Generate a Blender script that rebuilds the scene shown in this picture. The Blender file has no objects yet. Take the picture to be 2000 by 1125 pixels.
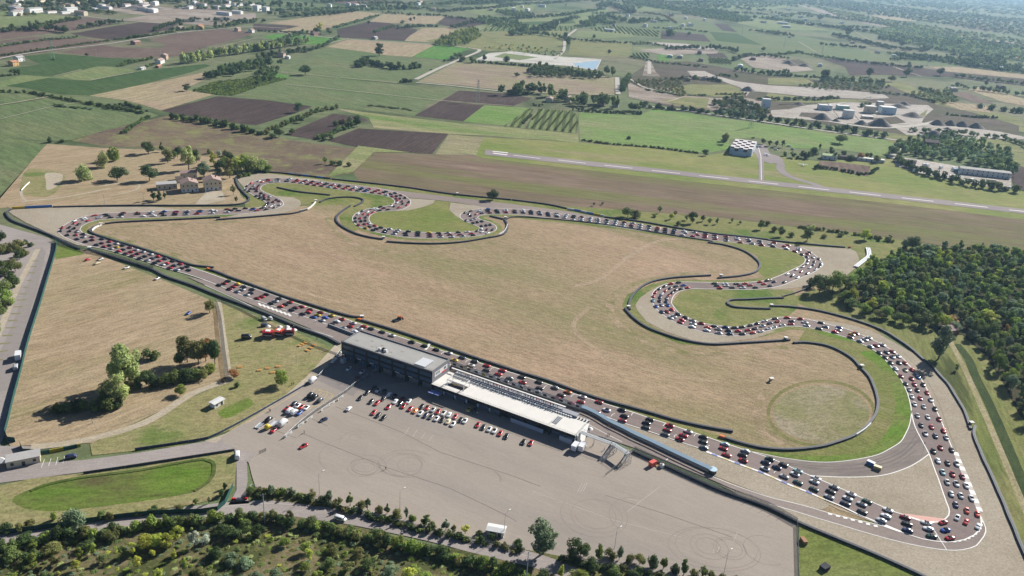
import bpy, bmesh, math, random
import numpy as np
from mathutils import Vector, Matrix, geometry
random.seed(7); RNG = np.random.default_rng(7)
S = bpy.context.scene
COL = S.collection
R = math.radians

# ------------------------------------------------------------------ camera, sky, sun, exposure
FPX, PITCH, ROLL, CAMH = 1556.0, R(22.87), R(-3.766), 200.0
_F = np.array([0, math.cos(PITCH), -math.sin(PITCH)])
_X = np.array([1.0, 0, 0]); _D = np.array([0, -math.sin(PITCH), -math.cos(PITCH)])
CR = math.cos(ROLL)*_X + math.sin(ROLL)*_D          # camera right
CD = -math.sin(ROLL)*_X + math.cos(ROLL)*_D         # camera down
cam_d = bpy.data.cameras.new('camera'); cam = bpy.data.objects.new('camera', cam_d); COL.objects.link(cam)
cam_d.sensor_fit = 'HORIZONTAL'; cam_d.sensor_width = 36.0
cam_d.lens = FPX/2000.0*36.0
cam_d.clip_start = 1.0; cam_d.clip_end = 60000.0
cam.matrix_world = Matrix(((CR[0], -CD[0], -_F[0], 0), (CR[1], -CD[1], -_F[1], 0), (CR[2], -CD[2], -_F[2], CAMH), (0, 0, 0, 1)))
S.camera = cam

SUN_EL, SUN_AZ = R(31.0), R(46.0)       # azimuth from +X towards +Y
world = bpy.data.worlds.new('World'); S.world = world; world.use_nodes = True
wn = world.node_tree.nodes; wl = world.node_tree.links
bg = wn['Background']; sky = wn.new('ShaderNodeTexSky'); sky.sky_type = 'NISHITA'; sky.sun_disc = False
sky.sun_elevation = SUN_EL; sky.sun_rotation = math.pi/2 - SUN_AZ; sky.altitude = 100; sky.air_density = 0.6; sky.dust_density = 0.4; sky.ozone_density = 2.0
wl.new(sky.outputs[0], bg.inputs[0]); bg.inputs[1].default_value = 0.05
sd = bpy.data.lights.new('sun', 'SUN'); sd.energy = 5.0; sd.angle = R(0.5); sd.color = (1.0, 0.955, 0.88)
sun = bpy.data.objects.new('sun', sd); COL.objects.link(sun)
sun.rotation_euler = Vector((math.cos(SUN_AZ)*math.cos(SUN_EL), math.sin(SUN_AZ)*math.cos(SUN_EL), math.sin(SUN_EL))).to_track_quat('Z', 'Y').to_euler()
S.view_settings.view_transform = 'Standard'; S.view_settings.look = 'None'; S.view_settings.exposure = 0.72; S.view_settings.gamma = 1.0
S.cycles.max_bounces = 5; S.cycles.diffuse_bounces = 2; S.cycles.glossy_bounces = 2; S.cycles.transparent_max_bounces = 8; S.cycles.volume_bounces = 0
S.cycles.use_adaptive_sampling = True; S.cycles.adaptive_threshold = 0.02

# ------------------------------------------------------------------ photograph pixel (2000x1125) -> world
def P(x, y, z=0.0):
    d = _F*FPX + CR*(x-1000) + CD*(y-562.5)
    t = (z-CAMH)/d[2]
    return np.array([0, 0, CAMH]) + t*d
def mpp(x, y):                       # metres per photograph pixel on the ground there
    p = P(x, y); return float((p-np.array([0, 0, CAMH]))@_F)/FPX
def vh(x, y, hpx):                   # vertical pixel height -> metres
    p = P(x, y); dep = math.atan2(CAMH, math.hypot(p[0], p[1]))
    return hpx*mpp(x, y)/math.cos(dep)
def PX(s):                           # "x,y x,y ..." -> list of tuples
    return [tuple(float(v) for v in q.split(',')) for q in s.split()]
def W(s, z=0.0):
    pts = PX(s) if isinstance(s, str) else s
    return [P(x, y, z) for x, y in pts]
def smooth(pts, closed=False, step=3.0):
    pts = [np.array(p, float) for p in pts]; n = len(pts); out = []
    rng = range(n if closed else n-1)
    for i in rng:
        if closed: p0, p1, p2, p3 = pts[i-1], pts[i], pts[(i+1) % n], pts[(i+2) % n]
        else: p0, p1, p2, p3 = pts[max(i-1, 0)], pts[i], pts[i+1], pts[min(i+2, n-1)]
        L = np.linalg.norm(p2-p1); k = max(1, min(40, int(L/step)))
        d1 = max(np.linalg.norm(p1-p0), 1e-6)**.5; d2 = max(L, 1e-6)**.5; d3 = max(np.linalg.norm(p3-p2), 1e-6)**.5
        if i == 0 and not closed: p0 = p1-(p2-p1); d1 = d2
        if i == n-2 and not closed: p3 = p2+(p2-p1); d3 = d2
        m1 = (p1-p0)/d1-(p2-p0)/(d1+d2)+(p2-p1)/d2; m2 = (p2-p1)/d2-(p3-p1)/(d2+d3)+(p3-p2)/d3
        m1 = m1*d2; m2 = m2*d2
        for j in range(k):
            t = j/k; out.append((2*t**3-3*t**2+1)*p1+(t**3-2*t**2+t)*m1+(-2*t**3+3*t**2)*p2+(t**3-t**2)*m2)
    if not closed: out.append(pts[-1])
    return out

# ------------------------------------------------------------------ object helpers
def tag(o, label=None, cat=None, group=None, kind=None):
    if label: o['label'] = label
    if cat: o['category'] = cat
    if group: o['group'] = group
    if kind: o['kind'] = kind
    return o
def obj(name, verts, faces, mats, parent=None, smooth_shade=False, midx=None):
    me = bpy.data.meshes.new(name)
    me.from_pydata([tuple(map(float, v)) for v in verts], [], faces); 
    for m in (mats if isinstance(mats, (list, tuple)) else [mats]): me.materials.append(m)
    if midx is not None: me.polygons.foreach_set('material_index', midx)
    if smooth_shade: me.polygons.foreach_set('use_smooth', [True]*len(me.polygons))
    me.update()
    o = bpy.data.objects.new(name, me); COL.objects.link(o)
    if parent is not None: o.parent = parent
    return o
def empty(name, loc=(0, 0, 0), rz=0.0, label=None, cat=None, group=None):
    o = bpy.data.objects.new(name, None); COL.objects.link(o); o.location = [float(v) for v in loc]; o.rotation_euler = (0, 0, rz)
    o.empty_display_size = 0.5
    return tag(o, label, cat, group)
def inst(name, me, parent=None, loc=None, rz=0.0, sc=None):
    o = bpy.data.objects.new(name, me); COL.objects.link(o)
    if parent is not None: o.parent = parent
    if loc is not None: o.location = [float(v) for v in loc]
    o.rotation_euler = (0, 0, rz)
    if sc is not None: o.scale = sc if hasattr(sc, '__len__') else (sc, sc, sc)
    return o
class MB:
    def __init__(s): s.v = []; s.f = []; s.m = []
    def quad(s, pts, m=0):
        n = len(s.v); s.v += [tuple(map(float, p)) for p in pts]; s.f.append(tuple(range(n, n+len(pts)))); s.m.append(m)
    def box(s, x0, x1, y0, y1, z0, z1, m=0, mat=None):
        n = len(s.v)
        c = [(x0, y0, z0), (x1, y0, z0), (x1, y1, z0), (x0, y1, z0), (x0, y0, z1), (x1, y0, z1), (x1, y1, z1), (x0, y1, z1)]
        if mat is not None: c = [tuple(mat @ Vector(p)) for p in c]
        s.v += c
        for q in ((3, 2, 1, 0), (4, 5, 6, 7), (0, 1, 5, 4), (1, 2, 6, 5), (2, 3, 7, 6), (3, 0, 4, 7)):
            s.f.append(tuple(n+i for i in q)); s.m.append(m)
        return s
    def bar(s, a, b, r, m=0, sides=4, r2=None):
        a = Vector([float(t) for t in a]); b = Vector([float(t) for t in b]); d = (b-a).normalized(); r2 = r if r2 is None else r2
        u = d.orthogonal().normalized(); w = d.cross(u); n = len(s.v)
        for p, q in ((a, r), (b, r2)):
            for k in range(sides):
                an = 2*math.pi*(k+.5)/sides; s.v.append(tuple(p+u*q*math.cos(an)+w*q*math.sin(an)))
        for k in range(sides):
            k2 = (k+1) % sides; s.f.append((n+k, n+k2, n+sides+k2, n+sides+k)); s.m.append(m)
        s.f.append(tuple(n+k for k in range(sides))[::-1]); s.m.append(m); s.f.append(tuple(n+sides+k for k in range(sides))); s.m.append(m)
        return s
    def prism(s, ring, z0, z1, m=0):
        n = len(s.v); k = len(ring); s.v += [(float(p[0]), float(p[1]), z0) for p in ring]+[(float(p[0]), float(p[1]), z1) for p in ring]
        for i in range(k):
            j = (i+1) % k; s.f.append((n+i, n+j, n+k+j, n+k+i)); s.m.append(m)
        s.f.append(tuple(n+k+i for i in range(k))); s.m.append(m); s.f.append(tuple(n+i for i in range(k))[::-1]); s.m.append(m)
        return s
    def cyl(s, x, y, z0, z1, r, m=0, sides=10, r2=None): return s.bar((x, y, z0), (x, y, z1), r, m, sides, r2)
    def build(s, name, mats, parent=None, sm=False): return obj(name, s.v, s.f, mats, parent, sm, s.m)

# ------------------------------------------------------------------ materials
def mat(name):
    m = bpy.data.materials.new(name); m.use_nodes = True; nt = m.node_tree; return m, nt, nt.nodes, nt.links, nt.nodes['Principled BSDF']
def col4(c): return (c[0], c[1], c[2], 1.0)
def plain(name, c, rough=0.6, spec=0.3, var=0.12, scale=3.0, metal=0.0):
    m, nt, n, l, b = mat(name); b.inputs['Roughness'].default_value = rough; b.inputs['Specular IOR Level'].default_value = spec; b.inputs['Metallic'].default_value = metal
    tc = n.new('ShaderNodeTexCoord'); nz = n.new('ShaderNodeTexNoise'); nz.inputs['Scale'].default_value = scale; nz.inputs['Detail'].default_value = 4
    l.new(tc.outputs['Object'], nz.inputs['Vector'])
    mx = n.new('ShaderNodeMix'); mx.data_type = 'RGBA'
    mx.inputs[6].default_value = col4([v*(1-var) for v in c]); mx.inputs[7].default_value = col4([min(1, v*(1+var)) for v in c])
    l.new(nz.outputs[0], mx.inputs[0]); l.new(mx.outputs[2], b.inputs['Base Color'])
    return m
def ground_mat(name, cols, ang=0.0, big=0.012, mid=0.08, fine=0.6, stretch=6.0, rows=None, rowcol=None, rowamt=0.5, rough=1.0, patch=None, patch_scale=0.02, patch_th=0.55, patch_w=0.08, speck=1.1, grain=0.34):
    """cols = 3 colours blended by noise; stretched along ang; rows = spacing (m) of crop rows along ang; patch = colour of blotches"""
    m, nt, n, l, b = mat(name); b.inputs['Roughness'].default_value = rough; b.inputs['Specular IOR Level'].default_value = 0.05
    g = n.new('ShaderNodeNewGeometry'); mp = n.new('ShaderNodeVectorRotate'); mp.rotation_type = 'Z_AXIS'; mp.inputs['Angle'].default_value = -ang
    l.new(g.outputs['Position'], mp.inputs['Vector'])
    sc = n.new('ShaderNodeVectorMath'); sc.operation = 'MULTIPLY'; sc.inputs[1].default_value = (1.0/stretch, 1.0, 1.0); l.new(mp.outputs[0], sc.inputs[0])
    def noise(vec, scale, det=4, dist=0.0, ro=0.55):
        z = n.new('ShaderNodeTexNoise'); z.inputs['Scale'].default_value = scale; z.inputs['Detail'].default_value = det; z.inputs['Distortion'].default_value = dist; z.inputs['Roughness'].default_value = ro
        l.new(vec, z.inputs['Vector']); return z.outputs[0]
    def mixc(f, a, c, typ='MIX'):
        x = n.new('ShaderNodeMix'); x.data_type = 'RGBA'; x.blend_type = typ
        for s_, v in ((x.inputs[0], f), (x.inputs[6], a), (x.inputs[7], c)):
            if isinstance(v, (tuple, list)): s_.default_value = col4(v)
            elif isinstance(v, (int, float)): s_.default_value = v
            else: l.new(v, s_)
        return x.outputs[2]
    def ramp(v, lo, hi):
        r = n.new('ShaderNodeMapRange'); r.inputs[1].default_value = lo; r.inputs[2].default_value = hi; r.interpolation_type = 'SMOOTHSTEP'; l.new(v, r.inputs[0]); return r.outputs[0]
    a = noise(g.outputs['Position'], big, 5); s2 = noise(sc.outputs[0], mid, 6, 0.3, 0.62); f = noise(sc.outputs[0], fine, 5, 0.0, 0.7)
    c = mixc(ramp(s2, .33, .67), cols[0], cols[1]); c = mixc(ramp(a, .35, .7), c, cols[2])
    if patch is not None:
        pz = noise(sc.outputs[0] if stretch > 3 else g.outputs['Position'], patch_scale, 6, 0.4, 0.6); c = mixc(ramp(pz, patch_th-patch_w, patch_th+patch_w), c, patch)
    if rows:
        sx = n.new('ShaderNodeSeparateXYZ'); l.new(mp.outputs[0], sx.inputs[0])
        mu = n.new('ShaderNodeMath'); mu.operation = 'MULTIPLY'; mu.inputs[1].default_value = 2*math.pi/rows; l.new(sx.outputs[1], mu.inputs[0])
        si = n.new('ShaderNodeMath'); si.operation = 'SINE'; l.new(mu.outputs[0], si.inputs[0])
        r2 = ramp(si.outputs[0], -0.6, 0.6); am = n.new('ShaderNodeMath'); am.operation = 'MULTIPLY'; am.inputs[1].default_value = rowamt; l.new(r2, am.inputs[0])
        c = mixc(am.outputs[0], c, rowcol)
    g2 = noise(g.outputs['Position'], speck, 3, 0.0, 0.75); ad = n.new('ShaderNodeMath'); ad.operation = 'ADD'; l.new(f, ad.inputs[0]); l.new(g2, ad.inputs[1])
    fr = ramp(ad.outputs[0], .70, 1.30); mr = n.new('ShaderNodeMapRange'); mr.inputs[3].default_value = 1-grain; mr.inputs[4].default_value = 1+grain*.9; l.new(fr, mr.inputs[0])
    vv = n.new('ShaderNodeVectorMath'); vv.operation = 'SCALE'; l.new(c, vv.inputs[0]); l.new(mr.outputs[0], vv.inputs['Scale'])
    l.new(vv.outputs[0], b.inputs['Base Color'])
    return m
# ------------------------------------------------------------------ ground sheets
def ang_of(a, b):
    d = P(*b)-P(*a); return math.atan2(d[1], d[0])
A_MAIN = ang_of((1240, 820), (600, 610)); A_RUN = ang_of((1002, 304), (1971, 410)); A_FLD = ang_of((530, 140), (830, 205)); A_FLD2 = ang_of((315, 216), (430, 186))
def sheet(name, pts, z, m, sm=False, kind='structure', hole=None, step=3.0):
    ring = W(pts) if isinstance(pts, str) or len(pts[0]) == 2 else [np.array(p) for p in pts]
    if sm: ring = smooth(ring, True, step)
    vs = [Vector((float(p[0]), float(p[1]), 0)) for p in ring]; rings = [vs]
    if hole is not None: rings.append([Vector((float(p[0]), float(p[1]), 0)) for p in hole])
    tris = geometry.tessellate_polygon(rings); allv = [v for r_ in rings for v in r_]
    fs = []
    for t in tris:
        a, b, c = (allv[i] for i in t)
        fs.append(t if (b-a).cross(c-a).z > 0 else (t[0], t[2], t[1]))
    o = obj(name, [(v.x, v.y, z) for v in allv], fs, m)
    return tag(o, kind=kind)
def offset_line(line, off, closed=False):
    line = [np.array(p, float) for p in line]; n = len(line); out = []
    for i in range(n):
        a = line[i-1] if (i > 0 or closed) else line[i]; b = line[(i+1) % n] if (i < n-1 or closed) else line[i]
        t = b-a; t = t[:2]/max(np.linalg.norm(t[:2]), 1e-9); out.append(np.array([line[i][0]-t[1]*off, line[i][1]+t[0]*off, line[i][2]]))
    return out
def ribbon_mesh(line, o1, o2, z, closed=False):
    A = offset_line(line, o1, closed); B = offset_line(line, o2, closed); n = len(A)
    v = [(p[0], p[1], z) for p in A]+[(p[0], p[1], z) for p in B]; f = []
    for i in range(n if closed else n-1):
        j = (i+1) % n; q = (i, j, n+j, n+i) if o1 < o2 else (i, n+i, n+j, j)
        f.append(q[::-1])
    return v, f
def ribbon(name, line, w, z, m, closed=False, kind='structure', o=None):
    o1, o2 = (-w/2, w/2) if o is None else o
    v, f = ribbon_mesh(line, o1, o2, z, closed); return tag(obj(name, v, f, m), kind=kind)
def dashes(line, on, off):
    out = []; cur = []; d = 0.0; on_ = True
    for a, b in zip(line[:-1], line[1:]):
        L = np.linalg.norm(b-a); s = 0.0
        while s < L:
            lim = on if on_ else off; step = min(L-s, lim-d)
            p = a+(b-a)*(s/L) if L > 0 else a
            if on_ and not cur: cur = [p]
            s += step; d += step
            if on_: cur.append(a+(b-a)*(s/L))
            if d >= lim-1e-6:
                if on_: out.append(cur); cur = []
                on_ = not on_; d = 0.0
    if on_ and len(cur) > 1: out.append(cur)
    return out

# colours (linear)
TAN = (.365, .282, .202); TAN2 = (.29, .215, .155); TANG = (.255, .225, .11)
M_base = ground_mat('far_farmland', [(.10, .15, .065), (.14, .17, .08), (.19, .17, .11)], 0.4, .0016, .006, .08, 2.0, patch=(.055, .08, .035), patch_scale=.004, patch_th=.58)
M_infield = ground_mat('dry_infield_grass', [(.375, .272, .188), (.295, .205, .142), (.285, .225, .138)], A_MAIN, .006, .055, .5, 3.2, patch=(.205, .192, .092), patch_scale=.010, patch_th=.575, patch_w=.16)
M_park = ground_mat('dry_park_grass', [(.37, .282, .190), (.28, .21, .13), (.31, .25, .155)], A_MAIN+1.3, .012, .09, .5, 5.0, patch=(.19, .19, .08), patch_scale=.03, patch_th=.66, patch_w=.1)
M_parkgreen = ground_mat('patchy_park_grass', [(.20, .21, .085), (.29, .24, .135), (.235, .215, .10)], 0.3, .02, .10, .5, 2.0, patch=(.13, .17, .05), patch_scale=.03, patch_th=.6)
M_verge = ground_mat('verge_grass', [(.155, .18, .055), (.235, .22, .095), (.19, .19, .075)], A_MAIN, .02, .10, .6, 3.0, patch=(.10, .155, .035), patch_scale=.03, patch_th=.58)
M_lush = ground_mat('lush_grass', [(.095, .185, .022), (.125, .195, .035), (.15, .18, .05)], 0.5, .02, .10, .5, 3.0, patch=(.165, .175, .06), patch_scale=.05, patch_th=.62, patch_w=.1)
M_loop = ground_mat('loop_grass', [(.17, .19, .06), (.215, .205, .08), (.15, .185, .05)], A_RUN, .02, .06, .5, 4.0)
M_gravel = ground_mat('gravel', [(.335, .29, .225), (.30, .255, .195), (.36, .315, .25)], 0.2, .02, .12, 2.2, 1.5, grain=.22)
M_track = ground_mat('track_asphalt', [(.228, .184, .172), (.20, .163, .153), (.25, .203, .19)], A_MAIN, .012, .25, 1.5, 8.0, grain=.12)
M_link = ground_mat('worn_track_asphalt', [(.235, .20, .18), (.17, .148, .138), (.255, .22, .195)], ang_of((1600, 920), (1760, 890)), .02, .30, 1.4, 12.0, grain=.12)
M_pitlane = ground_mat('pit_lane_asphalt', [(.255, .21, .19), (.225, .188, .172), (.275, .23, .21)], A_MAIN, .012, .2, 1.5, 8.0, grain=.12)
M_paddock = ground_mat('paddock_asphalt', [(.320, .278, .238), (.295, .256, .220), (.340, .295, .252)], A_MAIN, .015, .09, 1.2, 9.0, patch=(.25, .228, .212), patch_scale=.015, patch_th=.62, patch_w=.14, grain=.075)
M_road = ground_mat('road_asphalt', [(.30, .265, .25), (.265, .235, .22), (.32, .285, .27)], 0.3, .03, .12, 1.2, 6.0, grain=.12)
M_path = ground_mat('dirt_path', [(.40, .345, .265), (.35, .30, .22), (.42, .37, .29)], 0.6, .03, .2, 1.2, 3.0, grain=.22)
M_runway = ground_mat('runway_asphalt', [(.27, .235, .235), (.24, .21, .21), (.29, .255, .25)], A_RUN, .01, .12, .8, 10.0, grain=.12)
M_airgrass = ground_mat('airfield_grass', [(.19, .225, .065), (.155, .20, .055), (.245, .235, .095)], A_RUN, .01, .05, .35, 6.0, patch=(.25, .225, .115), patch_scale=.018, patch_th=.63)
M_strip = ground_mat('brown_airfield_meadow', [(.165, .115, .085), (.225, .165, .125), (.14, .115, .070)], A_RUN, .007, .075, .35, 12.0, patch=(.15, .155, .06), patch_scale=.022, patch_th=.565, patch_w=.12)
M_heath = ground_mat('brown_heath', [(.155, .115, .085), (.20, .17, .095), (.115, .082, .066)], A_RUN+.1, .012, .07, .35, 2.5, patch=(.19, .195, .08), patch_scale=.05, patch_th=.58)
M_white = plain('white_paint', (.72, .71, .68), .7, .2, .08, .5)
M_faded = plain('faded_white_paint', (.46, .42, .38), .8, .1, .15, .5)
M_yellow = plain('yellow_paint', (.62, .45, .14), .7, .2, .08, .5)
M_pink = plain('pink_paint', (.60, .36, .31), .8, .1, .10, .5)
M_bluep = plain('blue_paint', (.20, .24, .50), .8, .1, .10, .5)
M_rubber = plain('tyre_mark', (.25, .218, .192), .9, .05, .15, .5)
M_seam = plain('dark_seam', (.17, .15, .138), .9, .05, .15, .5)

def disc_ground():
    N = 96; rs = [60, 300, 900, 2500, 6000, 14000, 24000]; v = [(0, 400, 0)]; f = []
    for r in rs:
        for k in range(N): v.append((r*math.cos(2*math.pi*k/N), 400+r*math.sin(2*math.pi*k/N), 0))
    for k in range(N): f.append((0, 1+k, 1+(k+1) % N))
    for i in range(len(rs)-1):
        for k in range(N):
            a = 1+i*N+k; b = 1+i*N+(k+1) % N; f.append((a, a+N, b+N, b))
    tag(obj('ground', v, f, M_base), kind='structure')
disc_ground()

# ---- far fields: (class, pixel outline)
def fm(name, cols, ang, **k): return ground_mat(name, cols, ang, .008, .03, .16, k.pop('stretch', 5.0), speck=.35, **k)
FM = {
 'S': fm('ploughed_dark', [(.075, .053, .048), (.060, .043, .040), (.095, .068, .060)], A_FLD2, rows=5.0, rowcol=(.048, .034, .033), rowamt=.45),
 's': fm('ploughed_brown', [(.150, .105, .086), (.125, .087, .073), (.175, .128, .102)], A_FLD2, rows=8.0, rowcol=(.105, .073, .062), rowamt=.4),
 't': fm('stubble', [(.35, .275, .19), (.29, .225, .15), (.32, .275, .165)], A_FLD2, rows=11.0, rowcol=(.27, .205, .135), rowamt=.3),
 'p': fm('pale_dry_meadow', [(.30, .235, .175), (.235, .18, .14), (.25, .235, .13)], A_RUN, patch=(.20, .22, .09), patch_scale=.03, patch_th=.62),
 'g': fm('green_crop', [(.105, .150, .062), (.125, .165, .075), (.145, .165, .08)], A_FLD, patch=(.155, .165, .085), patch_scale=.012, patch_th=.64),
 'h': fm('light_green_crop', [(.14, .19, .075), (.17, .205, .085), (.20, .215, .105)], A_FLD),
 'b': fm('bright_green_crop', [(.075, .205, .035), (.09, .215, .045), (.115, .21, .05)], A_FLD2, rows=9.0, rowcol=(.065, .18, .03), rowamt=.3),
 'B': fm('fresh_green_meadow', [(.13, .225, .055), (.165, .235, .075), (.185, .225, .095)], A_RUN, patch=(.24, .235, .12), patch_scale=.012, patch_th=.62, patch_w=.1),
 'v': fm('vineyard_dark', [(.052, .098, .032), (.065, .11, .038), (.075, .115, .042)], A_FLD, rows=7.0, rowcol=(.04, .072, .028), rowamt=.6),
 'V': fm('vineyard_striped', [(.14, .185, .07), (.155, .195, .08), (.165, .19, .085)], A_FLD2+.15, rows=9.0, rowcol=(.05, .075, .028), rowamt=.8),
 'w': fm('patchy_meadow', [(.19, .225, .085), (.31, .265, .165), (.215, .23, .10)], A_RUN, patch=(.13, .20, .055), patch_scale=.02, patch_th=.6, patch_w=.1),
 'q': fm('quarry_floor', [(.30, .245, .20), (.235, .19, .155), (.35, .30, .255)], A_RUN, patch=(.15, .12, .095), patch_scale=.02, patch_th=.6, stretch=4.0),
 'Q': fm('quarry_bank', [(.085, .068, .058), (.13, .10, .082), (.085, .085, .045)], A_RUN, stretch=4.0),
 'm': fm('scrub_meadow', [(.17, .185, .075), (.235, .215, .10), (.19, .20, .085)], A_RUN, patch=(.09, .115, .045), patch_scale=.06, patch_th=.6),
 'W': fm('pale_basin_silt', [(.50, .47, .42), (.40, .38, .34), (.52, .50, .46)], A_RUN, patch=(.26, .27, .16), patch_scale=.04, patch_th=.66),
 'L': plain('pale_blue_water', (.36, .47, .50), .12, .5, .05, .02),
 'c': fm('pale_gravel_yard', [(.39, .35, .31), (.32, .285, .25), (.44, .40, .365)], A_RUN, patch=(.22, .195, .17), patch_scale=.035, patch_th=.64),
}
NAMEF = dict(S='ploughed_field', s='ploughed_field', t='stubble_field', p='dry_meadow', g='crop_field', h='crop_field', b='crop_field', B='meadow', v='vineyard_ground', V='vineyard_ground', w='meadow', q='quarry_ground', Q='quarry_bank', m='meadow', W='basin_ground', L='pond_water', c='yard_pavement')
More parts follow.
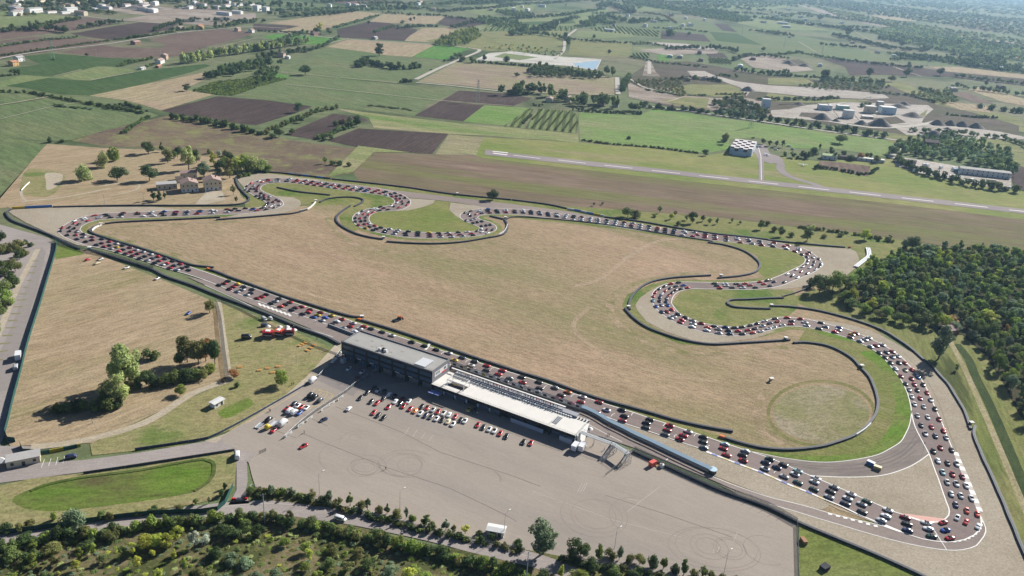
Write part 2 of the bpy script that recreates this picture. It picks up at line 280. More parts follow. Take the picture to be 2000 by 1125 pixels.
FIELDS = '''
h 0,19 75,26 142,33 105,40 50,48 20,52 0,54
s 0,58 60,52 110,40 160,33 225,40 212,50 140,60 60,70 0,78
s 0,80 60,72 170,76 215,79 190,86 100,101 0,113
S 138,66 215,52 270,44 345,48 330,58 240,76 225,78 180,74
s 110,102 200,88 240,93 310,94 325,88 290,78 345,65 430,57 500,62 470,75 400,92 350,110 290,113 210,113
v 45,110 100,104 210,113 290,115 270,122 235,131 200,129 160,137 125,133 75,124
v 20,135 80,125 160,135 115,147 95,149 45,146 18,140
h 105,150 190,130 230,132 265,137 175,157 150,156
h 0,160 45,147 100,151 60,158 0,172
v 10,168 95,152 150,157 175,158 280,138 400,125 412,128 370,142 265,168 175,187 110,184 50,172
g 0,178 30,178 100,188 175,196 290,218 310,226 270,237 200,257 140,273 100,276 0,268
t 175,187 265,168 320,158 420,137 415,145 400,155 360,175 420,184 315,216 280,205 240,195
v 375,178 420,160 520,150 560,155 520,166 455,187 425,186
S 315,216 425,188 500,194 615,206 575,222 500,245 440,238 340,222
t 520,45 690,21 745,27 650,53 600,66 540,62 585,51
S 495,46 585,51 535,62 495,58
t 720,42 750,27 870,32 850,47 760,45
S 658,58 720,42 760,45 815,58 808,72 790,80 660,73
S 855,47 870,32 925,36 957,46 940,55 880,52
t 800,70 825,55 890,54 890,62 845,83 790,80
b 512,72 540,66 675,75 640,88 560,85
t 640,91 680,77 850,87 805,111 765,109 680,100
b 805,111 850,88 922,92 870,117
g 530,140 600,120 612,98 640,92 720,102 760,110 870,118 840,137 800,155 780,163 660,153
g 478,188 540,141 790,166 895,178 830,206 810,227 690,213 610,208 500,193
b 488,158 530,141 570,150 515,162
S 896,177 990,183 1040,192 1000,208 945,203 862,197
S 810,226 860,198 945,206 905,237
B 905,238 947,206 1000,209 1038,212 1010,248 980,245
w 655,212 780,228 925,245 985,248 1130,262 1130,279 960,266 880,262 800,256 730,250 720,230
S 555,263 650,222 700,228 720,235 680,250 640,268 620,274
S 640,275 700,251 875,262 845,301 790,298 700,288
p 876,263 945,268 930,303 850,302
p 815,160 890,122 990,128 1120,140 1205,152 1200,183 1150,187 1000,178 890,166
W 925,118 955,104 1000,100 1060,108 1175,116 1165,138 1110,129 985,120
L 1118,124 1172,118 1163,136 1125,130
h 985,104 1050,112 1015,118 965,111
V 1025,251 1050,212 1125,218 1130,240 1125,261
V 983,247 1033,211 1043,214 1020,250
B 1132,276 1130,220 1255,223 1275,213 1400,230 1500,243 1765,277 1735,308 1640,292 1550,290 1480,270 1425,272 1425,292 1375,300 1280,289
V 1150,55 1200,50 1290,60 1286,73 1170,63
S 1292,60 1375,68 1388,82 1290,76
g 1200,48 1290,35 1380,42 1500,70 1500,112 1400,100 1288,84 1290,76 1390,82 1376,67 1290,58
S 1393,46 1420,48 1440,63 1412,60
v 1385,62 1440,66 1490,89 1400,80
h 880,60 960,45 1050,30 1130,20 1185,15 1190,28 1120,50 1000,60 940,62
V 930,63 960,50 1010,45 1125,52 1120,62 1000,60
v 1000,44 1120,40 1125,46 1000,50
h 1130,60 1225,62 1240,72 1170,75 1120,72
m 830,80 920,62 1110,60 1105,100 960,100 930,98 900,92
m 1115,78 1235,84 1232,112 1110,108
h 1236,91 1290,95 1288,104 1238,101
V 1233,103 1270,104 1268,116 1232,114
b 1285,106 1310,107 1306,120 1284,118
S 1291,95 1320,99 1312,106 1290,104
V 1383,112 1420,114 1431,128 1385,125
S 1375,101 1412,104 1422,113 1384,111
g 1500,73 1555,68 1640,85 1700,103 1790,125 1720,121 1600,115 1500,104
g 1705,102 1785,110 1880,120 1868,132 1800,128
S 1600,114 1720,121 1850,140 2010,156 2010,169 1850,150 1720,146 1660,148 1650,130
t 1812,130 1870,131 2010,146 2010,155 1850,140
t 1890,176 1912,170 2010,196 2010,208 1960,200
s 1855,182 1890,180 1940,203 1900,200
S 1955,302 2010,298 2010,378 1982,366
m 1620,170 1760,160 1850,200 1990,230 2010,262 1930,240 1830,205 1700,180
m 1700,255 1800,265 1990,270 2010,330 1900,300 1760,290
q 0,5 160,2 260,8 330,16 400,12 450,24 380,35 260,28 150,12
q 230,40 300,28 400,30 500,26 500,42 420,50 330,46
q 1540,4 1600,18 1700,43 1800,57 1900,72 2010,86 2010,92 1890,76 1790,62 1690,47 1600,24
h 1770,35 1860,38 1900,42 1880,46 1800,40
h 1510,5 1550,12 1500,20 1400,18 1250,22 1225,14 1350,10
h 1330,24 1395,32 1500,30 1620,60 1500,58 1400,38
t 1700,30 1780,34 1790,42 1720,38
s 1840,42 1920,50 1990,60 1920,60
s 640,4 740,0 780,4 700,10
h 890,18 960,8 1050,4 1040,20 940,30
t 1280,3 1350,1 1340,6 1290,7
Q 1225,152 1270,122 1345,120 1400,130 1500,148 1610,158 1740,168 1790,190 1830,205 1900,220 1990,246 1990,275 1850,266 1770,264 1620,244 1500,229 1380,217 1300,207 1240,192
q 1226,160 1250,172 1307,173 1322,186 1400,192 1460,192 1500,200 1505,228 1440,222 1340,210 1270,200 1228,190
m 1290,196 1345,190 1385,193 1380,212 1320,206
m 1312,172 1350,165 1390,166 1425,165 1450,175 1451,188 1388,190 1338,186 1310,180
c 1342,139 1375,139 1391,146 1437,159 1458,162 1500,167 1600,172 1725,184 1737,192 1700,194 1575,189 1500,181 1466,178 1458,188 1447,172 1422,163 1395,153 1350,148
m 1500,152 1575,154 1600,169 1550,167 1500,165
m 1500,182 1575,191 1700,196 1675,201 1575,201 1490,197
q 1262,118 1272,122 1280,140 1290,150 1255,148
c 1505,216 1540,214 1575,206 1650,200 1760,204 1812,206 1823,214 1806,228 1800,240 1835,243 1925,252 2000,268 2000,273 1880,271 1770,264 1745,248 1650,241 1507,228
Q 1915,241 1990,253 1960,259 1900,251
q 1690,206 1745,206 1740,212 1690,214
Q 1565,220 1610,222 1600,232 1560,228
Q 1700,232 1750,228 1770,240 1720,246
m 1800,222 1812,214 1806,228 1790,232
t 1827,197 1925,207 1936,221 1875,215
q 1440,112 1500,108 1560,122 1590,138 1540,142 1470,132
Q 1525,118 1560,116 1580,126 1545,130
q 1240,98 1330,92 1405,99 1400,105 1300,108
c 1268,82 1340,86 1400,96 1398,99 1330,92 1266,87
L 1405,213 1440,217 1438,222 1408,218
'''
for i, line in enumerate(FIELDS.strip().split('\n')):
    c, s = line.split(' ', 1)
    sheet(NAMEF[c], s, .05+.006*i, FM[c])
# lower, nearer areas
sheet('crop_field', '-200,260 0,268 92,279 -10,400 -220,560', .10, FM['g'])
sheet('meadow', '92,281 200,289 300,293 440,310 480,325 470,335 462,352 470,382 486,397 400,401 200,402 20,405 -30,410 -10,395', .10, M_park)
sheet('heath', '200,256 330,225 430,245 510,262 575,275 650,285 735,295 692,337 640,347 500,332 440,310 300,290 200,285 140,275', .12, M_heath)
sheet('meadow', '700,285 800,298 730,298 690,336 640,345', .30, FM['w'])
sheet('meadow', '690,337 733,298 850,302 935,303 945,309 1100,326 1250,343 1500,370 1750,398 2060,434 2080,505 1900,490 1790,472 1690,457 1550,442 1400,424 1250,412 1100,402 1000,390 870,377 700,354', .10, M_strip)
sheet('airfield_grass', '925,303 945,268 1132,279 1280,290 1380,304 1425,297 1480,300 1600,315 1740,309 1800,330 1980,370 2060,385 2060,436 1750,399 1500,371 1250,344 1100,327 945,309', .14, M_airgrass)
sheet('meadow', '1600,315 1625,316 1700,325 1695,345 1600,328', .30, FM['s'])
sheet('verge', '470,332 640,346 870,378 1000,392 1250,413 1400,425 1550,443 1690,457 1800,475 1900,492 2060,510 2100,900 2100,1300 1600,1300 1560,1000 1800,700 1500,480 1000,430 600,400 480,410', .08, M_verge)
# the dry grass of the circuit and the park
sheet('infield_grass', '10,404 480,405 700,400 1000,425 1480,478 1600,560 1860,760 1790,1030 1500,990 1165,800 880,700 640,610 400,528 180,455', .14, M_infield)
sheet('park_grass', '108,500 165,487 320,548 424,592 432,690 440,745 340,790 180,866 20,872 8,850 20,800 62,640 92,545', .16, M_park)
sheet('park_grass', '424,588 560,640 668,690 690,715 620,740 560,775 470,835 350,872 180,890 176,868 340,792 446,745 436,640', .165, M_parkgreen)
sheet('lush_grass', '107,478 155,488 165,497 108,507', .18, M_lush)
sheet('park_grass', '455,790 485,778 495,790 470,806 440,818 425,806', .185, M_lush, True)

# ------------------------------------------------------------------ the track
E1 = PX('1500,471.5 1450,464 1400,459 1325,450 1256,440 1190,430.5 1087,417.5 1040,411 1000,408.8 975,407.5 950,407.5 925,410 910,413.8 900,418.8 898.8,425 905,431 920,437.5 935,443.8 938.8,447.5 930,451 900,454.5 850,454.5 800,453 750,446 730,440 721,431 722.5,422.5 732.5,416 750,413 775,412 787.5,408.8 798.8,402.5 802.5,396 798.8,388.8 785,380 762.5,373.8 725,366 675,360 625,354.5 575,350.5 537.5,348 512,350 490,357.5 480,363.8 478,370 485,376 500,385 515,392.5 521,398.8 515,403.8 500,407 450,410 375,410.5 300,413 237.5,416 200,417.5 162.5,423.8 137.5,433.8 120,445 113.8,452.5 120,460 140,470 170,480 205,487.5 250,500 287.5,512.5 325,525 365,536 400,547.5 441,564 481,581 512.5,592 562.5,608 600,621 642.5,635.5 800,687 1000,753 1158.8,805 1205,823 1240,834.4 1288.8,850.6 1332.5,865.6 1365,876 1402.5,891 1452.5,910 1490,923.8 1515,935 1546,948.8 1577.5,961 1608.8,975 1645,990.6 1672,1003.8 1715,1022.5 1745,1036 1777,1046 1802,1053.8 1827,1058 1846,1059.8 1865,1058.8 1883.8,1055 1902.5,1046 1912.5,1036 1916.5,1026 1915,1010 1906,990 1898.8,971 1891,953.8 1883.8,936 1876,918.8 1870,902.5 1863.8,885 1858.8,875 1852.5,860 1847.5,847.5 1841,830 1835,816 1827.5,801 1820,782.5 1807.5,756 1798.8,741 1787.5,727.5 1775,713.8 1762.5,700 1748.8,690 1733.8,680 1718.8,671 1702.5,663.8 1683.8,655 1665,647.5 1648.8,642 1631,637.5 1610,632.5 1590,627 1575,623.8 1537.5,620 1515,621 1500,625 1475,631 1450,637.5 1425,638.8 1400,636 1375,632.5 1350,623.8 1330,615 1317.5,602.5 1311,592.5 1312.5,585 1317.5,576 1330,568.8 1350,565 1375,565 1425,566 1475,566 1500,563.8 1525,558.8 1550,548.8 1572.5,540 1590,532 1600,525 1607.5,517.5 1602.5,508.8 1587.5,496 1570,486 1550,480')
E2 = PX('1500,482.5 1450,476 1400,471 1325,462 1250,451 1175,439.5 1125,432.5 1050,424 1000,419.5 975,418.8 950,419.5 937,422 932.5,425 937.5,428.8 955,433.8 967.5,441 970,447.5 962.5,453.8 945,459.5 912.5,463.8 850,466 800,465 750,457.5 720,450 700,442.5 690,433.8 688.8,425 697.5,416 712.5,410 737.5,405 760,401.8 770,397.5 771,392.5 765,387.5 750,382.5 712.5,377.5 675,372.5 625,365 575,358.5 537.5,357.5 520,360 510,365 509,370 515,375 532.5,382.5 547.5,390 553.8,397.5 550,403.8 532.5,410 500,415.5 475,418 425,420.5 350,423.8 275,426 225,427.5 195,430 175,435 160,442.5 156,448.8 160,453.8 172.5,458.8 200,465 225,472.5 275,488.8 325,505 375,523 400,531.5 437.5,545 487.5,561 525,573.8 562.5,587.5 600,600 637.5,611.9 668.8,621.5 700,632.5 725,640.5 787.5,661 837.5,677.5 907.5,700 945,712.5 995,727.5 1032.5,739.3 1070,751.5 1115,767.5 1152.5,780 1202.5,796 1240,807.5 1278.8,821 1317.5,833 1352.5,845 1382.5,855 1425,870 1465,882.5 1500,894 1540,911.5 1581,929.4 1605,939.4 1637.5,953 1672.5,968.8 1705,982.5 1747.5,1001 1779,1011 1800,1017.5 1817.5,1020.6 1830,1020.5 1837.5,1018.8 1846,1014.4 1852.5,1007.5 1853.8,1000 1852.5,992.5 1847.5,980 1840,958.8 1832.5,936 1826,920 1814.4,888 1797,855 1786,832 1780,806 1778.8,795 1776,782.5 1772.5,770 1766,755 1757.5,738.8 1747.5,726 1738.8,715 1728.8,703.8 1718.8,693.8 1708.6,686 1693.8,677.5 1671,666.9 1652.5,660 1623.8,651 1602.5,645.6 1590,642.8 1562.5,638.8 1532.5,638 1515,642.5 1500,646.5 1475,652.5 1450,656 1425,657 1400,654.5 1375,650 1350,642.5 1325,633.8 1305,622.5 1287.5,610 1277.5,597.5 1272.5,585 1275,572.5 1285,562.5 1300,555.5 1320,551.5 1350,551.5 1400,552.5 1450,552.5 1475,550.5 1500,547 1517.5,541 1532.5,534.5 1550,526 1565,518.8 1572.5,511 1571,503.8 1560,496 1540,489')
L1 = smooth(W(E1), True, 4.0); L2 = smooth(W(E2), True, 4.0)
sheet('race_track', [tuple(p) for p in L1], .30, M_track, hole=L2)
Z_PAINT = .33
for L_, s_ in ((L1, 1), (L2, -1)):
    ribbon('edge_line', L_, .30, Z_PAINT, M_white, True, o=(-.22, .22))
# grass strips along the edges
sheet('verge', [tuple(p) for p in offset_line(L1, 5.5, True)], .20, M_verge, hole=[p for p in L1][::1])
ribbon('verge', L2, 5.0, .20, M_verge, True, o=(-.2, 4.2)) if False else ribbon('verge', L2, 5.0, .20, M_verge, True, o=(-4.5, 4.5))
# link road round the big loop, runoff link at the top
sheet('race_track', '1480,885 1490,887.5 1521,894 1552.5,898.8 1583.8,902.5 1615,903.8 1652.5,901 1690,895 1715,888.8 1740,876 1758.8,863.8 1768.8,847.5 1775,833.8 1778.8,817.5 1780,803 1790,835 1816,889 1808.8,891.9 1796,901 1777.5,911.9 1758.8,919.4 1740,925.6 1715,930.6 1677.5,932.8 1640,932.8 1592.5,930.6 1580,930 1540,912', .28, M_link)
ribbon('edge_line', smooth(W('1465,882.5 1490,887.5 1521,894 1552.5,898.8 1583.8,902.5 1615,903.8 1652.5,901 1690,895 1715,888.8 1740,876 1758.8,863.8 1768.8,847.5 1775,833.8 1778.8,817.5 1780,803')), .35, Z_PAINT, M_white)
ribbon('edge_line', smooth(W('1581,929.4 1592.5,930.6 1640,932.8 1677.5,932.8 1715,930.6 1740,925.6 1758.8,919.4 1777.5,911.9 1796,901 1808.8,891.9 1814.4,887.8')), .40, Z_PAINT+.004, M_white)
sheet('race_track', '700,362 785,374 870,384 1000,399 1100,412 1190,428 1190,433 1085,420 1000,410 960,408 900,397 850,391 802,387 785,381 762,375', .25, M_pitlane)
sheet('gravel_trap', '800,388 850,391.5 845,398 825,405 800,411 772,413.5 792,407 801,401 803,395', .24, M_gravel)
sheet('gravel_trap', '880,396 960,406 1000,406 975,408.5 925,411 905,415 900,420 900,426 908,433 890,422 877,410', .24, M_gravel)
sheet('gravel_trap', '538,383 572,386 586,392 588,400 576,410 550,417 500,424.5 440,425 475,417 500,415 533,410.5 551,404 554,397 548,389', .24, M_gravel)
sheet('gravel_trap', '464,352 467,346 477,341 500,338 540,341 590,347.5 640,353 600,354 575,352 537,349 512,351 490,358.5 480,364 479,370 486,377 472,362', .24, M_gravel)
sheet('gravel_trap', '20,410 100,406 230,404.5 300,404.5 355,410 300,414 237.5,417 200,418.5 162,425 137,435 121,446 114,453 120,461 140,471 175,482.5 150,479 100,458 50,435 25,420 16,413', .24, M_gravel)
sheet('gravel_trap', '1560,481 1660,486 1672,492 1678,506 1671,524 1655,537 1640,546 1585,559 1525,566 1500,566 1572,541 1607,517 1588,496', .24, M_gravel)
sheet('gravel_trap', '1290,556 1268,570 1250,582 1241,596 1245,607 1262,628 1300,648 1350,665 1387,671 1425,668 1475,661 1515,647 1500,645 1430,655 1375,648 1300,618 1275,592 1278,570', .24, M_gravel)
sheet('gravel_trap', '1570,622 1590,624 1627,629 1665,636 1702,647 1740,666 1765,680 1790,694 1802,702 1821,719 1837,737 1851,752 1861,768 1872,786 1882,803 1890,820 1895,836 1902,850 1905,862 1912,880 1921,901 1930,919 1940,941 1950,964 1960,986 1969,1010 1979,1032 1989,1058 2040,1160 1860,1160 1798,1125 1717,1089 1635,1055 1561,1024 1500,994 1440,966 1400,945 1500,985 1700,1043 1850,1074 1910,1060 1924,1035 1912,1000 1870,900 1830,803 1790,728 1745,688 1680,652', .24, M_gravel)
sheet('gravel_trap', '1581,930 1592.5,930 1640,932 1677.5,932 1715,930 1740,925 1758.8,919 1777.5,911 1796,900.5 1808.8,891.5 1814.4,889 1826,921 1840,959 1848,981 1853,994 1852,1007 1846,1014 1837,1018 1817,1019.5 1779,1010 1747,1000.5 1672,968 1605,939', .315, M_gravel)
sheet('painted_runoff', '1760,1003.5 1800,1008.5 1838,1013.2 1844,1015 1837,1018.5 1817,1020 1796,1016 1779,1010.8', .322, M_pink)
for q, w, c in (('1400,530 1300,540 1222,562 1193,590 1200,625 1250,662 1330,688 1420,692 1500,684 1545,676', 5, (.17, .165, .065)), ('640,425 660,455 700,480 760,490 850,490 930,482 985,466', 6, (.19, .175, .08)), ('460,432 380,437 300,440 230,446 215,452 240,466 330,494 415,518', 5, (.19, .17, .085)), ('716,640 770,658 850,685 920,709 1020,743 1100,770 1170,794', 4.5, (.19, .135, .09)), ('720,636 850,678 1020,735 1180,790', 2, (.20, .175, .085)), ('1120,560 1165,548 1230,500 1290,470 1340,466', 3.5, (.34, .265, .185)), ('1150,600 1120,640 1180,690 1290,730 1400,745', 3, (.30, .24, .15)), ('560,560 640,585 760,610 900,640 1010,680', 2.2, (.33, .25, .17)), ('1495,760 1480,800 1490,845 1530,868', 4, (.20, .165, .09))):
    ribbon('mown_strip', smooth(W(q)), w, .15, ground_mat('mown_strip', [c, TAN2, tuple(v*1.15 for v in c)], A_MAIN, .03, .12, .6, 3.0, patch=(.33, .25, .17), patch_scale=.09, patch_th=.53, patch_w=.12))
sheet('gravel_trap', '1160,809 1205,824 1288,852 1365,877.5 1427,902.5 1490,925.5 1560,955.5 1608,977 1619,987 1612,994 1600,996 1567,987 1500,970.5 1450,952 1392,929 1300,886 1220,846 1180,825', .235, M_gravel)
# green areas beside the track
sheet('verge', '1776,832 1770,848 1758,863 1740,875 1715,887.5 1690,894 1652,900 1615,902.5 1584,901.5 1552,897.5 1521,892.5 1490,886 1440,870 1420,860 1470,876 1527,882 1582,879 1635,867 1680,847 1705,822 1716,795 1712,768 1700,738 1680,714 1645,687 1600,671 1560,665 1575,641 1602,646 1652,661 1694,678.5 1729,705 1757,739.5 1772,771 1778,796', .226, ground_mat('olive_crescent', [(.165, .175, .058), (.22, .20, .09), (.15, .17, .05)], A_MAIN, .02, .08, .6, 2.5, patch=(.26, .225, .14), patch_scale=.035, patch_th=.66))
sheet('lush_grass', '1776,832 1770,848 1758,863 1740,875 1715,887.5 1690,894 1652,900 1615,902.5 1584,901.5 1552,897.5 1521,892.5 1490,886 1521,886 1560,889 1612,891 1662,887 1700,875 1726,852 1742,825 1748,795 1745,768 1738,748 1722,724 1700,704 1680,690 1702,686 1729,705 1757,739.5 1772,771 1778,796', .23, M_lush, True)
sheet('lush_grass', '1602,645 1640,656 1670,668 1660,668 1625,660 1596,651', .231, M_lush)
sheet('loop_grass', '852,392.5 880,395 876,403 878,412 890,422 903,431.5 920,438 935,444.5 938,448 930,451.5 900,455 850,455 800,453.5 750,446.5 730,440.5 721,431 722,422.5 732,416 750,413 775,412.5 800,411 825,405 845,398', .242, M_loop)
sheet('verge', '1420,476 1500,484 1540,490 1560,497 1570,504 1571,511 1564,519 1549,526 1530,534 1515,540 1495,544 1480,530 1488,518 1478,500 1455,488', .18, M_loop)
sheet('verge', '1330,569 1350,565.5 1425,566.5 1500,564 1550,568 1560,600 1540,618 1515,621 1475,630 1450,637 1425,638 1375,632 1330,614 1312,592', .19, M_verge)
sheet('verge', '1248,566 1280,552 1260,580 1240,600 1262,630 1300,652 1340,668 1370,676 1330,672 1270,650 1236,625 1215,596 1225,575', .17, M_verge)
sheet('verge', '525,360 560,360 640,369 715,380 760,388 768,393 758,400 720,405 690,413 680,424 682,436 700,450 690,452 668,440 662,424 680,406 640,391 600,400 556,402 556,396 540,384 512,370', .185, M_verge)
sheet('verge', [(1600+107*math.cos(t)+4, 808+66*math.sin(t)) for t in np.linspace(0, 2*math.pi, 40)[:-1]], .158, ground_mat('oval_rim_grass', [(.17, .165, .065), (.235, .20, .10), (.145, .15, .055)], .3, .03, .09, .5, 2.0))
sheet('dry_bank', [(1600+100*math.cos(t)+4, 808+60*math.sin(t)) for t in np.linspace(0, 2*math.pi, 40)[:-1]], .162, M_infield)
sheet('dry_bank', [(1600+94*math.cos(t)+4, 808+55*math.sin(t)) for t in np.linspace(0, 2*math.pi, 40)[:-1]], .168, ground_mat('pale_oval_grass', [(.20, .195, .09), (.285, .24, .155), (.17, .18, .07)], .3, .03, .06, .5, 2.0, patch=(.29, .245, .175), patch_scale=.025, patch_th=.52, patch_w=.12))

# start straight hatch, kerbs, grid boxes
def grid_boxes():
    v = []; f = []
    for s in ('1295,833 1298,829 1301.5,827.5', '1316,855 1318,851 1321.5,850', '1355,853.5 1357.5,849.5 1361,848', '1380,878 1382,873 1386,871', '1193,814.5 1196,810.5 1201,808.5', '1233,812.5 1235,808 1239,807', '1173,790.5 1176,787 1179,786', '1135,796 1138,791 1142,789.5', '1115,776 1118,772.5 1122,771', '1062,760 1064,756 1068,754', '1025,758.5 1028,755 1032,754.5', '1020,740 1010,738', '958,722.5 961,720 965,719.5', '909,709 912,705 916,704', '861,693 864,690 867,689', '922,725 926,721 929,720.5', '974,742 978,737.5 981,736', '1511.5,925 1513,922 1517,921'):
        a, b = ribbon_mesh(W(s), -.14, .14, Z_PAINT+.004); n = len(v); v += a; f += [tuple(i+n for i in q) for q in b]
    tag(obj('grid_marking', v, f, M_white), kind='structure')
grid_boxes()
ribbon('start_line', W('831,684 841,670'), 1.4, Z_PAINT+.006, M_white)
kerb_mats = [M_white, M_bluep, M_white, plain('pale_yellow_paint', (.66, .58, .34), .8, .1, .08, .5)]
def kerb(line, w, seg, mats, z):
    ds = dashes(smooth(W(line)), seg, 0.001); v = []; f = []; m = []
    for i, d in enumerate(ds):
        if len(d) < 2: continue
        a, b = ribbon_mesh(d, -w/2, w/2, z); n = len(v); v += a; f += [tuple(k+n for k in q) for q in b]; m += [i % len(mats)]*len(b)
    tag(obj('kerb', v, f, mats, midx=m), kind='structure')
kerb('1378.8,883.5 1402.5,892 1452.5,911 1490,925 1515,936 1546,949.8 1577.5,962 1608.8,976', 1.0, 2.6, kerb_mats, .355)
kerb('1866,884 1872,900 1880,918 1887,934 1894,951 1901,968 1908,986 1914,1000', 2.2, 3.0, [M_white, M_faded], .35)
kerb('1779,1012 1796,1017.5 1817.5,1021.5 1832,1020', 1.0, 3.0, [M_white, plain('pale_kerb', (.62, .56, .52), .8, .1)], .355)
sheet('painted_runoff', '1725,1029.5 1729,1025.5 1777,1045.6 1755,1040', .35, M_white)
ribbon('edge_line', smooth(W('1608.8,975.5 1622,981 1645,990.6 1672,1003.8 1697,1014.4 1727,1027')), .75, .345, M_white)
ribbon('edge_line', smooth(W('1613,983 1640,996 1660,1002 1690,1014 1715,1024')), .3, .346, M_faded)
def multi_ribbon(name, lines, w, z, m):
    v = []; f = []
    for d in lines:
        if len(d) < 2: continue
        a, b = ribbon_mesh(d, -w/2, w/2, z); n = len(v); v += a; f += [tuple(k+n for k in q) for q in b]
    return tag(obj(name, v, f, m), kind='structure')
multi_ribbon('lane_marking', [W('%g,%g %g,%g' % (x, y, x+8, y+1.2)) for x, y in ((1617, 1004.5), (1632, 1008.3), (1646.5, 1012), (1661, 1016), (1676, 1020), (1691, 1024), (1706, 1028))], 1.2, .345, M_white)
# pit exit lane and outer hairpin lane
sheet('pit_lane', '365,541 400,548 481,582 512,593 562,609 642,636 800,688 1000,754 1150,803 1185,824 1390,930 1423,944 1461,957.5 1500,970.8 1568,988 1619,1003 1663,1014 1706,1024 1730,1030 1777,1047 1827,1059 1848,1060.5 1866,1059.5 1884,1056 1903,1047 1913,1037 1917.5,1026 1915,1009 1920,1020 1924.4,1031 1925,1038.8 1921,1048.8 1912.5,1060 1906,1067 1879,1075 1848,1075.6 1798,1068.3 1744,1056.3 1690,1041.3 1635.6,1025 1581,1008.7 1541,996.3 1500,985.6 1440,960 1390,938 1240,876 1150,846 1000,795 880,757 660,668 600,640 462,583.5 400,557', .27, M_pitlane)
ribbon('edge_line', smooth(W('1915,1009.5 1920,1020 1924.4,1031 1925,1038.8 1921,1048.8 1912.5,1060 1906.7,1066.7 1879.6,1074.9 1848.4,1075.4 1798,1068 1744,1056 1689.8,1041 1635.6,1024.7 1581,1008.4 1540.7,996 1500,985.4')), .35, .31, M_white)
ribbon('edge_line', smooth(W('1390.5,931 1423,944.7 1461,958.3 1500,971.3 1567.8,988 1619.3,1003 1662.7,1013.9 1706,1023.9 1726,1029')), .35, .31, M_white)
multi_ribbon('lane_marking', dashes(smooth(W('1860,1059.5 1868,1059.5 1886,1055.5 1904,1046.5 1914,1036.5 1918,1026 1917,1015')), 1.3, 1.3), .45, .312, M_white)
ribbon('edge_line', W('1821,1032 1848.4,1075'), .3, .335, M_white)
ribbon('edge_line', smooth(W('400,557.5 462.5,585.5 525,614.3 587.5,638.5 650,659')), .35, .31, M_white)
ribbon('edge_line', W('1148.4,829.6 1183.4,848.4 1215,864'), .3, .31, M_white)
ribbon('edge_line', W('1300,901 1305,896'), .3, .31, M_white)
multi_ribbon('lane_marking', [W('%g,%g %g,%g' % (505+k*8.2, 593+k*2.9, 510.5+k*8.2, 598.3+k*2.9)) for k in range(8)], 1.3, .335, M_white)
# tyre streaks on the worn link road
for i, s in enumerate(('1500,899 1552,907 1610,912 1660,910 1715,902 1760,884 1790,850', '1520,905 1580,914 1640,918 1700,912 1750,898 1785,870 1800,850', '1560,912 1620,922 1690,921 1745,908 1790,880', '1620,908 1680,906 1735,890 1770,866', '1780,915 1800,890 1806,865')):
    ribbon('tyre_marks', smooth(W(s)), .5+.25*(i % 2), .292+.002*i, plain('rubber_streak', (.155+.012*i, .135+.01*i, .125+.01*i), .9, .05, .3, .15))
# gravel rake lines are in the material; two thin tyre tracks on the outer gravel
ribbon('tyre_marks', smooth(W('1765,690 1800,730 1830,780 1850,835 1875,900')), .35, .25, plain('gravel_track', (.22, .19, .15), .9, .05))

# ------------------------------------------------------------------ paddock, roads, paths, basin
sheet('paddock_pavement', '430,855 490,820 560,775 612,738 650,712 664,690 700,672 880,738 1000,790 1150,842 1190,866 1236,882 1298,910 1352,935 1407,959 1480,991 1555,1025 1558,1125 1562,1175 1400,1150 1250,1117 1160,1100 1090,1086 1020,1073 960,1063 880,1046 800,1026 720,1006 640,986 560,963 500,955 492,930 486,905 500,885 470,880 440,868', .21, M_paddock)
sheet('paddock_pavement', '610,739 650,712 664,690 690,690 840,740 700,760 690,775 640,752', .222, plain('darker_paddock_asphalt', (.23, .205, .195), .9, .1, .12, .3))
sheet('road', '-60,905 70,905 165,899 271,885 407,862 435,853 470,832 520,800 520,880 486,905 482,901 484,940 480,960 487,984 446,987 462,958 462,905 458,877 163,922.5 0,944 -60,952', .20, M_road)
sheet('road', '-60,430 0,439 50,453 95,465 108,477 106,492 92,542 62,642 42,716 25,782 15,822 8,852 0,872 60,872 70,905 -60,925', .19, M_road)
sheet('parking_bays', '80,482 90,492 74,560 50,640 25,760 -60,780 -60,700 0,690 22,640 58,545', .205, plain('bay_asphalt', (.25, .225, .21), .9, .1, .12, .3))
multi_ribbon('lane_marking', [W('%g,%g %g,%g' % a) for a in ((64, 510, 75, 510.5), (60, 521, 72, 521.5), (56, 533, 68, 533.5), (52, 548, 61, 548), (45, 562.5, 55, 562.5), (39, 575, 52, 574.5), (34, 587, 51, 586), (27, 600, 44, 599.5), (21, 613, 40, 613), (16, 627, 35, 626), (11, 641, 31, 640.5), (5, 656, 25, 656), (0, 672, 20, 670.5), (-4, 687.5, 15, 686), (-6, 704, 6, 703))], 1.5, .215, plain('bay_kerb_grass', (.20, .19, .10), .9, .05, .2, .5))
ribbon('pavement', smooth(W('74,487 62,510 42,545 22,590 2,640 -20,690')), 3.2, .21, M_path)
ribbon('road', smooth(W('-80,1065 0,1055.5 73,1044 168,1028.5 203,1024 352,1004.5 434,994.5 500,990 540,991.5 568,995 620,1003 690,1013 770,1029 852,1047 920,1065 1000,1084 1060,1100 1130,1128')), 7.4, .20, M_road)
ribbon('edge_line', smooth(W('-80,1061 0,1050.5 73,1040 168,1025.5 352,1001.5 434,991 500,984.5 568,986 690,999.5 852,1035 1000,1079 1060,1094')), .22, .215, M_faded)
ribbon('dirt_path', smooth(W('60,874 120,868 163,861 244,840 295,820 375,770 420,752 445,744')), 4.2, .20, M_path)
ribbon('dirt_path', smooth(W('446,745 441,718 438,690 432,650 428,615 424,590')), 4.6, .205, M_path)
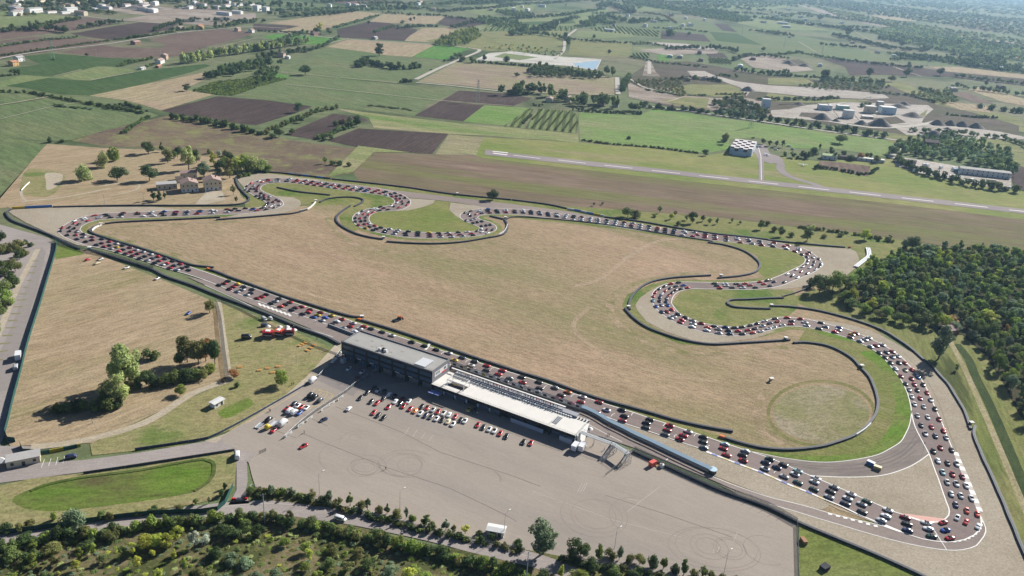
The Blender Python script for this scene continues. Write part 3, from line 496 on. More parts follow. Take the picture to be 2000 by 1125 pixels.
ribbon('dirt_path', smooth(W('437,748 430,700 424,650 420,610 416,592')), 2.2, .207, ground_mat('dry_ditch', [(.20, .145, .08), (.16, .115, .065), (.22, .17, .10)], 0, .05, .2, 1., 3.))
sheet('gravel_path', '636,728 664,688 668,660 640,690 600,735 560,770 500,812 440,848 400,862 420,866 480,828 560,778 612,740', .202, M_path)
sheet('basin_bank', '-40,960 60,935 163,925 455,880 462,905 458,950 420,975 380,985 200,1012 60,1035 -40,1045', .18, M_parkgreen)
sheet('basin_grass', '23,980 28,971 50,960 81,949 110,941 146,934 200,926 271,917.5 340,907 400,896.5 412,897 418,904 419,915 416,930 411,941 398,952 380,961.5 345,969 271,980.5 220,987 163,994 125,998 95,999.5 68,997 49,993.5 35,988', .20, ground_mat('basin_grass', [(.085, .165, .02), (.125, .185, .035), (.14, .145, .05)], .2, .03, .09, .6, 3.5, patch=(.095, .085, .04), patch_scale=.035, patch_th=.60), True)
sheet('scrub_ground', '-80,1075 0,1062 203,1032 380,1012 500,1002 581,1010 690,1028 825,1061 1000,1093 1060,1115 1160,1160 1160,1260 -80,1260', .17, ground_mat('scrub_ground', [(.15, .125, .07), (.10, .105, .042), (.19, .155, .09)], .3, .03, .12, .6, 2.0, patch=(.075, .085, .032), patch_scale=.06, patch_th=.52))
ribbon('basin_edge', smooth(W('60,960 81,951 146,936 271,919.5 400,898.5 416,904 416,930 408,942 380,960')), 1.5, .43, ground_mat('basin_shade_grass', [(.065, .105, .022), (.085, .12, .03), (.10, .115, .04)], .2, .05, .15, .6, 3.0))  # darker grass band with the sunken basin's bank shade painted in
sheet('verge', '480,960 500,955 560,963 640,986 720,1006 800,1026 880,1046 960,1063 1020,1073 1090,1086 1160,1100 1250,1117 1400,1150 1560,1178 1300,1180 1100,1122 1000,1079 852,1035 690,999 568,985 500,983 487,985', .19, ground_mat('roadside_grass', [(.12, .13, .045), (.19, .175, .08), (.10, .105, .04)], .3, .03, .12, .6, 2.0))
sheet('verge', '1560,1026 1561,1024 1635,1055 1717,1089 1798,1126 1850,1165 1562,1170', .255, ground_mat('corner_grass', [(.165, .19, .055), (.215, .215, .09), (.13, .165, .042)], .3, .02, .06, .5, 3.0))
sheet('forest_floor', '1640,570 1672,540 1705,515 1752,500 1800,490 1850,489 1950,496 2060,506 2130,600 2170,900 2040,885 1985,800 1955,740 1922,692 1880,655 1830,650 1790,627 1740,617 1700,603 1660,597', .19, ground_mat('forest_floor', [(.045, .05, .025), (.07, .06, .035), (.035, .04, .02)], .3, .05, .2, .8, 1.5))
# bank beyond the right-hand curve
sheet('grass_bank', '1590,606 1640,618 1690,633 1727,648 1752,662 1778,681 1802,703 1837,738 1862,769 1883,804 1897,840 1905,850 1922,895 1942,940 1962,985 1990,1050 2040,1150 2120,1150 2000,860 1955,780 1900,690 1860,650 1800,620 1720,600 1650,580 1590,565 1540,585', .15, ground_mat('grass_bank', [(.13, .16, .045), (.17, .185, .06), (.21, .20, .085)], ang_of((1850, 750), (1990, 1050)), .02, .12, .6, 6.0, patch=(.07, .085, .03), patch_scale=.06, patch_th=.58))
ribbon('ditch', smooth(W('1868,672 1890,700 1905,735 1925,775 1950,830 1975,890 2000,950 2040,1040')), 5.0, .17, ground_mat('ditch', [(.045, .07, .025), (.035, .055, .022), (.06, .08, .03)], 1.0, .05, .2, .8, 3.))
ribbon('dirt_path', smooth(W('1850,655 1868,690 1888,730 1908,775 1930,825 1958,890 1985,955 2030,1060')), 3.0, .172, ground_mat('pale_track', [(.30, .26, .15), (.25, .225, .12), (.33, .285, .18)], 1.0, .05, .2, .8, 3.))
# runway
rw = W('948,292.5 1000,299.7 1250,326 1500,353.3 1750,381 2000,408.9 2120,423')
rl = W('946,302.5 1000,308.8 1250,335 1500,362.3 1750,390 2000,418 2120,432')
tag(obj('runway', [(p[0], p[1], .32) for p in rw+rl], [(i, len(rw)+i, len(rw)+i+1, i+1) for i in range(len(rw)-1)], M_runway), kind='structure')
multi_ribbon('runway_marking', [W('%g,%g %g,%g' % a) for a in ((1002.5, 303.7, 1055, 310), (1090, 313, 1144, 319.5), (1181, 323.1, 1235, 329.2), (1273, 333.3, 1328, 339.4), (1366, 343.6, 1423, 349.6), (1462, 354, 1520, 360.3), (1559.5, 364.6, 1619, 371.5), (1659, 375.5, 1720, 382.6), (1761, 386.9, 1823, 393.7), (1865, 398.2, 1929, 405.5), (1971, 410.4, 2035, 417.5))], 1.5, .36, M_white)
multi_ribbon('runway_marking', [W('962,296 992,299'), W('963,299.6 991,303.2')], 3.2, .36, M_white)
sheet('taxiway', '1481,306 1492,308 1492,352 1482,352', .30, M_runway)
sheet('apron', '1465,287 1485,281 1496,283 1503,300 1520,305 1530,312 1527,321 1518,319 1505,320 1482,312', .29, M_runway)
ribbon('taxiway', smooth(W('1516,310 1524,320 1525,332 1540,344 1565,353 1590,360 1612,370')), 9.0, .28, M_runway)
ribbon('taxiway_marking', W('1481,288 1486,305 1487,352'), .6, .37, M_white)
# far roads
for s, w in (('-20,119 60,104 150,93 215,86 250,80 330,67 430,57 500,53 560,56', 5), ('0,20 60,23 150,31 260,42 350,48', 5), ('505,60 600,70 690,78 800,84 870,89 910,94', 5), ('915,94 935,97 900,116 860,133 812,156', 8), ('812,162 880,168 950,176 1000,181', 5), ('0,206 45,199 95,190', 2.5), ('0,234 50,222 100,210 165,200', 1.2), ('600,100 640,86 680,76', 4), ('530,140 640,150 780,163', 2), ('555,165 700,180 860,197 1000,208', 2), ('1000,178 1090,184 1200,186', 4), ('1205,152 1207,185', 8), ('1260,208 1330,216 1420,229 1500,240 1620,258 1770,277', 7), ('1085,115 1100,100 1105,75 1125,58', 7), ('1240,190 1290,200 1340,188', 4), ('1770,275 1750,295 1740,310', 8), ('1230,155 1270,175 1340,186', 5), ('1560,82 1595,103', 3), ('1725,122 1765,138', 3), ('1268,118 1268,145', 7), ('1740,130 1800,150', 3), ('1650,50 1700,80', 3), ('400,100 470,82 500,75', 2), ('105,150 160,136', 1.5), ('175,158 260,142', 2), ('940,62 990,40', 2), ('1830,238 1790,246 1700,250 1620,238', 10)):
    ribbon('road' if w > 4.5 else 'farm_track', smooth(W(s), False, 20), w, .95, M_path if w < 4.5 else plain('far_road', (.42, .39, .34), .9, .1, .1, .1))
sheet('yard_pavement', '1745,312 1765,308 1890,328 1975,345 1975,370 1940,368 1860,352 1800,340 1750,325', .50, FM['c'])
sheet('yard_pavement', '405,372 435,375 440,392 400,401 380,401', .35, M_path)
sheet('meadow', '60,330 120,338 118,365 90,385 45,380 40,365', .13, M_parkgreen, True)
ribbon('dirt_path', smooth(W('42,394 60,392 100,389 150,381 190,373 216,368')), 2.6, .14, M_path)
ribbon('dirt_path', smooth(W('40,372 44,385 52,392 80,391')), 2.2, .142, M_path)
sheet('dry_bank', '92,338 118,339 122,350 108,366 94,372 90,355', .138, M_path, True)
ribbon('dirt_path', smooth(W('215,382 240,378 262,372 272,364 262,356 230,358 200,364')), 2.0, .143, M_path)
# paddock markings: long seams, faint bays, tyre circles
multi_ribbon('pavement_seam', [W('590,847 640,868 753,913 880,955 990,1008 1010,1020'), W('655,795 780,843 860,884 1000,930 1056,951'), W('508,830 580,857 590,847'), W('1182,968 1300,1005 1430,1050'), W('560,795 640,833')], .28, .226, M_seam)
circ = []
def ell(cx, cy, r, a0=0, a1=360, sq=1.0, rot=0):
    c = P(cx, cy); return [c+np.array([math.cos(rot)*r*math.cos(t)-math.sin(rot)*r*sq*math.sin(t), math.sin(rot)*r*math.cos(t)+math.cos(rot)*r*sq*math.sin(t), 0]) for t in np.linspace(R(a0), R(a1), 40)]
for a in ((715, 912, 5.5), (719, 909, 7), (708, 914, 6), (712, 913, 4.2, 0, 360, .8), (790, 909, 7.5), (787, 908, 9.5, 20, 330, .85), (795, 906, 12, 40, 300, .8), (800, 908, 5), (693, 855, 2.4), (700, 862, 8, 60, 200), (950, 935, 6, -20, 60), (946, 936, 6.5, -10, 50), (1385, 1068, 7), (1383, 1067, 4.5), (1425, 1072, 6), (1424, 1071, 4.8), (1395, 1072, 17, 0, 360, .7), (1398, 1070, 15, 90, 350, .72), (1165, 1008, 10), (1163, 1007, 8, 180, 400), (1160, 1006, 13, 150, 380), (1250, 1010, 12, 90, 220), (1495, 1075, 8, 60, 300), (690, 890, 14, 120, 230), (830, 905, 22, 30, 80)): circ.append(ell(*a))
multi_ribbon('tyre_marks', circ, .22, .229, M_rubber)
multi_ribbon('lane_marking', [W('%g,%g %g,%g' % a) for a in ((1137, 945, 1128, 962), (1142, 946, 1134, 961), (1147, 944, 1139, 960), (1405, 1068, 1400, 1080), (1395, 1070, 1393, 1082), (1440, 1040, 1432, 1060), (800, 835, 790, 850), (815, 840, 806, 854), (831, 846, 822, 858), (846, 851, 838, 862), (1225, 975, 1250, 980), (1040, 960, 1180, 1010), (1180, 1012, 1330, 1050), (1290, 950, 1225, 1000))], .16, .229, M_faded)
multi_ribbon('parking_marking', [W('%g,%g %g,%g' % a) for a in ((480, 828, 583, 767), (605, 772, 616, 760), (616, 778, 629, 765), (628, 783, 640, 770), (642, 788, 652, 770), (616, 760, 652, 771), (604, 797, 648, 787))]+[W('%g,%g %g,%g' % (x+i*3.2, y+i*-2.9, x+i*3.2+5, y+i*-2.9-1)) for x, y in ((614, 770), (626, 775), (638, 780)) for i in range(4)], .2, .229, M_yellow)
multi_ribbon('parking_marking', [W('%g,%g %g,%g' % a) for a in ((519, 842, 550, 822), (506, 838, 537, 818), (523, 851, 560, 828), (571, 817, 607, 798), (87, 898, 81, 914), (100, 896, 95, 911), (113, 894, 109, 909), (126, 892, 123, 906))], .18, .229, M_white)
multi_ribbon('pavement_seam', [W('%g,%g %g,%g' % (1302+k*17, 913+k*7.7, 1294+k*17, 918+k*7.7)) for k in range(14)], .2, .228, M_seam)
# ------------------------------------------------------------------ walls, barriers, fences
M_tyre = plain('tyre_rubber', (.035, .038, .048), .8, .2, .25, .8)
M_tyretop = plain('tyre_belt_top', (.12, .125, .14), .7, .2, .2, .6)
M_conc = plain('pale_concrete', (.42, .40, .37), .9, .1, .15, .3)
M_steel = plain('galvanised_steel', (.42, .44, .46), .45, .5, .1, .5, .4)
M_dark = plain('dark_metal', (.05, .052, .06), .5, .4, .1, .5)
M_orange = plain('orange_board', (.62, .16, .03), .6, .2, .1, .5)
M_blueb = plain('blue_board', (.06, .20, .50), .5, .3, .1, .5)
M_yellowb = plain('yellow_board', (.72, .48, .04), .5, .3, .1, .5)
M_whitew = plain('white_render', (.70, .69, .66), .8, .2, .06, .3)
M_bluewall = plain('blue_band', (.10, .16, .26), .7, .2, .1, .5)
M_greenmesh = plain('green_screen_mesh', (.03, .085, .075), .9, .1, .2, .8)
def wire_mat(name, c, alpha):
    m, nt, n, l, b = mat(name); b.inputs['Base Color'].default_value = col4(c); b.inputs['Roughness'].default_value = .6
    g = n.new('ShaderNodeNewGeometry'); ck = n.new('ShaderNodeTexNoise'); ck.inputs['Scale'].default_value = 3.0; l.new(g.outputs['Position'], ck.inputs['Vector'])
    mr = n.new('ShaderNodeMapRange'); mr.inputs[1].default_value = .3; mr.inputs[2].default_value = .7; mr.inputs[3].default_value = alpha*.6; mr.inputs[4].default_value = alpha*1.3; l.new(ck.outputs[0], mr.inputs[0])
    l.new(mr.outputs[0], b.inputs['Alpha']); return m
M_wire = wire_mat('chain_link_wire', (.20, .215, .22), .38)
def swept(line, w, h, mb, mside=0, mtop=1, bulge=0.0, z0=0.0):
    A = offset_line(line, -w/2); B = offset_line(line, w/2); n = len(line); o = len(mb.v)
    for i in range(n):
        a, b = A[i], B[i]
        mb.v += [(a[0], a[1], z0), (a[0], a[1], z0+h), (b[0], b[1], z0+h), (b[0], b[1], z0)]
    for i in range(n-1):
        p = o+4*i; q = p+4
        mb.f += [(p, q, q+1, p+1), (p+1, q+1, q+2, p+2), (p+2, q+2, q+3, p+3)]; mb.m += [mside, mtop, mside]
    mb.f += [(o, o+1, o+2, o+3), (o+4*n-1, o+4*n-2, o+4*n-3, o+4*n-4)]; mb.m += [mside, mside]
def wall(name, s, w, h, mats, label, cat, group=None, sm=True, step=2.5, z0=0.0):
    line = W(s); line = smooth(line, False, step) if sm else line
    mb = MB(); swept(line, w, h, mb, 0, 1 if len(mats) > 1 else 0, z0=z0)
    return tag(mb.build(name, mats), label, cat, group)
TY = [M_tyre, M_tyretop]
def tyre(s, label, cap=None, w=1.25, h=1.15):
    line = smooth(W(s), False, 2.0); root = empty('tyre_wall', line[0], 0, label, 'tyre barrier', 'tyre walls round the circuit'); inv = -np.array(line[0])
    mb = MB(); ln = [p+inv for p in line]; swept(ln, w, h, mb, 0, 1); mb.build('tyre_stack', TY, root)
    bm = MB()
    swept([p+np.array([0, 0, 0]) for p in ln], w*.35, .06, bm, 0, 0, z0=h+.005); bm.build('belt', [plain('belt', (.055, .058, .07), .7)] if 'belt' not in bpy.data.materials else [bpy.data.materials['belt']], root)
    if cap:
        d = ln[cap[1]]-ln[cap[0]]; d = d/np.linalg.norm(d); c = MB(); swept([ln[cap[0]]-d*2.6, ln[cap[0]]-d*.02], w+.1, h+.15, c); c.build('end_board', [M_orange, M_orange], root)
    return root
tyre('200,439.5 185,444.5 176,451 180,456 212,467.5 275,486 325,502.5 375,518.8 417.5,523.8', 'black tyre wall round the inside of the far left hairpin')
tyre('422,430.5 500,424.5 540,421 575,417.5 600,410.5', 'black tyre wall behind the small gravel bed in front of the two farmhouses')
tyre('205,438.5 225,435.8 325,430.8 430,425.5', 'straight black tyre wall along the infield facing the farmhouses')
tyre('410,528 425,533 450,543 487.5,556 525,570 562.5,583 600,594 637.5,606 668.8,615 690,620 708,621', 'tyre wall with orange end along the upper start straight, left of the mower', (0, 1))
tyre('706,627 725,632.5 762.5,643.8 812.5,660 870,680 920,697.5 970,713.8 1020,730 1070,745 1127.5,766 1177.5,782.5 1240,799.5 1277.5,810 1315,821 1352.5,830 1390,837.5 1431,844.4', 'longest tyre wall, orange at one end, facing the pit building', (0, 1))
tyre('1415,857 1440,865 1477.5,874.5 1500,878 1527,880 1554,879.7 1582,877 1608.5,872.9 1635,865 1662.7,855 1680,845 1697.5,829 1707.5,815 1712.5,802.5 1714,787.5 1711,771 1706,756 1698.8,740 1690,729 1681,720 1665,702.5 1646,690 1627.5,681 1608.8,675 1590,671.9 1570,670 1549,671', 'long curved tyre wall with orange end round the pale grass oval', (0, 1))
tyre('1220,603.8 1237.5,622.5 1262.5,640 1300,655 1337.5,666 1375,672.5 1400,673.8 1450,671 1500,668 1542.5,665', 'tyre wall curving outside the middle double bend')
tyre('1230,606 1228.8,595 1235,580 1250,563.8 1275,551 1312,544 1350,541 1388,539', 'tyre wall bowed round the upper left of the middle bend')
tyre('1382,474.5 1412,478.8 1450,490 1475,506 1484,518 1475,532.5 1445,540 1402,544', 'hooked tyre wall inside the top right bend')
tyre('1530,583 1500,583.8 1462.5,586 1427.5,587.5 1421,591 1422,596 1430,600 1462.5,603 1504,604.5', 'narrow looped tyre wall on the grass inside the middle bend')
tyre('1508,599 1537.5,600 1587.5,606 1637.5,617.5 1687.5,632.5 1725,647.5 1750,662.5 1777,681 1802,703 1821,719 1837,737 1851,752 1861,768 1872,786 1882,803 1889,821 1895,840', 'dark blue-topped tyre wall sweeping round the right-hand curve below the wood')
tyre('1904,834 1901,848 1905,862.5 1912.5,880 1921,901 1930,919 1940,941 1950,964 1960,986 1969,1010 1979,1032 1989,1058 2010,1105', 'straight dark tyre wall at the right edge beyond the hairpin')
tyre('1500,470 1575,477.5 1620,481.5 1650,484', 'tyre wall with orange end above the top right gravel bed')
tyre('1000,391 1075,401 1107,408', 'short tyre wall by the lone round tree on the back straight')
tyre('1180,424.5 1250,433.5 1325,446.5 1400,458 1450,463 1500,469', 'long grey-topped tyre wall behind the queue on the back straight')
tyre('500,336 550,338.8 590,344', 'dark tyre wall behind the far left chicane')
tyre('648,350.5 700,356 800,367.5 875,378.8 998,391', 'tyre wall in front of the brown meadow, left of the lone round tree')
tyre('480,337.5 466,343.8 461.5,351 467.5,367.5 480,381 487,390 480,396 462.5,400.5 375,402.5 250,402.5 104,405.5', 'tyre wall hooking from the farmhouse garden to the left end')
tyre('23,410 14,415 15,422 25,432 50,442 100,461 155,488', 'tyre wall at the far left tip of the circuit')
tyre('693,404 707.5,396 709,391 695,387 675,386 650,388 635,391 625,396', 'hook-shaped tyre wall inside the chicane')
tyre('684,403 665,416 657.5,426 659,435 672,446 700,459 725,465 748,468.5', 'tyre wall bowed round the left of the middle bowl')
tyre('755,473 800,476 850,477 900,474 950,466 980,460 990,450 991,440 986,430', 'tyre wall under the middle bowl, ending in a hook')
tyre('957,423 970,426 983,429', 'shortest tyre wall beside the middle bowl')
tyre('541,367 580,375 645,382', 'straight tyre wall standing alone inside the far chicane')
tyre('989,429 1000,425 1025,424.5 1100,430.5 1175,438.5 1275,454 1330,463 1392,472', 'low tyre wall along the infield side of the back straight', None, .9, .9)
tyre('172,486.5 225,505 300,529 322,540.5 375,558.5 425,578.5 462,592 525,616 587,642 637,660 664,674', 'tyre wall and rail between pit lane and the dry park grass')
tyre('1236,883.5 1298,911.5 1352,936 1407,960 1500,993.5 1561,1023.5 1635,1054.5 1717,1088.5 1798,1125.5 1830,1142', 'tyre wall separating the paddock from the pit exit lane')
tyre('1527,580.5 1550,574 1582,562', 'thin rail of tyres beside the wood corner', None, .8, 1.0)
def boards(s, mats, h, seg, label, name='advert_board'):
    ds = dashes(smooth(W(s), False, 1.0), seg, .001); root = empty(name, ds[0][0], 0, label, 'barrier')
    for i, d in enumerate(ds):
        if len(d) < 2: continue
        mb = MB(); swept([p-np.array(ds[0][0]) for p in d], .5, h, mb, 0, 0); mb.build('panel', [mats[i % len(mats)]], root)
    return root
boards('1108,409.5 1130,413 1150,417.5 1180,423.5', [M_whitew, M_blueb, M_whitew, M_blueb, M_yellowb], 1.6, 6.0, 'blue and white striped barrier on the back straight', 'striped_barrier')
boards('102,405 60,407 24,409', [M_blueb, M_blueb, M_yellowb], 2.0, 9.0, 'blue and yellow barrier at the far left end of the gravel', 'striped_barrier')
boards('562,340 600,344.5 646,350', [M_blueb, M_dark], 1.4, 7.0, 'blue topped barrier behind the far chicane', 'striped_barrier')
boards('1656,484.5 1661,485', [M_orange], 1.6, 3.0, 'small orange barrier end at the top right gravel', 'orange_barrier')
boards('70,888 110,882 158,872', [M_greenmesh, plain('dull_yellow', (.30, .26, .03), .8)], 1.5, 5.0, 'green and yellow striped barrier behind the gatehouse', 'striped_barrier')
# white curved marker walls
for s, lab in (('617,395 611,402 600,410 585,413.5', 'white segmented wall below the far chicane'), ('991,440 989,447 984,454 975,460', 'white segmented wall at the right of the middle bowl'), ('200,440 186,446 180,452', 'white wall at the tip of the inner left hairpin'), ('1700,830 1690,840 1672,852', 'white rail on the oval tyre wall')):
    wall('marker_wall', s, .5, 1.35, [M_whitew], lab, 'wall')
wall('marker_wall', '42,373 50,364 58,357', .3, 1.1, [M_whitew], 'short white board at the dirt track left of the farmhouses', 'wall')
# pit wall with blue roof
def pit_wall():
    line = smooth(W('1133,801 1146,806 1165,815 1190,830 1215,842 1240,855 1275,871 1310,888 1345,904.5 1388,924.5'), False, 2.0); b0 = np.array(line[0])
    root = empty('pit_wall', b0, 0, 'long pit wall under a pale blue ribbed roof beside the start straight', 'pit wall'); ln = [p-b0 for p in line]
    mb = MB(); swept(ln, .4, 1.2, mb); mb.build('wall', [M_conc, M_conc], root)
    mb = MB(); v = []; A = offset_line(ln, -.85); B = offset_line(ln, .85); n = len(ln)
    for i in range(n):
        rib = .05 if i % 2 else 0
        mb.v += [(A[i][0], A[i][1], 2.2+rib), (B[i][0], B[i][1], 2.75+rib), (B[i][0], B[i][1], 2.65), (A[i][0], A[i][1], 2.1)]
    for i in range(n-1):
        p = 4*i; q = p+4; mb.f += [(p, q, q+1, p+1), (p+3, p+2, q+2, q+3), (p, p+3, q+3, q), (p+1, q+1, q+2, p+2)]; mb.m += [0]*4
    mb.build('roof', [plain('blue_roof_sheet', (.42, .56, .66), .4, .5, .12, .6)], root)
    pm = MB()
    for i in range(0, n, 3): pm.bar((B[i][0], B[i][1], 0), (B[i][0], B[i][1], 2.65), .06)
    pm.build('posts', [M_steel], root)
    mb = MB(); swept(offset_line(ln, .8), .08, 2.0, mb); mb.build('rear_panel', [M_blueb, M_blueb], root)
    # rounded end shelter
    e = P(1391, 924)-b0; mb = MB(); ring = [(e[0]+1.7*math.cos(t), e[1]+1.7*math.sin(t)) for t in np.linspace(0, 2*math.pi, 14)[:-1]]
    mb.prism(ring, 0, 1.9); mb.build('end_shelter', [M_dark], root); mb = MB(); mb.prism([((x-e[0])*1.12+e[0], (y-e[1])*1.12+e[1]) for x, y in ring], 1.9, 2.2); mb.build('end_roof', [bpy.data.materials['blue_roof_sheet']], root)
pit_wall()
wall('pit_wall', '643,637.5 665,646 692,656 705,660', .5, 1.6, [plain('blue_grey_wall', (.22, .26, .33), .7), M_conc], 'grey pit wall stub behind the left end of the pit building', 'wall')
def armco():   # chevron-roofed barrier at the top right
    line = smooth(W('1694.5,486 1696.5,495 1696,503 1685,512 1671,523'), False, 1.5); b0 = line[0].copy(); ln = [p-b0 for p in line]
    root = empty('crash_barrier', b0, 0, 'bent silver crash barrier on the grass by the top right gravel', 'crash barrier')
    mb = MB(); swept(ln, 3.0, .9, mb); mb.build('block', [M_conc, M_conc], root)
    for o_ in (-1.2, 0, 1.2):
        mb = MB(); swept(offset_line(ln, o_), .9, .35, mb, 0, 0, z0=.9); mb.build('rail', [M_steel], root)
armco()
# fences
def fence(s, h, label, screen=None, gap=6.0, name='chain_link_fence', m_panel=None, sm=True):
    line = smooth(W(s), False, gap) if sm else W(s); b0 = np.array(line[0]); ln = [p-b0 for p in line]
    root = empty(name, b0, 0, label, 'fence')
    mb = MB()
    for p in ln: mb.bar((p[0], p[1], 0), (p[0], p[1], h+.1), .05)
    for a, b in zip(ln[:-1], ln[1:]): mb.bar((a[0], a[1], h), (b[0], b[1], h), .035)
    mb.build('posts', [M_steel if screen is None else M_greenmesh], root)
    pm = MB(); swept(ln, .03, h-.1, pm, 0, 0, z0=.05); pm.build('mesh_panel', [m_panel or (M_wire if screen is None else screen)], root)
    return root
fence('111,474 110,490 104,512 94,545 80,592 64,642 52,682 44,716 35,750 26,783 17,821 10,848 16,862 30,864', 2.4, 'green screened fence along the left access road', M_greenmesh)
fence('40,872 46,885 72,886', 2.2, 'short green screened fence by the gatehouse', M_greenmesh)
fence('455,952 440,985 425,998 300,1006 200,1017 100,1032 0,1045', 2.2, 'green screened fence below the basin by the lower road', M_greenmesh)
fence('163,926 300,906 458,881', 1.2, 'low dark rail along the upper edge of the green basin', None, 5.0, 'guard_rail', plain('rail_panel', (.06, .075, .08), .6))
fence('264,880 345,868 408,857 424,850 470,826 520,798 560,775 604,749', 1.3, 'dark blue barrier between the entry road and the park', None, 4.0, 'guard_rail', plain('blue_rail', (.05, .065, .11), .6))
fence('605,748 622,738 640,720 656,700 667,686', 1.8, 'fence between park grass and the left end of the pit building')
fence('1238,881 1300,909 1352,933 1407,957 1500,990.5 1556,1022', 2.6, 'tall wire fence above the tyre wall along the paddock edge')
fence('105,471 155,487.5 225,503.5 300,527', 2.6, 'wire fence behind the far left gravel')
fence('1556,1024 1557,1060 1560,1140', 2.0, 'wire fence at the right-hand edge of the paddock')
fence('424,590 432,620 437,655 441,690 446,722 447,742', 1.4, 'wire fence along the dirt path between the two park lawns')
fence('430,588 470,606 520,632 560,652 610,675 662,694', 1.0, 'low rope fence below the pit lane wall', None, 4.0, 'rope_fence', M_wire)
fence('555,858 600,818 640,790 675,768 700,748 725,735', 1.9, 'temporary fence with white boards splitting the paddock', None, 3.2, 'site_fence')
fence('506,888 520,882', 1.9, 'short temporary fence at the paddock entrance', None, 3.2, 'site_fence')
for i, (x, y, o_) in enumerate(((563.5, 851, 'lowest'), (587, 832.5, 'second'), (604, 821, 'third'), (647.5, 791, 'fourth'), (664.5, 780, 'topmost'), (635.5, 799, 'long'))):
    p = P(x, y); d = P(x+3, y-2.1)-p; d /= np.linalg.norm(d); L = 2.1 if o_ != 'long' else 3.2
    mb = MB(); nn = np.array([-d[1], d[0], 0]); 
    mb.box(-L, L, -.05, .05, .45, 1.75); bd = mb.build('board', [M_whitew]); bd.rotation_euler = (0, 0, math.atan2(d[1], d[0])); bd.location = (p[0]+nn[0]*-.25, p[1]+nn[1]*-.25, 0); bd.name = 'notice_board'
    tag(bd, '%s white notice board on the temporary paddock fence' % o_, 'notice board', 'notice boards on the temporary fence')
    tm = MB()
    for k in range(3): tm.box(-L*.7, L*(.5-.3*(k % 2)), -.062, -.052, .7+k*.3, .84+k*.3)
    tm.build('lettering', [M_dark], bd)
fence('1236,881 1222,892 1206,912 1182,930', 1.6, 'old wire fence across the paddock below the footbridge tower')
fence('480,975 487,960 492,953 500,958 560,965 640,988 720,1008 800,1028 880,1048 960,1065 1025,1078', 1.8, 'wire fence between paddock and the roadside trees')
fence('1095,1090 1160,1102 1250,1119 1400,1152', 1.8, 'wire fence behind the lower right roadside trees')
# ------------------------------------------------------------------ pit building
M_black = plain('dark_cladding', (.013, .014, .018), .5, .4, .15, .4)
M_glass = plain('dark_glazing', (.07, .12, .19), .12, .6, .15, .3)
M_roof = plain('grey_roof_membrane', (.335, .33, .315), .85, .2, .12, .25)
M_terrace = plain('white_terrace', (.66, .64, .60), .8, .2, .10, .25)
M_grey = plain('grey_panel', (.20, .20, .215), .6, .3, .1, .4)
def frame_from(a, b):
    d = b-a; d[2] = 0; u = d/np.linalg.norm(d); return u, np.array([-u[1], u[0], 0])
HB = 11.4; HT = 4.7
c_fl = P(667, 665.8, HB); c_fr = P(844.2, 725, HB); U, V = frame_from(c_fl, c_fr.copy()); LB = float(np.linalg.norm((c_fr-c_fl)[:2])); DB = 15.4
ROTB = math.atan2(U[1], U[0]); BASE = np.array([c_fl[0], c_fl[1], 0.0])
def loc(p): d = np.array(p)-BASE; return float(d@U), float(d@V)
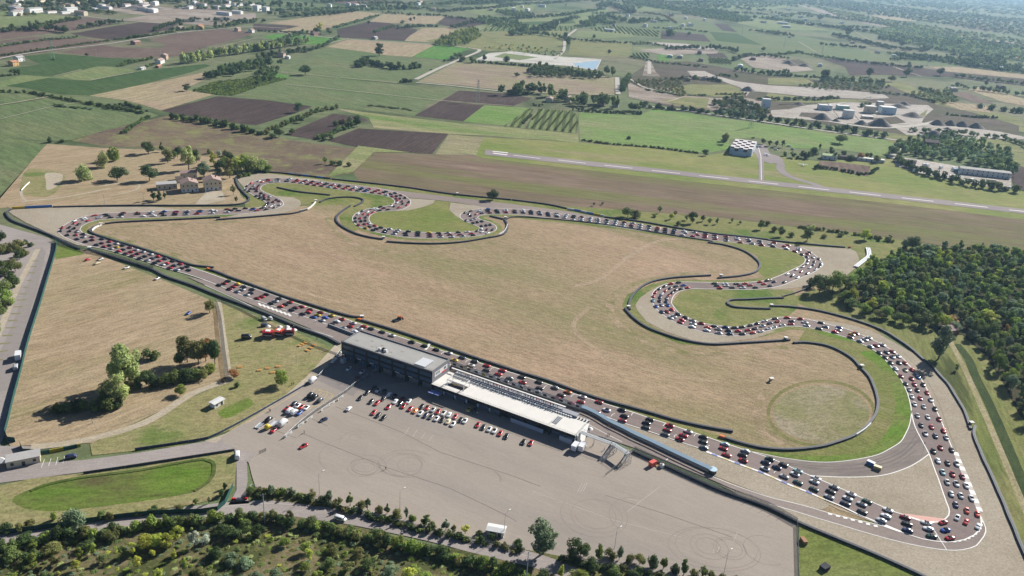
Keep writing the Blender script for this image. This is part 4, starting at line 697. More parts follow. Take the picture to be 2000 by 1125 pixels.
def pit_building():
    root = empty('pit_building', BASE, ROTB, 'three-storey black pit building with a flat grey roof', 'building')
    mb = MB()
    mb.box(0, LB, 0, DB, 4.0, HB-.9, 0)                                     # upper storeys
    for z in (10.15, 6.95): mb.box(-.12, LB+.12, -.16, 0.0, z, z+.55, 0)
    mb.box(.2, LB-.2, 2.2, DB-.3, 0, 4.0, 0)
    mb.build('wall', [M_black], root)
    mb = MB(); mb.box(.3, LB-.3, .3, DB-.3, HB-.9, HB-.55, 0); rf = mb.build('roof', [M_roof], root)
    mb = MB()
    for x0, x1, y0, y1 in ((-.05, LB+.05, -.05, .3), (-.05, LB+.05, DB-.3, DB+.05), (-.05, .3, .3, DB-.3), (LB-.3, LB+.05, .3, DB-.3)): mb.box(x0, x1, y0, y1, HB-.9, HB, 0)
    mb.build('parapet', [M_grey], rf)
    mb = MB()                                                              # railing on the front
    n = 34
    for i in range(n+1): mb.bar((LB*i/n, .12, HB), (LB*i/n, .12, HB+.8), .035, 0)
    for z in (.4, .8): mb.bar((0, .12, HB+z), (LB, .12, HB+z), .03, 0)
    for i in range(n): mb.bar((LB*i/n, .12, HB), (LB*(i+1)/n, .12, HB+.8), .02, 0)
    mb.build('railing', [M_steel], rf)
    mb = MB()
    for i in range(24): mb.bar((LB*i/23, DB-.1, HB), (LB*i/23, DB-.1, HB+.7), .03, 0)
    mb.bar((0, DB-.1, HB+.7), (LB, DB-.1, HB+.7), .03, 0); mb.build('rear_railing', [M_dark], rf)
    x = LB*.80; mb = MB(); mb.box(x, x+6.0, 1.0, 8.8, HB-.2, HB+.35, 0); mb.build('hatch_cover', [plain('pale_cover', (.56, .58, .60), .5)], rf)
    mb = MB(); mb.box(x+.2, x+5.8, 1.2, 8.6, HB-.55, HB-.2, 0); mb.build('hatch_base', [M_dark], rf)
    for i, (px, py) in enumerate(((.37, 3.2), (.43, 3.6), (.40, 4.4))):
        mb = MB(); mb.box(LB*px, LB*px+1.7, py, py+1.2, HB-.55, HB+.6, 0); mb.cyl(LB*px+.85, py+.6, HB+.6, HB+.8, .45, 0, 10); mb.build('air_unit', [M_whitew if i < 2 else M_dark], rf)
    mb = MB(); mb.bar((LB*.38, 1.2, HB-.5), (LB*.38, 1.2, HB+2.6), .06); mb.bar((LB*.38-.6, 1.2, HB+2.2), (LB*.38+.6, 1.2, HB+2.2), .04); mb.build('aerial', [M_steel], rf)
    st = [plain('roof_stain', (.27, .245, .20), .9, .1, .2, .6)]
    for i, (px, py) in enumerate(((.08, 5), (.20, 9), (.27, 4), (.33, 8), (.47, 4.6), (.55, 8.5))):
        mb = MB(); mb.box(LB*px, LB*px+1.9, py, py+1.1, HB-.55, HB-.545, 0); mb.build('stain_patch', st, rf)
    # glazing bands
    nb = 7; bw = LB/nb
    for r_, (z0, z1) in enumerate(((7.75, 9.7), (4.75, 6.6))):
        for i in range(nb):
            mb = MB(); mb.box(i*bw+.9, (i+1)*bw-.5, -.06, 0.02, z0, z1, 0)
            w = mb.build('window', [M_glass], root); fr = MB()
            for k in range(5):
                xx = i*bw+.9+(bw-1.4)*k/4; fr.box(xx-.05, xx+.05, -.09, -.061, z0, z1)
            fr.box(i*bw+.9, (i+1)*bw-.5, -.10, -.062, z1-.09, z1); fr.build('frame', [M_dark], w)
    # end facade with white panels
    mb = MB(); mb.box(LB+.02, LB+.14, 2.2, DB-2.0, 7.1, 9.6, 0); e = mb.build('end_window_band', [M_whitew], root)
    for y0 in (3.0, 4.4, 5.6, 10.2, 11.4):
        mb = MB(); mb.box(LB+.14, LB+.17, y0, y0+.8, 7.8, 9.2, 0); mb.build('pane', [M_glass], e)
    mb = MB(); mb.box(LB+.14, LB+.18, 8.6, 12.4, 6.5, 7.3, 0); mb.build('red_sign', [plain('red_sign', (.60, .03, .05), .5)], root)
    mb = MB(); mb.box(LB+.0, LB+.10, .0, DB, 4.4, HB-.9, 0); mb.build('end_cladding', [M_grey], root)
    # ground floor: columns, glazed doors, white signs
    for i in range(8):
        mb = MB(); mb.box(i*bw-.2 if i else 0, i*bw+.2 if i < 7 else LB, .15, .6, 0, 4.0, 0); mb.build('column', [M_black], root)
    for i in range(7):
        mb = MB(); mb.box(i*bw+1.0, (i+1)*bw-1.0, 2.12, 2.2, .1, 3.2, 0); d = mb.build('door', [M_glass if i < 3 else M_grey], root)
        fr = MB(); fr.box(i*bw+bw/2-.06, i*bw+bw/2+.06, 2.08, 2.12, .1, 3.2); fr.build('frame', [M_steel], d)
    for i in (1, 2, 4, 5):
        mb = MB(); mb.box(i*bw+2.0, i*bw+4.6, -.20, -.10, 4.15, 4.5, 0); mb.build('sign', [M_whitew], root)
    mb = MB(); mb.box(1.0, 3.2, -2.6, -.4, 0, 2.6, 0); mb.build('entrance_lobby', [plain('pale_lobby', (.5, .5, .52), .5)], root)
    for z in range(3):
        mb = MB(); mb.box(LB*.35+z*1.3, LB*.35+1.3+z*1.3, -1.6, -.2, z*1.2, z*1.2+.2, 0); mb.build('stair_landing', [M_steel], root)
pit_building()
# ------------------------------------------------------------------ terrace building
t_fl = P(842.5, 750, HT); t_fr = P(1123.6, 851, HT); t_br = P(1151, 821, HT)
UT, VT = frame_from(t_fl, t_fr.copy()); LT = float(np.linalg.norm((t_fr-t_fl)[:2])); DT = float((t_br-t_fr)@VT); ROTT = math.atan2(UT[1], UT[0]); TB = np.array([t_fl[0], t_fl[1], 0.])
def terrace():
    root = empty('pit_garages', TB, ROTT, 'long low pit garage block with a white terrace roof', 'building')
    mb = MB(); mb.box(0, LT, 1.8, DT-.3, 0, HT-.6, 0); mb.build('wall', [M_black], root)
    mb = MB(); mb.box(-.1, LT+.1, -.1, DT+.1, HT-.6, HT, 0); rf = mb.build('roof', [M_terrace], root)
    mb = MB(); mb.box(-.1, LT+.1, -.16, -.1, HT-1.2, HT+.12, 0); mb.build('fascia', [M_black], rf)
    n = 60; mb = MB()
    for i in range(n+1): mb.bar((LT*i/n, 0, HT), (LT*i/n, 0, HT+1.0), .03)
    for z in (.35, .7, 1.0): mb.bar((0, 0, HT+z), (LT, 0, HT+z), .028)
    mb.build('railing', [M_steel], rf)
    mb = MB()
    for i in range(10): mb.bar((LT, DT*i/9, HT), (LT, DT*i/9, HT+1.0), .03)
    for z in (.35, .7, 1.0): mb.bar((LT, 0, HT+z), (LT, DT, HT+z), .028)
    mb.build('end_railing', [M_steel], rf)
    # raised white viewing step with slotted front at the back, and the screen toward the track
    x1 = LT-6.0
    mb = MB(); mb.box(4.0, x1, DT-1.7, DT+1.5, HT, HT+.9, 0); mb.build('viewing_step', [plain('grey_deck', (.30, .31, .34), .8)], rf)  # viewing step in one even blue-grey
    mb = MB()
    k = int((x1-6)/1.25)
    for i in range(k): mb.box(5+i*1.25, 5+i*1.25+.85, DT-2.9, DT-1.75, HT+.0, HT+.55, 0)
    mb.build('concrete_blocks', [M_whitew], rf)
    mb = MB(); mb.box(1.0, LT-13, DT+.6, DT+1.5, HT+2.0, HT+2.12, 0)
    for i in range(16): mb.bar((2+i*(LT-16)/15, DT+1.0, HT+.9), (2+i*(LT-16)/15, DT+1.0, HT+2.0), .05)
    mb.build('parapet_shelf', [M_whitew], rf)
    # flag bollard pots along the right end
    for i in range(6):
        mb = MB(); mb.box(x1-2+i*1.55, x1-1.2+i*1.55, DT-1.7, DT-1.1, HT, HT+.7); mb.build('planter', [M_grey], rf)
    # dark stair opening
    sx = loc_t(P(1092, 822, HT)); mb = MB(); mb.box(sx[0]-2.2, sx[0]+.2, sx[1]-3.4, sx[1]+3.2, HT, HT+.03, 0); h = mb.build('stair_opening', [M_dark], rf)
    mb = MB()
    for dx in (-2.3, .3): mb.bar((sx[0]+dx, sx[1]-3.4, HT+1), (sx[0]+dx, sx[1]+3.2, HT+1), .05); mb.bar((sx[0]+dx, sx[1]+3.2, HT), (sx[0]+dx, sx[1]+3.2, HT+1), .05); mb.bar((sx[0]+dx, sx[1]-3.4, HT), (sx[0]+dx, sx[1]-3.4, HT+1), .05)
    for i in range(6): mb.box(sx[0]-2.0, sx[0]+.0, sx[1]-3+i, sx[1]-2.4+i, HT+.03, HT+.12)
    mb.build('stair_rail', [M_steel], h)
    nb = 12; bw = LT/nb
    for i in range(nb):
        mb = MB(); mb.box(i*bw+.5, (i+1)*bw-.5, 1.74, 1.8, .05, 3.4, 0); d = mb.build('garage_door', [plain('garage_door_blue', (.13, .17, .24), .6) if i == 0 else bpy.data.materials['garage_door_blue'] if i % 3 else M_black], root)
        ln = MB()
        for q in range(5): ln.box(i*bw+.5, (i+1)*bw-.5, 1.72, 1.74, .5+q*.6, .55+q*.6)
        ln.build('slats', [M_dark], d)
        mb = MB(); mb.box(i*bw-.2 if i else 0, i*bw+.2, .2, .6, 0, HT-.6, 0); mb.build('column', [M_black], root)
    for i in (1, 2, 3, 4, 5):
        mb = MB(); mb.box(i*bw+.35, i*bw+1.3, .08, .16, 1.2, 3.0, 0); mb.build('banner', [plain('pale_blue_banner', (.36, .44, .58), .7) if i == 1 else bpy.data.materials['pale_blue_banner']], root)
    mb = MB(); mb.box(LT*.58, LT*.80, -.6, -.5, .1, 2.3); mb.build('hospitality_counter', [plain('counter_panel', (.38, .43, .52), .6)], root)
    # white wind-brace panel at the end
    mb = MB(); mb.quad([(LT+.2, 1.0, HT), (LT+.2, DT, HT), (LT+3.2, 3.0, 0), (LT+1.2, 1.0, 0)]); mb.build('end_brace', [M_whitew], root)
    mb = MB(); mb.box(LT-.4, LT, .3, DT-.4, 0, HT-.6); mb.build('end_wall', [M_whitew], root)
def loc_t(p): d = np.array(p)-TB; return float(d@UT), float(d@VT)
terrace()
def fence_screen():   # low mesh wall between pit lane and start straight, with dark banners
    a = P(881, 716); b = P(1136, 803); u, v = frame_from(a, b.copy()); L = float(np.linalg.norm(b-a))
    root = empty('pit_lane_fence', a, math.atan2(u[1], u[0]), 'pale mesh debris fence with dark banners between pit lane and grid', 'fence')
    mb = MB(); mb.box(0, L, -.2, .2, 0, 1.1); mb.build('concrete_base', [M_conc], root)
    mb = MB(); mb.box(0, L, -.03, .03, 1.1, 3.3); mb.build('mesh_panel', [wire_mat('pale_mesh', (.42, .46, .50), .55)], root)
    mb = MB(); n = 34
    for i in range(n+1): mb.bar((L*i/n, 0, 1.1), (L*i/n, 0, 3.4), .05)
    mb.bar((0, 0, 3.35), (L, 0, 3.35), .06); mb.build('posts', [M_steel], root)
    for i in range(17):
        mb = MB(); mb.box(L*(i+.25)/17, L*(i+.68)/17, -.12, -.06, 1.3, 2.5); mb.build('banner', [M_dark if i != 4 else plain('olive_banner', (.45, .42, .06), .7)], root)
fence_screen()
# white event frame tent on the terrace
def gazebo():
    a = P(873, 752, HT); root = empty('event_frame', (a[0], a[1], HT), ROTT, 'white open event frame with a dark mat on the left of the terrace', 'event tent')
    mb = MB(); X, Y, H = 9.6, 5.2, 2.9
    for x in (0, X):
        for y in (0, Y): mb.box(x-.12, x+.12, y-.12, y+.12, 0, H)
    for y in (0, Y): mb.box(0, X, y-.15, y+.15, H, H+.5)
    for x in (0, X): mb.box(x-.15, x+.15, .15, Y-.15, H, H+.5)
    mb.build('frame', [M_whitew], root)
    mb = MB(); mb.box(.3, X-.1, -.0, Y-.8, .03, .08); mb.build('mat', [plain('dark_mat', (.10, .085, .075), .9)], root)
    mb = MB(); mb.quad([(0, Y+.1, H), (X, Y+.1, H), (X, Y+.1, 1.9), (0, Y+.1, 1.9)]); mb.build('back_banner', [M_whitew], root)
    mb = MB(); mb.box(3.0, 4.6, 1.2, 2.0, .5, .75); mb.build('yellow_table', [M_yellowb], root)
gazebo()
def bridge():
    HZ = HT+.05; p = [P(1134, 843, HZ), P(1165, 855, HZ), P(1199, 867, HZ), P(1213, 876, HZ), P(1227, 886, HZ)]; b0 = p[0]*np.array([1, 1, 0])
    root = empty('footbridge', b0, 0, 'grey steel footbridge with two stair towers beyond the pit garages', 'footbridge'); q = [x-b0*np.array([1, 1, 0]) for x in p]; q = [np.array([x[0], x[1], 0]) for x in q]
    mb = MB(); swept(q, 2.3, .25, mb, 0, 0, z0=HZ-.25); mb.build('deck', [plain('deck_grating', (.42, .44, .45), .6, .3, .1, 1.)], root)
    for sgn in (-1.15, 1.15):
        ln = offset_line(q, sgn); mb = MB(); swept(ln, .06, .06, mb, 0, 0, z0=HZ+1.05); swept(ln, .05, .05, mb, 0, 0, z0=HZ+.55)
        for i in range(len(ln)-1):
            for k in range(6): x = ln[i]+(ln[i+1]-ln[i])*k/6; mb.bar((x[0], x[1], HZ), (x[0], x[1], HZ+1.05), .035)
        mb.build('handrail', [M_steel], root)
    for top, foot in ((p[2], P(1174, 903)), (p[4], P(1214, 905))):
        a = np.array([top[0]-b0[0], top[1]-b0[1], HZ]); b = np.array([foot[0]-b0[0], foot[1]-b0[1], 0.])
        d = (b-a); nrm = np.array([-d[1], d[0], 0]); nrm /= np.linalg.norm(nrm); mb = MB(); ns = 16
        for s_ in (-.9, .9): mb.bar(a+nrm*s_, b+nrm*s_, .12)
        for i in range(ns):
            c = a+d*(i+.5)/ns; h = d/ns*.45; mb.quad([c+nrm*.9-h*[1, 1, 0], c-nrm*.9-h*[1, 1, 0], c-nrm*.9+h*[1, 1, 0], c+nrm*.9+h*[1, 1, 0]])
        st = mb.build('stair', [M_steel], root); mb = MB()
        for s_ in (-.95, .95):
            mb.bar(a+nrm*s_+[0, 0, 1], b+nrm*s_+[0, 0, 1], .05)
            for i in range(9): c = a+d*i/8+nrm*s_; mb.bar(c, c+np.array([0, 0, 1.]), .03)
        mb.build('handrail', [M_steel], st)
        pn = MB(); 
        for s_ in (-.98,): pn.quad([a+nrm*s_, b+nrm*s_, b+nrm*s_+[0, 0, 1.], a+nrm*s_+[0, 0, 1.]])
        pn.build('side_panel', [plain('grey_blue_panel', (.30, .34, .38), .6)], st)
        # tower legs with cross bracing
        tw = MB(); cs = [a+nrm*1.1*sx+np.array([d[0], d[1], 0])/np.linalg.norm(d[:2])*sy for sx in (-1, 1) for sy in (-1.2, 1.2)]
        for c in cs: tw.bar((c[0], c[1], 0), (c[0], c[1], HZ-.25), .09)
        for i, j in ((0, 1), (2, 3), (0, 2), (1, 3)):
            for z in range(3):
                z0, z1 = HZ*z/3, HZ*(z+1)/3-.1; tw.bar((cs[i][0], cs[i][1], z0), (cs[j][0], cs[j][1], z1), .05); tw.bar((cs[j][0], cs[j][1], z0), (cs[i][0], cs[i][1], z1), .05)
        tw.build('tower', [M_steel], root)
    for k in (.42,):
        x = q[0]+(q[2]-q[0])*k; mb = MB(); 
        for s_ in (-.8, .8): mb.bar((x[0]+s_*.4, x[1]+s_, 0), (x[0]+s_*.4, x[1]+s_, HZ-.25), .08)
        mb.build('pier', [M_steel], root)
bridge()
# ------------------------------------------------------------------ houses and sheds
WALLS = dict(cream=plain('cream_render', (.60, .53, .40), .85, .1, .08, .4), white=M_whitew, ochre=plain('ochre_render', (.58, .37, .17), .85, .1, .08, .4), pink=plain('pink_render', (.52, .38, .30), .85, .1, .08, .4), grey=plain('grey_render', (.40, .38, .36), .85, .1, .1, .4), brown=plain('brick_wall', (.26, .16, .12), .9, .1, .15, .6), teal=plain('green_shed', (.25, .46, .40), .6), blue=plain('blue_white_sheet', (.45, .58, .68), .5))
ROOFS = dict(terra=plain('terracotta_tiles', (.36, .262, .235), .85, .1, .2, .5), grey=plain('grey_roof', (.38, .37, .36), .8, .1, .15, .5), dark=plain('dark_roof', (.13, .105, .10), .8, .1, .2, .5), pale=plain('pale_roof', (.60, .60, .59), .6, .2, .1, .5), orange=plain('orange_tiles', (.46, .23, .15), .85, .1, .2, .5), green=plain('green_canopy', (.42, .55, .25), .7), blue=plain('blue_roof', (.40, .52, .60), .6))
M_shut = plain('dark_window', (.045, .05, .055), .3, .5, .1, 1.)
def house(x, y, w, d, h, rise, ang, wall_='cream', roof_='terra', label='', cat='house', name='farmhouse', nwin=3, storeys=2, ridge='x', chimney=True, base=None, group=None, detail=True):
    """x,y = pixel of the middle of the front wall's foot; w,d,h metres; ang = world angle of the front wall"""
    p = P(x, y); root = empty(name, p, ang, label, cat, group)
    mb = MB(); mb.box(-w/2, w/2, 0, d, 0, h)
    if rise > 0:
        if ridge == 'y':
            for yy in (0, d): mb.quad([(-w/2, yy, h), (w/2, yy, h), (0, yy, h+rise)])
        else:
            for xx in (-w/2, w/2): mb.quad([(xx, 0, h), (xx, d, h), (xx, d/2, h+rise)])
    mb.build('wall', [WALLS[wall_]], root); rm = MB(); ov = .5; t = .22
    if rise > 0:
        if ridge == 'y':
            sl = rise/(w/2)
            for s_ in (-1, 1):
                e = (w/2+ov); rm.v += []; a = [(0, -ov, h+rise+.05), (0, d+ov, h+rise+.05), (s_*e, d+ov, h-ov*sl+.05), (s_*e, -ov, h-ov*sl+.05)]; b = [(q[0], q[1], q[2]+t) for q in a]
                rm.quad(a); rm.quad(b[::-1]); [rm.quad([a[i], a[(i+1) % 4], b[(i+1) % 4], b[i]]) for i in range(4)]
        else:
            sl = rise/(d/2)
            for s_ in (-1, 1):
                ye = d/2+s_*(d/2+ov); a = [(-w/2-ov, d/2, h+rise+.05), (w/2+ov, d/2, h+rise+.05), (w/2+ov, ye, h-ov*sl+.05), (-w/2-ov, ye, h-ov*sl+.05)]; b = [(q[0], q[1], q[2]+t) for q in a]
                rm.quad(a); rm.quad(b[::-1]); [rm.quad([a[i], a[(i+1) % 4], b[(i+1) % 4], b[i]]) for i in range(4)]
    else: rm.box(-w/2-.25, w/2+.25, -.25, d+.25, h+.003, h+.25)
    r_ = rm.build('roof', [ROOFS[roof_]], root)
    if chimney and detail: cm = MB(); cm.box(w*.2, w*.2+.7, d*.55, d*.55+.7, h+rise*.3, h+rise+1.0); cm.build('chimney', [WALLS['brown']], r_)
    if detail:
        for st in range(storeys):
            zz = h/storeys*st+h/storeys*.35; hh = min(1.4, h/storeys*.45)
            for i in range(nwin):
                xc = -w/2+w*(i+.5)/nwin; dr = (st == 0 and i == nwin//2)
                m = MB(); m.box(xc-(.55 if not dr else .6), xc+(.55 if not dr else .6), -.04, .02, .02 if dr else zz, 2.1 if dr else zz+hh); o = m.build('door' if dr else 'window', [M_shut], root)
                if not dr: m = MB(); m.box(xc-.65, xc+.65, -.10, -.041, zz-.12, zz); m.build('sill', [M_whitew], o)
            for i in range(2):
                yc = d*(i+.5)/2; m = MB(); m.box(w/2-.02, w/2+.04, yc-.5, yc+.5, zz, zz+hh); m.build('window', [M_shut], root)
        if base: m = MB(); m.box(-w/2-.04, w/2+.04, -.025, 0, 0, base); m.build('plinth', [M_whitew], root)
    return root
AF = ang_of((357, 376), (385, 374))
house(372, 375.5, 13, 12, 7.2, 2.3, AF, 'cream', 'terra', 'cream two-storey farmhouse with white plinth, left of the pair beside the track', nwin=4, ridge='y', base=3.1)
house(418, 372.5, 13.5, 12, 8.0, 2.6, AF, 'cream', 'terra', 'taller cream farmhouse of the pair, with three attic windows', nwin=4, ridge='y', base=2.9)
house(370, 351, 13, 6, 6.0, 1.6, AF, 'cream', 'terra', 'open-fronted barn with terracotta roof behind the farmhouse pair', 'barn', 'barn', nwin=3, storeys=1, chimney=False)
house(352, 357, 6, 6, 3.6, 1.2, AF, 'cream', 'dark', 'small outbuilding at the left of the terracotta barn', 'shed', 'outbuilding', 1, 1)
house(327, 370.5, 15.5, 9, 4.6, 0.0, AF, 'cream', 'grey', 'low flat-roofed cream shed left of the farmhouses', 'shed', 'flat_shed', 4, 1, chimney=False)
# hangar with checkered roof lights
def hangar():
    a = P(1424, 300.5); b = P(1467, 306.5); u, v = frame_from(a, b.copy()); L = float(np.linalg.norm(b-a)); H = 7.5; D = float((P(1429, 270.5, H)-a)@v)
    root = empty('hangar', a, math.atan2(u[1], u[0]), 'blue aircraft hangar with chequered white roof lights', 'hangar')
    mb = MB(); mb.box(0, L, 0, D, 0, H); mb.build('wall', [WALLS['blue']], root); mb = MB(); mb.box(-.3, L+.3, -.3, D+.3, H, H+.4); r_ = mb.build('roof', [plain('lilac_roof', (.52, .48, .50), .6, .2, .08, .3)], root)
    for i in range(5):
        for j in range(6):
            if (i+j) % 2 == 0:
                mb = MB(); x0, y0 = L*i/5+.2, D*j/6+.2; mb.v += []; z = H+.4
                mb.quad([(x0, y0, z+1.2), (x0+L/5-.4, y0, z+1.2), (x0+L/5-.4, y0+D/6-.4, z+.02), (x0, y0+D/6-.4, z+.02)], 0); mb.quad([(x0, y0, z), (x0+L/5-.4, y0, z), (x0+L/5-.4, y0, z+1.2), (x0, y0, z+1.2)], 1)
                mb.quad([(x0, y0, z), (x0, y0, z+1.2), (x0, y0+D/6-.4, z+.02)], 0); mb.quad([(x0+L/5-.4, y0, z), (x0+L/5-.4, y0+D/6-.4, z+.02), (x0+L/5-.4, y0, z+1.2)], 0); mb.build('roof_light', [M_whitew, plain('brown_glass', (.14, .08, .07), .4) if 'brown_glass' not in bpy.data.materials else bpy.data.materials['brown_glass']], r_)
    for i in (1, 3): mb = MB(); mb.box(L*i/5+.3, L*(i+1)/5-.3, -.06, 0, 4.0, 7.2); mb.build('window', [bpy.data.materials['brown_glass']], root)
    mb = MB(); mb.box(L*.18, L*.78, -4.5, -.05, 0, 4.2); an = mb.build('annex', [WALLS['blue']], root); mb = MB(); mb.box(L*.17, L*.79, -4.7, .0, 4.2, 4.45); mb.build('annex_roof', [M_whitew], an)
    mb = MB(); mb.box(L-.02, L+.06, 8, 20, 0, 6); mb.build('hangar_door', [M_steel], root)
hangar()
H0 = A_FLD2
